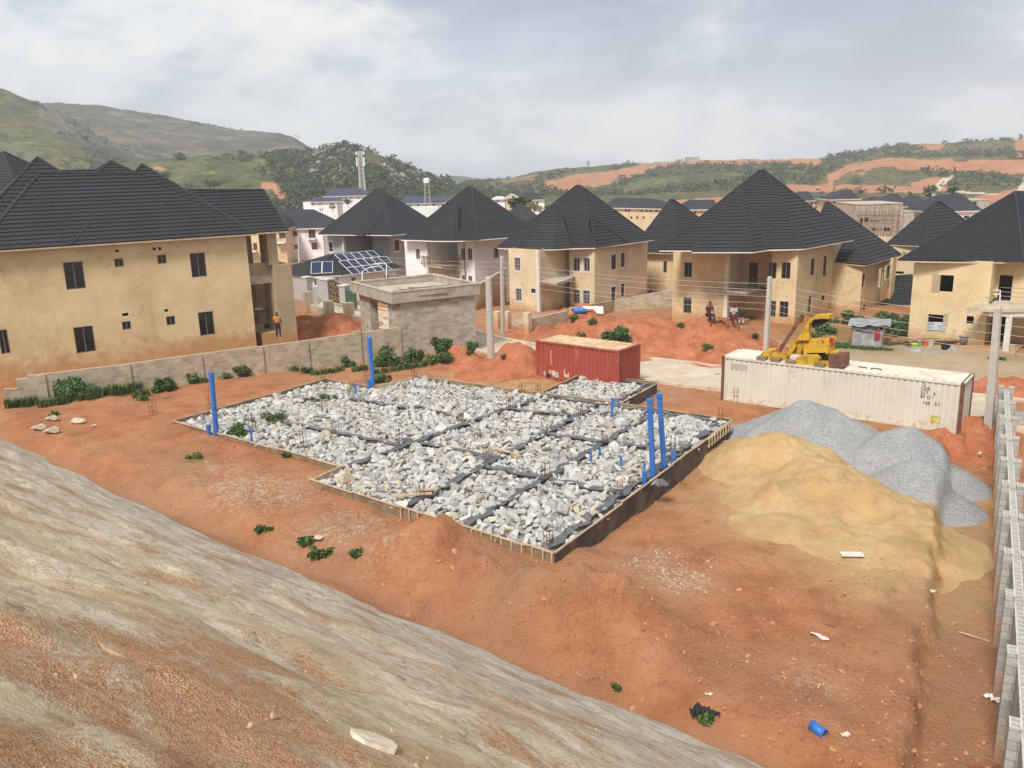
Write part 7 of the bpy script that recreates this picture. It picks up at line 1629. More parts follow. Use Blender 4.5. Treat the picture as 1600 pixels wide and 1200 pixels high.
# ------------------------------------------------------------------ trees one can tell apart
def tree(name, label, base, h, cr, seed, dens=60, mat='tree', flat=.8, lobes=7, leaf=None, bare=.35):
    t = thing(name, tuple(base), label, 'tree'); g = np.random.default_rng(seed); base = Vector(base); mb = MB(); top = base + Vector((g.normal() * .05 * h, 0, h * .62)); rt = h * .035
    mb.tube([base - Vector((0, 0, .5)), base + Vector((g.normal() * .03 * h, 0, h * bare)), top], [rt, rt * .8, rt * .4], 7); cen = []
    for i in range(lobes):
        a = 2 * math.pi * i / lobes + g.uniform(0, .6); q = base + Vector((math.cos(a) * cr * .62 * g.uniform(.5, 1.1), math.sin(a) * cr * .62 * g.uniform(.5, 1.1), h * g.uniform(bare + .18, .85))); cen.append(q); mb.tube([base + Vector((0, 0, h * bare * .9)), (base + Vector((0, 0, h * .5))).lerp(q, .5), q], [rt * .5, rt * .35, rt * .15], 5)
    cen.append(base + Vector((0, 0, h * .82))); mb.build('trunk', M['bark'], t)
    c = np.array([p[:] for p in cen]); r = np.full(len(c), cr * .46) * g.uniform(.75, 1.15, len(c)); v, f = leafcloud(c, r, dens, leaf or cr * .13, flat, seed); npmesh('crown', v, f, M[mat], t); return t
def tree_px(name, label, px, pyb, pyt, wpx, dep, seed, **k):
    b = D(px, pyb, dep); h = (pyb - pyt) * dep / CF; return tree(name, label, b, h, wpx / 2 * dep / CF, seed, **k)
tree_px('round_tree', 'bigger round dark tree beside the dark roofs at right', 1452, 314, 290, 26, 185, 1, bare=.2); tree_px('round_tree', 'smaller round dark tree right of the bigger one', 1488, 312, 291, 20, 190, 2, bare=.2)
tree_px('bushy_tree', 'bushy tree with reddish tinge by the tan roof', 815, 330, 312, 46, 150, 3, lobes=10, bare=.15); tree_px('bushy_tree', 'dry leafed low tree between the white house and tan roof', 835, 334, 318, 30, 148, 4, mat='leafy', bare=.15)
tree_px('crest_tree', 'lone tall narrow tree on the crest of the terraced hill', 919, 262, 250.5, 5, 690, 5, bare=.2); tree_px('crest_tree', 'round tree on the skyline at the right edge', 1594, 220, 209, 9, 700, 6, bare=.15); tree_px('crest_tree', 'low round tree on the skyline left of the edge tree', 1565, 223, 215, 9, 700, 7, bare=.15)
tree_px('crest_tree', 'flat topped tree on top of the wooded hill', 550, 233, 226, 20, 430, 8, flat=.35, bare=.5); tree_px('crest_tree', 'umbrella tree on top of the wooded hill, left of the flat topped one', 529, 235, 226, 12, 430, 9, flat=.45, bare=.4)
tree_px('slope_tree', 'upper tree on the right skyline of the wooded hill', 637, 268, 258, 12, 425, 10, bare=.4); tree_px('slope_tree', 'lower tree on the right skyline of the wooded hill', 655, 276, 265, 9, 425, 11, bare=.4); tree_px('slope_tree', 'palm like tree at the foot of the wooded hill skyline', 669, 284, 267, 7, 420, 12, bare=.5); tree_px('slope_tree', 'twin tree in the gap below the far ridge', 768, 300, 290, 10, 420, 13, bare=.35)
for px_, yb, yt, w, dp, lb in ((1340, 279, 271, 10, 520, 'small tree on the green terrace, leftmost of three'), (1371, 279, 269, 9, 510, 'small tree on the green terrace, middle of three'), (1410, 283, 274, 12, 500, 'small tree on the green terrace, rightmost of three'), (1505, 284, 274, 14, 480, 'dark tree beside the pale hill road'), (1425, 283, 276, 14, 480, 'low tree left of the hill road'), (1345, 305, 297, 12, 260, 'tree behind the yellow three storey block'), (1422, 308, 299, 9, 230, 'tree peeping above the dark roofs'), (282, 254, 239, 24, 430, 'round dark tree left on the slope below the granite'), (335, 297, 281, 26, 330, 'wide green tree just above the portico roof'), (258, 280, 270, 24, 340, 'wide tree above the ridge of the ochre house'), (425, 258, 247, 20, 400, 'dark tree left of the hill boulders'), (520, 329, 318, 12, 205, 'small tree before the lower white wing'), (544, 322, 310, 16, 205, 'tree before the long white block')):
    tree_px('hill_tree', lb, px_, yb, yt, w, dp, int(px_), dens=40, bare=.2)
# ------------------------------------------------------------------ shrubs, weeds, grass
def shrub(px, py, wpx, hpx, label, seed, mat='leaf', n=None, flat=1., name='shrub', leaf=None):
    P = T(px, py); dep = (P - CAMP).dot(_fw); w = wpx * dep / CF / 2; h = hpx * dep / CF; t = thing(name, tuple(P), label, 'shrub' if name == 'shrub' else 'weed'); g = np.random.default_rng(seed)
    k = max(7, int(wpx / 3.5)); c = np.stack([P.x + g.uniform(-.8, .8, k) * w, P.y + g.uniform(-.6, .6, k) * w, P.z + h * g.uniform(.12, .72, k)], 1); c[:, 2] -= (np.abs(c[:, 0] - P.x) / w) ** 2 * h * .25; r = np.minimum(w, h) * g.uniform(.28, .55, k)
    mb = MB()
    for q in c: mb.tube([P - Vector((0, 0, .1)), P.lerp(Vector(q), .5) + Vector((0, 0, h * .08)), Vector(q)], [.025, .018, .008], 5)
    mb.build('stem', M['bark'], t); L_ = leaf or np.clip(.16 * min(w, h), .05, .12); v, f = leafcloud(c, r, n or int(160 + wpx * 1.6), L_, flat, seed); npmesh('leaves', v, f, M[mat], t)
SH = [(112, 624, 62, 34, 'broad dark shrub near the left end of the block fence'), (254, 611, 34, 26, 'rounded green shrub below the fence, third from its left end'), (301, 598, 30, 24, 'dark green shrub close against the fence wall'), (352, 590, 30, 16, 'low spreading shrub right of the dark fence shrub'), (378, 588, 28, 24, 'upright shrub joined to the low spreading one'),
      (477, 584, 14, 18, 'thin shrub under the fence left of the rear blue pipe'), (545, 574, 22, 26, 'round shrub left of the rear tall blue pipe'), (601, 571, 40, 32, 'big dark shrub right of the rear tall blue pipe'), (648, 566, 30, 26, 'medium shrub beneath the gatehouse wall'), (690, 551, 34, 30, 'high shrub against the gatehouse wall'), (691, 567, 32, 20, 'low bright shrub in front of the high gatehouse shrub'), (739, 552, 20, 26, 'shrub at the road corner of the gatehouse'),
      (630, 570, 22, 16, 'small shrub filling in between the big and medium shrubs'), (598, 597, 26, 13, 'small green bush in bare soil behind the foundation'), (965, 534, 46, 24, 'widest bush on the red heap behind the red container'), (976, 528, 14, 22, 'tall sprig rising from the widest heap bush'), (907, 527, 14, 8, 'tiny bush right above the red container'), (896, 502, 16, 13, 'spiky bush at the left of the red heap'), (925, 506, 14, 10, 'sparse dry bush on the red heap'), (1105, 546, 16, 14, 'green tuft on the flank of the tall red heap'), (1064, 511, 12, 9, 'small tuft near the corner of the buff house'), (1179, 528, 13, 9, 'little bush beside the slim pole behind the yellow machine'),
      (1290, 521, 34, 16, 'leafy bush behind the yellow machine'), (1405, 524, 40, 40, 'tall green thicket between kiosk and raw house'), (1385, 512, 40, 24, 'spreading green thicket behind the tin kiosk'), (1330, 505, 30, 26, 'dark bush against the ochre house behind the kiosk'), (1300, 505, 20, 14, 'low bush against the side of the buff house'), (788, 560, 10, 7, 'small bush by the thick roadside pole'),
      (375, 686, 34, 24, 'dense green bush growing among rubble at the left board'), (962, 1080, 13, 17, 'single small green sprout on the bare red soil')]
for i, s in enumerate(SH): shrub(*s, 100 + i, n=(170 if s[3] > 20 else 90))
shrub(668, 566, 22, 12, 'pale dry bush in front of the medium shrub', 300, 'leafy', 120)
def weed(px, py, wpx, hpx, label, seed, mat='grass', n=240):
    P = T(px, py) if isinstance(px, (int, float)) else px; dep = (P - CAMP).dot(_fw); w = wpx * dep / CF / 2; h = hpx * dep / CF; g = np.random.default_rng(seed); x = P.x + g.normal(size=n) * w * .45; y = P.y + g.normal(size=n) * w * .4; z = np.full(n, P.z)
    v = []; hh = h * g.uniform(.5, 1.2, n); an = g.uniform(0, 6.28, n); ln = g.uniform(.1, .7, n); bw = .012 + .02 * g.uniform(size=n)
    B = np.stack([x, y, z], 1); dr = np.stack([np.cos(an), np.sin(an), np.zeros(n)], 1); sd_ = np.stack([-np.sin(an), np.cos(an), np.zeros(n)], 1); up_ = np.array([0, 0, 1.])
    m_ = B + dr * (hh * ln * .35)[:, None] + up_ * (hh * .65)[:, None]; tp = B + dr * (hh * ln)[:, None] + up_ * (hh * (1 - ln * .3))[:, None]
    V = np.stack([B - sd_ * bw[:, None], B + sd_ * bw[:, None], m_ + sd_ * bw[:, None], m_ - sd_ * bw[:, None], m_ - sd_ * bw[:, None], m_ + sd_ * bw[:, None], tp + sd_ * .003, tp - sd_ * .003], 1).reshape(-1, 3)
    return V, np.arange(n * 8).reshape(-1, 4)
GR = [(40, 634, 56, 16), (95, 632, 60, 14), (170, 617, 60, 18), (205, 613, 60, 18), (150, 622, 50, 12), (233, 618, 40, 12), (320, 597, 30, 9), (345, 592, 40, 8), (520, 582, 60, 9), (495, 580, 26, 9), (575, 577, 40, 10), (615, 580, 60, 9), (665, 572, 60, 10), (1340, 545, 70, 6), (1310, 540, 60, 6), (1375, 547, 60, 5), (1280, 528, 40, 9), (95, 648, 20, 8), (235, 624, 24, 9), (1420, 520, 60, 12), (1570, 562, 40, 5), (470, 578, 20, 9), (440, 577, 16, 9)]
vv, ff, off_ = [], [], 0
for i, (a, b, c_, d_) in enumerate(GR):
    for k in range(max(1, int(c_ / 14))):
        v, f = weed(a + (k - c_ / 28) * 13, b - (k - c_ / 28) * (2.0 if a < 700 else -.6), 16, d_, '', i * 7 + k, n=70); vv.append(v); ff.append(f + off_); off_ += len(v)
o = npmesh('grass', np.concatenate(vv), np.concatenate(ff), M['grass']); tag(o, kind='stuff')
for px_, py_, w, h, lb in ((415, 657, 56, 16, 'leafy weeds spreading over the rubble beside rebar'), (478, 850, 26, 18, 'upper part of the creeping weed on red soil'), (500, 868, 50, 10, 'lower trailing arm of the creeping weed on red soil'), (413, 830, 20, 8, 'small grass tuft left of the creeping weed'), (560, 868, 20, 8, 'thin grass tuft right of the creeping weed'), (302, 716, 24, 6, 'sparse grass patch on the soil left of the foundation'), (512, 623, 26, 8, 'wispy grey weed on rubble at the rear left'), (488, 628, 18, 8, 'wispy weed left of the grey one on the rubble'), (455, 574, 22, 10, 'drooping dry weed below the fence'), (1098, 1127, 20, 12, 'grass tuft under the black plastic scrap'), (448, 715, 10, 8, 'tiny weed on the left board of the foundation')):
    P = T(px_, py_) if py_ > 700 or py_ < 600 else G(px_, py_, .62); v, f = weed(P, 0, w, h, '', int(px_), n=150) if False else (None, None)
    dep = (P - CAMP).dot(_fw); t = thing('weed', tuple(P), lb, 'weed'); g = np.random.default_rng(int(px_)); k = max(7, int(w / 3)); cw = w * dep / CF / 2
    c = np.stack([P.x + g.uniform(-1, 1, k) * cw, P.y + g.uniform(-.5, .5, k) * cw, P.z + .06 + g.uniform(0, h * dep / CF * .5, k)], 1); v, f = leafcloud(c, np.full(k, max(.12, h * dep / CF * .4)), 30, .075, .8, int(px_)); npmesh('leaves', v, f, M['grass'], t)
    mb = MB()
    for q in c: mb.tube([P, Vector(q)], .008, 4)
    mb.build('stem', M['bark'], t)
# ------------------------------------------------------------------ people
def skin_body(name, nodes, edges, mat, parent, sub=2):
    me = bpy.data.meshes.new(name); o = bpy.data.objects.new(name, me); COL.objects.link(o); o.parent = parent; me.from_pydata([n_[0] for n_ in nodes], edges, []); me.materials.append(M[mat]); md = o.modifiers.new('skin', 'SKIN'); md.use_smooth_shade = True
    for sv, n_ in zip(me.skin_vertices[0].data, nodes): sv.radius = n_[1] if isinstance(n_[1], tuple) else (n_[1], n_[1])
    me.skin_vertices[0].data[0].use_root = True; s = o.modifiers.new('sub', 'SUBSURF'); s.levels = s.render_levels = sub; return o
def person(P, yaw, label, shirt, trous, pose='stand', sc_=1.):
    t = thing('person', tuple(P), label, 'person'); t.rotation_euler = (0, 0, yaw); t.scale = (sc_,) * 3
    if pose == 'stand': hip, kn, an, sh = .92, [(-.10, -.02, .5), (.10, -.03, .5)], [(-.11, .03, .08), (.12, -.06, .08)], 1.42; el, ha = [(-.25, .03, 1.16), (.26, .02, 1.15)], [(-.24, -.14, .95), (.25, -.08, .92)]
    else: hip, kn, an, sh = .50, [(-.14, -.42, .52), (.15, -.40, .50)], [(-.15, -.40, .08), (.16, -.46, .08)], 1.02; el, ha = [(-.26, -.12, .76), (.26, -.10, .76)], [(-.12, -.34, .60), (.14, -.32, .60)]
    lean = -.04 if pose == 'stand' else -.12
    n_ = [((0, 0, hip), .13), ((0, lean * .4, (hip + sh) / 2), .125), ((0, lean, sh), (.13, .10)), ((0, lean * 1.1, sh + .1), .055), ((0, lean * 1.4, sh + .20), (.085, .095)), ((0, lean * 1.3, sh + .30), (.07, .085)),
          ((-.17, lean, sh - .01), .065), (el[0], .045), (ha[0], .035), ((.17, lean, sh - .01), .065), (el[1], .045), (ha[1], .035), ((-.09, 0, hip - .06), .095), (kn[0], .062), (an[0], .042), ((an[0][0], an[0][1] - .14, .04), .035), ((.09, 0, hip - .06), .095), (kn[1], .062), (an[1], .042), ((an[1][0], an[1][1] - .14, .04), .035)]
    E_ = [(0, 1), (1, 2), (2, 3), (3, 4), (4, 5), (2, 6), (6, 7), (7, 8), (2, 9), (9, 10), (10, 11), (0, 12), (12, 13), (13, 14), (14, 15), (0, 16), (16, 17), (17, 18), (18, 19)]
    skin_body('body', n_, E_, 'skin', t)
    up1 = lambda i: n_[i][0]; mid = lambda a, b, f: tuple(a[k] + (b[k] - a[k]) * f for k in range(3))
    s = [(up1(0), (.16, .135)), (up1(1), (.155, .13)), (up1(2), (.16, .12)), (mid(up1(2), up1(3), .5), .08), (up1(6), .085), (mid(up1(6), up1(7), .85), .07), (up1(9), .085), (mid(up1(9), up1(10), .85), .07)]
    skin_body('shirt', s, [(0, 1), (1, 2), (2, 3), (2, 4), (4, 5), (2, 6), (6, 7)], shirt, t)
    tr = [(up1(0), (.15, .125)), (up1(12), .115), (kn[0], .082), (mid(kn[0], an[0], .9), .062), (up1(16), .115), (kn[1], .082), (mid(kn[1], an[1], .9), .062)]
    skin_body('trousers', tr, [(0, 1), (1, 2), (2, 3), (0, 4), (4, 5), (5, 6)], trous, t)
    hd = up1(5); skin_body('hair', [((hd[0], hd[1] + .025, hd[2] - .05), (.088, .092)), ((hd[0], hd[1] + .02, hd[2] + .025), (.075, .085))], [(0, 1)], 'hair', t)
    return t
P = hit(435.5, 527, A0, A1, -1.1); P.z = 1.78; person(P, .5, 'person in an amber shirt and dark trousers standing before the ochre house porch', 'shirty', 'trous', 'stand', 1.05)
P4b = T(1109, 505); person(Vector((P4b.x - .1, P4b.y, P4b.z + .1)), .3, 'person in a maroon top sitting against the buff house wall, left of the column', 'shirtm', 'trous', 'sit', 1.1)
P4c = T(1145, 506); person(Vector((P4c.x, P4c.y, P4c.z)), .1, 'person in a pale shirt sitting in the buff house doorway behind a bench', 'shirtw', 'shirtm', 'sit', 1.05)
P4d = T(1157.5, 507); person(Vector((P4d.x, P4d.y, P4d.z)), -.2, 'person in a charcoal shirt sitting outside the buff house with pale cloth on the lap', 'shirtd', 'shirtw', 'sit', 1.05)
# ------------------------------------------------------------------ bits and pieces
def bench(A_, yaw, l, label, mat='timber', h=.45):
    t = thing('bench', tuple(A_), label, 'bench'); Rz = Matrix.Rotation(yaw, 3, 'Z'); mb = MB(); mb.box(A_ + Vector((0, 0, h)), (l, .35, .05), yaw); mb.build('seat', M[mat], t)
    for i in (-1, 1):
        for j in (-1, 1): c_ = A_ + Rz @ Vector((i * (l / 2 - .1), j * .12, 0)); mb = MB(); mb.bar(c_, c_ + Vector((0, 0, h - .03)), .06); mb.build('leg', M[mat], t)
bench(T(1149, 508), -.5, 1.9, 'long low timber bench beneath the seated people at the buff house'); bench(T(1124, 507), -.4, 1.3, 'short timber bench left of the buff house column')
def bucket(P, r, h, mat, label, name='bucket', cat='bucket'):
    t = thing(name, tuple(P), label, cat); mb = MB(); mb.smooth = False; mb.lathe(P, [(r * .78, -.02), (r, h), (r * 1.06, h), (r * 1.06, h - .03), (r * .9, h - .035), (r * .7, .03)], 14); mb.build('tub', M[mat], t)
    mb = MB(); mb.tube([P + Vector((math.cos(a) * r * 1.05, 0, h + math.sin(a) * r * .5 - .02)) for a in np.linspace(0, math.pi, 7)], .012, 4); mb.build('handle', M['iron'], t)
bucket(T(1446, 540), .26, .38, 'orangep', 'orange bucket in front of the raw house'); bucket(T(1453.5, 540), .26, .42, 'lslab', 'pale bucket right of the orange bucket'); bucket(T(1429, 541), .3, .2, 'limep', 'lime green basin on the ground near the raw house', 'basin', 'basin'); bucket(T(1436, 539), .24, .3, 'tin', 'grey pan between the lime basin and the orange bucket', 'pan', 'pan'); bucket(T(1506, 538), .36, .6, 'dgrey', 'dark drum at the porch corner of the raw house', 'drum', 'drum'); bucket(T(1580, 548), .25, .4, 'lslab', 'pale pail on the porch right of the post'); bucket(T(1477, 546), .3, .34, 'dark', 'black bowl on the cleared ground before the raw house', 'bowl', 'bowl')
for px_, py_, r, lb in ((1432, 548, .75, 'larger dark ash heap on the ground before the raw house'), (1455, 550, .8, 'lower dark ash heap right of the larger one'), (1489, 547, .5, 'small ash heap beside the black bowl')):
    x, y = at(px_, py_); heap('ash_heap', lb, [(x, y, r, .3, 1., 0.)], int(px_), 'fill', 'ash heap', .08, .08, False)
for i, (px_, py_, l, a_, lb) in enumerate(((1437, 537, 2.6, .1, 'stack of thin boards under the lower sheeted opening'), (1487, 537, 3., -.1, 'long boards lying left of the dark drum'), (1405, 538, 2.2, .2, 'jumble of brown sticks right of the tin kiosk'))):
    P = T(px_, py_); g2 = np.random.default_rng(i); mb = MB()
    for k in range(7): mb.box(P + Vector((g2.normal() * .2, g2.normal() * .25, .06 + .045 * k)), (l * g2.uniform(.6, 1.), .14, .035), a_ + g2.normal() * (.12 if i < 2 else .6))
    tag(mb.build('board_pile', M['timber']), lb, 'boards')
P = T(1539, 522); t = thing('rag_heap', tuple(P), 'green and dark bundle of clothes in the raw house doorway', 'bundle'); g2 = np.random.default_rng(4)
for k, mt in enumerate(('greenp', 'dark', 'shirtd', 'trim')):
    c = P + Vector((.35 * k - .6, -.2 + .1 * k, .35 + .12 * (k % 2))); v, f = RV[k]; npmesh('clothing', v * np.array([.42, .34, .34]) * (1 - .1 * k) + np.array(c), f, M[mt], t)
# white plastic armchair on the balcony
P = hit(1555, 471, rK5, R5, -.5); P.z = zb5; t = thing('chair', tuple(P), 'white plastic armchair on the balcony of the raw house', 'chair'); ry = Matrix.Rotation(R(60), 3, 'Z'); q = lambda x, y, z: P + ry @ Vector((x, y, z)) * 1.15
mb = MB(); mb.extr([(-.24, -.22), (.24, -.22), (.22, .22), (-.22, .22)], q(0, 0, .43), ry @ Vector((1, 0, 0)), ry @ Vector((0, 1, 0)), Vector((0, 0, 1)), .04); mb.build('seat', M['whitep'], t)
mb = MB(); 
for k in range(-2, 3): mb.bar(q(k * .09, .22, .45), q(k * .10, .34, .85), .07, .02, up=tuple(ry @ Vector((0, -1, .2))))
mb.bar(q(-.25, .345, .86), q(.25, .345, .86), .08, .03); mb.build('backrest', M['whitep'], t)
for sx_ in (-1, 1):
    mb = MB(); mb.bar(q(sx_ * .27, -.2, .64), q(sx_ * .27, .3, .68), .06, .03); mb.build('armrest', M['whitep'], t)
    mb = MB(); mb.bar(q(sx_ * .27, -.24, 0), q(sx_ * .25, -.2, .64), .06, .05); mb.build('leg', M['whitep'], t); mb = MB(); mb.bar(q(sx_ * .26, .28, 0), q(sx_ * .25, .22, .66), .06, .05); mb.build('leg', M['whitep'], t)
for px_, lb in ((1538, 'left pale lump of concrete on the raw house balcony'), (1545.5, 'right pale lump of concrete on the raw house balcony')):
    p = hit(px_, 471, rK5, R5, -.7); v, f = RV[3]; o = npmesh('concrete_lump', v * .22 + np.array((p.x, p.y, zb5 + .16)), f, M['lslab']); tag(o, lb, 'lump')
mb = MB(); p = hit(1541, 470, rK5, R5, -.1); mb.tube([Vector((p.x, p.y, zb5 + .05)), Vector((p.x + .55, p.y + .1, zb5 + 1.2))], .025, 5); tag(mb.build('stick', M['timber']), 'stick leaning on the balcony wall of the raw house', 'stick')
# things before the grey framed house
P = T(906, 490); t = thing('water_drums', tuple(P), 'blue plastic drum lying on the wall before the grey framed house', 'drum'); mb = MB(); ax = Matrix.Rotation(R(90), 3, 'Y'); mb.lathe(P + Vector((0, 0, .3)), [(.2, -.55), (.26, -.48), (.28, -.15), (.25, 0), (.28, .15), (.26, .48), (.2, .55)], 14, ax); mb.build('shell', M['bluep'], t)
P = T(921, 488); mb = MB(); vs = []
for i in range(7):
    for j in range(4): vs.append(P + Vector((i * .3 - .6, -.1 - .05 * j, .55 - (.0 if j == 0 else .22 * j * (1 if i > 3 else .3)) + .03 * math.sin(i * 2))))
mb.add(vs, [(i * 4 + j, (i + 1) * 4 + j, (i + 1) * 4 + j + 1, i * 4 + j + 1) for i in range(6) for j in range(3)]); tag(mb.build('sheet', M['whitep']), 'white sheet hung over the wall beside the blue drum', 'cloth')
t = thing('boundary_wall', tuple(T(960, 487)), 'grey block boundary wall from the blue drum towards the buff house', 'wall'); a, b, c_ = T(893, 490), T(960, 487), T(1050, 483); mb = MB()
for p, q_, h0, h1 in ((a, b, .5, 1.1), (b, c_, 1.1, 1.9)):
    d = (q_ - p); d.z = 0; d.normalize(); n = Vector((-d.y, d.x, 0)) * .22
    vs = [Vector((v.x, v.y, z)) for v, z in ((p, p.z - .6), (q_, q_.z - .6), (q_, q_.z + h1), (p, p.z + h0))]; mb.add(vs + [v + n for v in vs], [(0, 1, 2, 3), (5, 4, 7, 6), (3, 2, 6, 7), (0, 3, 7, 4), (1, 5, 6, 2)])
mb.build('courses', M['blockwall'], t)
t = thing('boundary_wall', tuple(T(870, 510)), 'low buff wall with square piers in the yard corner of the grey framed house', 'wall'); a, b, c_ = T(795, 513), T(828, 518), T(888, 500); mb = MB()
for p, q_, hh in ((a, b, .45), (b, c_, 1.0)):
    d = (q_ - p); d.z = 0; d.normalize(); n = Vector((-d.y, d.x, 0)) * .22; mb.prism(poly_ccw([(v.x, v.y) for v in (p, q_, q_ + n, p + n)]), p.z - .8, p.z + hh)
mb.build('courses', M['blockwall'], t)
for px_, py_, hh in ((778, 514, 1.5), (793, 514, 1.5), (825, 519, 1.6)): p = T(px_, py_); mb = MB(); mb.box((p.x, p.y, p.z + hh / 2 - .2), (.5, .5, hh + .4), R(-38)); mb.build('pier', M['cream'], t)
t = thing('boundary_wall', tuple(T(770, 480)), 'buff yard wall between the white house and the grey framed house', 'wall'); a, b = T(742, 485), T(792, 472); mb = MB(); d = (b - a).normalized(); mb.prism(poly_ccw([(a.x, a.y), (b.x, b.y), (b.x - .1, b.y + .25), (a.x - .1, a.y + .25)]), -2, Z(a.x, a.y) + 2.1); mb.build('courses', M['cream'], t); mb = MB(); mb.prism(poly_ccw([(a.x - .05, a.y - .08), (b.x, b.y - .08), (b.x - .1, b.y + .32), (a.x - .15, a.y + .32)]), Z(a.x, a.y) + 2.11, Z(a.x, a.y) + 2.22); mb.build('coping', M['trim'], t)
# work bench and goods in the portico of the ochre house
P = hit(412, 505, A0, A1, 2.4); P.z = 1.96; t = thing('work_table', tuple(P), 'dark cluttered work table under the ochre house portico', 'table'); yw = math.atan2(dA.y, dA.x); mb = MB(); mb.box(P + Vector((0, 0, 1.25)), (2.1, .9, .08), yw); mb.build('tabletop', M['timber'], t)
for i in (-1, 1):
    for j in (-1, 1): c_ = P + Vector((dA.x, dA.y, 0)) * (i * .9) + Vector((nA.x, nA.y, 0)) * (j * .35); mb = MB(); mb.bar(c_, c_ + Vector((0, 0, 1.22)), .08); mb.build('leg', M['timber'], t)
for dx, dz, s, mt, lb in ((-.3, 1.3, .32, 'whitep', 'white bundle on the portico work table'), (.5, 1.3, .28, 'dark', 'dark bundle on the portico work table'), (-.9, 0, .36, 'dgrey', 'grey box under the portico work table'), (.2, 0, .34, 'dark', 'black pot under the portico work table'), (.95, 1.3, .34, 'orangep', 'orange cloth heap behind the portico work table')):
    c_ = P + Vector((dA.x, dA.y, 0)) * dx + Vector((0, 0, dz + s * .5)); v, f = RV[int(abs(dx) * 7) % 8]; tag(npmesh('bundle', v * s + np.array(c_), f, M[mt]), lb, 'bundle')
# litter on the red soil
P = T(1278, 1146); t = thing('pipe_offcut', tuple(P), 'short blue half pipe offcut lying on the red soil at the front', 'pipe'); mb = MB(); E0, E1 = T(1268, 1137), T(1289, 1153); E0.z += .03; E1.z += .03; d = (E1 - E0).normalized(); s = d.cross(Vector((0, 0, 1))).normalized(); vs = []
for r_ in (.13, .122):
    for e in (E0, E1):
        for k in range(13): a = -.35 + (math.pi + .7) * k / 12; vs.append(e + s * (math.cos(a) * r_) + Vector((0, 0, .045 + math.sin(a) * r_)))
fs = [(k, k + 1, 14 + k, 13 + k) for k in range(12)] + [(26 + k + 1, 26 + k, 39 + k, 40 + k) for k in range(12)] + [(k + 1, k, 26 + k, 27 + k) for k in range(12)] + [(13 + k, 14 + k, 40 + k, 39 + k) for k in range(12)]
mb.smooth = True; mb.add(vs, fs); mb.build('shell', M['bluepipe'], t)
def scrap(px_, py_, l, w, a_, mat, label, name='scrap', seed=1, hgt=.06, cat=None):
    P = T(px_, py_); g2 = np.random.default_rng(seed); vs = []
    for i in range(6):
        for j in range(4): x, y = (i / 5 - .5) * l, (j / 3 - .5) * w * (1 + .3 * math.sin(i * 2 + seed)); vs.append((P.x + math.cos(a_) * x - math.sin(a_) * y, P.y + math.sin(a_) * x + math.cos(a_) * y, P.z + .02 + g2.uniform(0, hgt)))
    mb = MB(); mb.add(vs, [(i * 4 + j, (i + 1) * 4 + j, (i + 1) * 4 + j + 1, i * 4 + j + 1) for i in range(5) for j in range(3)]); return tag(mb.build(name, M[mat]), label, cat or name)
scrap(1092, 1115, .5, .3, .2, 'dark', 'larger black plastic scrap on the soil below the slope edge', 'plastic_scrap', 3, .2, 'plastic scrap'); scrap(1113, 1119, .36, .2, -.4, 'dark', 'smaller black plastic scrap right of the larger one', 'plastic_scrap', 4, .15, 'plastic scrap'); scrap(1107, 1131, .24, .16, .5, 'dgrey', 'flat grey plastic scrap below the black ones', 'plastic_scrap', 5, .03, 'plastic scrap')
scrap(1280, 996, .55, .14, -.85, 'wrap', 'crumpled cream sachet lying in the middle of the red soil', 'wrapper', 6, .07); scrap(1551, 1094, .36, .22, -1.1, 'whitep', 'white crumpled pack in the trench by the hollow block wall', 'wrapper', 7, .1); scrap(1108, 1086, .2, .1, .1, 'wrap', 'tiny pale wrapper above the black plastic', 'wrapper', 8, .04); scrap(1321, 1150, .2, .13, .4, 'wrap', 'tiny pale wrapper right of the blue offcut', 'wrapper', 9, .05); scrap(1456, 926, .2, .16, .8, 'wrap', 'small pale wrapper in the washed out gully', 'wrapper', 10, .08)
for px_, py_, l, w, a_, lb, mt in ((1331, 868, .75, .34, -.1, 'flat pale board lying at the edge of the sand', 'trim'), (1522, 997, .85, .06, -.75, 'thin stick lying in the trench by the block wall', 'batten'), (1295, 978, .4, .03, -.6, 'short twig lying above the cream sachet', 'timber')):
    P = T(px_, py_); mb = MB(); mb.box(P + Vector((0, 0, .05)), (l, w, .03), a_); tag(mb.build('board' if w > .1 else 'stick', M[mt]), lb, 'board' if w > .1 else 'stick')
for px_, py_, s, lb in ((60, 672, .42, 'grey concrete lump, leftmost of the four beside the slope'), (80, 677, .45, 'squared grey concrete lump nearest the slope edge'), (80, 657, .36, 'grey concrete lump, rearmost of the four near the grass'), (122, 661, .42, 'wedge shaped grey concrete lump right of the others'), (147, 667, .2, 'smallest grey concrete lump right of the wedge'), (497, 845, .3, 'brown stone beside the creeping weed') , (1529, 652 + 60, .3, 'broken block in the trench by the gravel')):
    P = T(px_, py_); v, f = RV[int(px_) % 10]; tag(npmesh('stone', v * s * np.array([.85, .85, 1.15]) + np.array((P.x, P.y, P.z + s * .3)), f, M['lslab']), lb, 'stone')
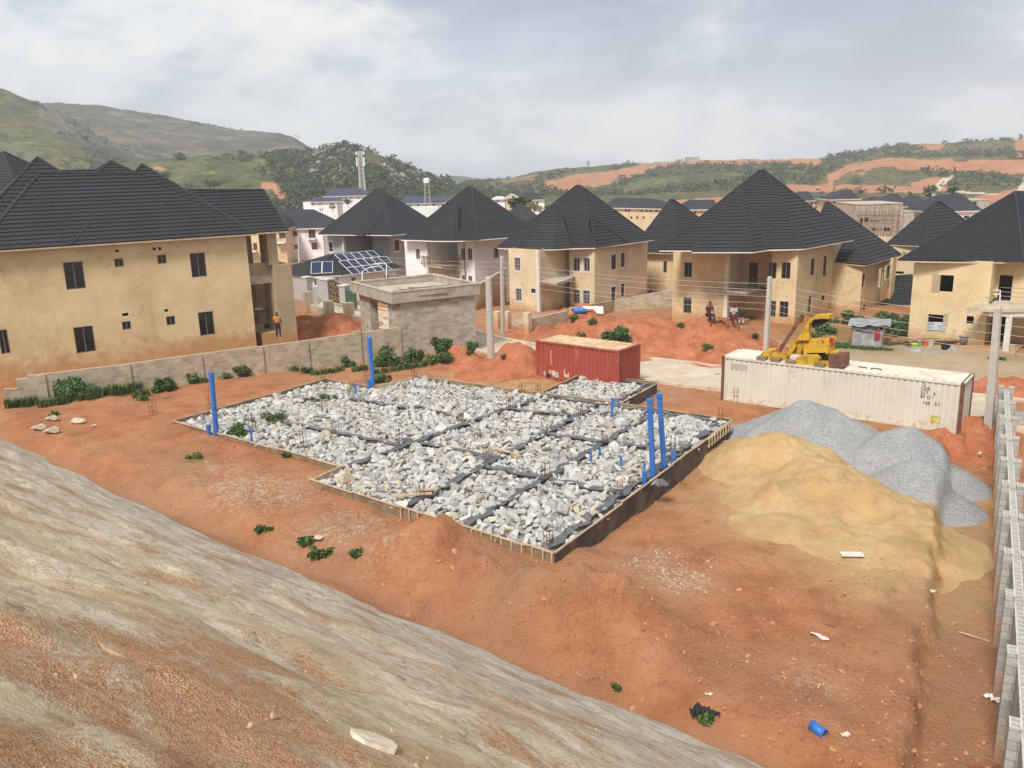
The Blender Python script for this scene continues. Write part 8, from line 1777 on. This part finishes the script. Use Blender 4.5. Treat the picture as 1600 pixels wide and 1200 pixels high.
# pebbles over soil and slope
g = np.random.default_rng(77); k = 4500; pp = []; ss = []
while len(pp) < k:
    px_, py_ = g.uniform(0, 1560), g.uniform(690, 1200)
    if py_ > 685 + .434 * px_ - 6: continue
    P = G(px_, py_, .0); 
    if inpoly1(P.x, P.y, SLAB): continue
    pp.append((P.x, P.y)); ss.append(min(.13, .014 + .022 * g.pareto(2.3)))
pp = np.array(pp); tag(rocks_mesh('soil_gravel', np.stack([pp[:, 0], pp[:, 1], height(pp[:, 0], pp[:, 1]) + .005], 1), np.array(ss), 5, simple('clod', (.44, .215, .11), .95, .35, 9.), RVL), kind='stuff')
cl = []; cs = []
for px_, py_, r, n_ in ((430, 775, 1.5, 160), (540, 830, 1.1, 90), (1010, 882, .6, 90), (1075, 905, .6, 110), (1040, 868, .5, 50), (1260, 1060, .8, 40), (380, 762, 1.2, 80), (1100, 880, .5, 30)):
    P = T(px_, py_)
    for _ in range(int(n_ * .6)): cl.append((P.x + g.normal() * r * .8, P.y + g.normal() * r * .8)); cs.append(g.uniform(.02, .055))
cl = np.array(cl); tag(rocks_mesh('chipping_gravel', np.stack([cl[:, 0], cl[:, 1], height(cl[:, 0], cl[:, 1]) + .01], 1), np.array(cs), 6, simple('pale_chipping', (.56, .42, .29), .9, .3, 9.), RVL), kind='stuff')
sp_ = []; s2_ = []
k = 5200; uu = g.uniform(-4, SL_L + 6, k); ww = g.uniform(2.2, 17.2, k) ** 1.0
iu = ((uu - us[0]) / .13).astype(int); iw = np.searchsorted(ws, ww); ok = (iu >= 0) & (iu < len(us) - 1) & (iw < len(ws) - 1); msk = soil.reshape(UU.shape)[np.clip(iw, 0, len(ws) - 1), np.clip(iu, 0, len(us) - 1)] + .28; ok &= g.uniform(size=k) < msk
z_ = _zs[np.clip(iw, 0, len(ws) - 1), np.clip(iu, 0, len(us) - 1)]; LP = np.stack([uu, -ww, z_ + .004, np.ones(k)], 1)[ok]; WP = (LP @ np.array(SLM).T)[:, :3]
tag(rocks_mesh('slope_gravel', WP, np.minimum(.05, .007 + .006 * g.pareto(2.2, len(WP))), 8, simple('slope_grit', (.52, .34, .21), .95, .35, 14.), RVL), kind='stuff')
M['ledge'] = simple('brown_ledge', (.40, .28, .17), .95, .25, 6., bmp=.5, bscale=12); M['slopestone'] = simple('slope_stone', (.66, .56, .43), .95, .2, 4., bmp=.5, bscale=12, dirt=(.52, .40, .27))
for px_, py_, l, w, hh, a_, lb in ((176, 1014, .62, .2, .06, .0, 'thin brown stone slab half buried in the soil of the slope'), (586, 1156, .55, .42, .045, .1, 'flat pale squarish stone set in the lower slope'), (375, 748, .2, .1, .03, 0, '')):
    if not lb: continue
    P, t_ = slope_at(px_, py_); g2 = np.random.default_rng(int(px_)); n_ = 9; q = [(math.cos(2 * math.pi * j / n_) * l * g2.uniform(.75, 1.05) * .5, math.sin(2 * math.pi * j / n_) * w * g2.uniform(.75, 1.05) * .5) for j in range(n_)]
    u = Vector((_rl.x, _rl.y, -.03)).normalized(); v = Vector((_rn.x, _rn.y, -.67)).normalized(); mb = MB(); mb.extr([(x * math.cos(a_) - y * math.sin(a_), x * math.sin(a_) + y * math.cos(a_)) for x, y in q], P - u.cross(v) * (.012 if u.cross(v).z > 0 else -.012), u, v, u.cross(v), hh); tag(mb.build('stone', M['ledge' if w == .2 else 'slopestone']), lb, 'stone')
# ------------------------------------------------------------------ haze
hz_m = bpy.data.materials.new('haze_air'); hz_m.use_nodes = True; t_ = hz_m.node_tree; t_.nodes.remove(t_.nodes['Principled BSDF']); pv = t_.nodes.new('ShaderNodeVolumePrincipled'); pv.inputs['Color'].default_value = (.86, .92, 1., 1); pv.inputs['Density'].default_value = HAZE; pv.inputs['Anisotropy'].default_value = .2
t_.links.new(pv.outputs[0], t_.nodes['Material Output'].inputs['Volume'])
mb = MB(); mb.box((0, 600, 64), (3600, 1900, 156)); o = mb.build('haze', hz_m); tag(o, kind='stuff')
SC.cycles.volume_bounces = 1; SC.cycles.volume_max_steps = 64
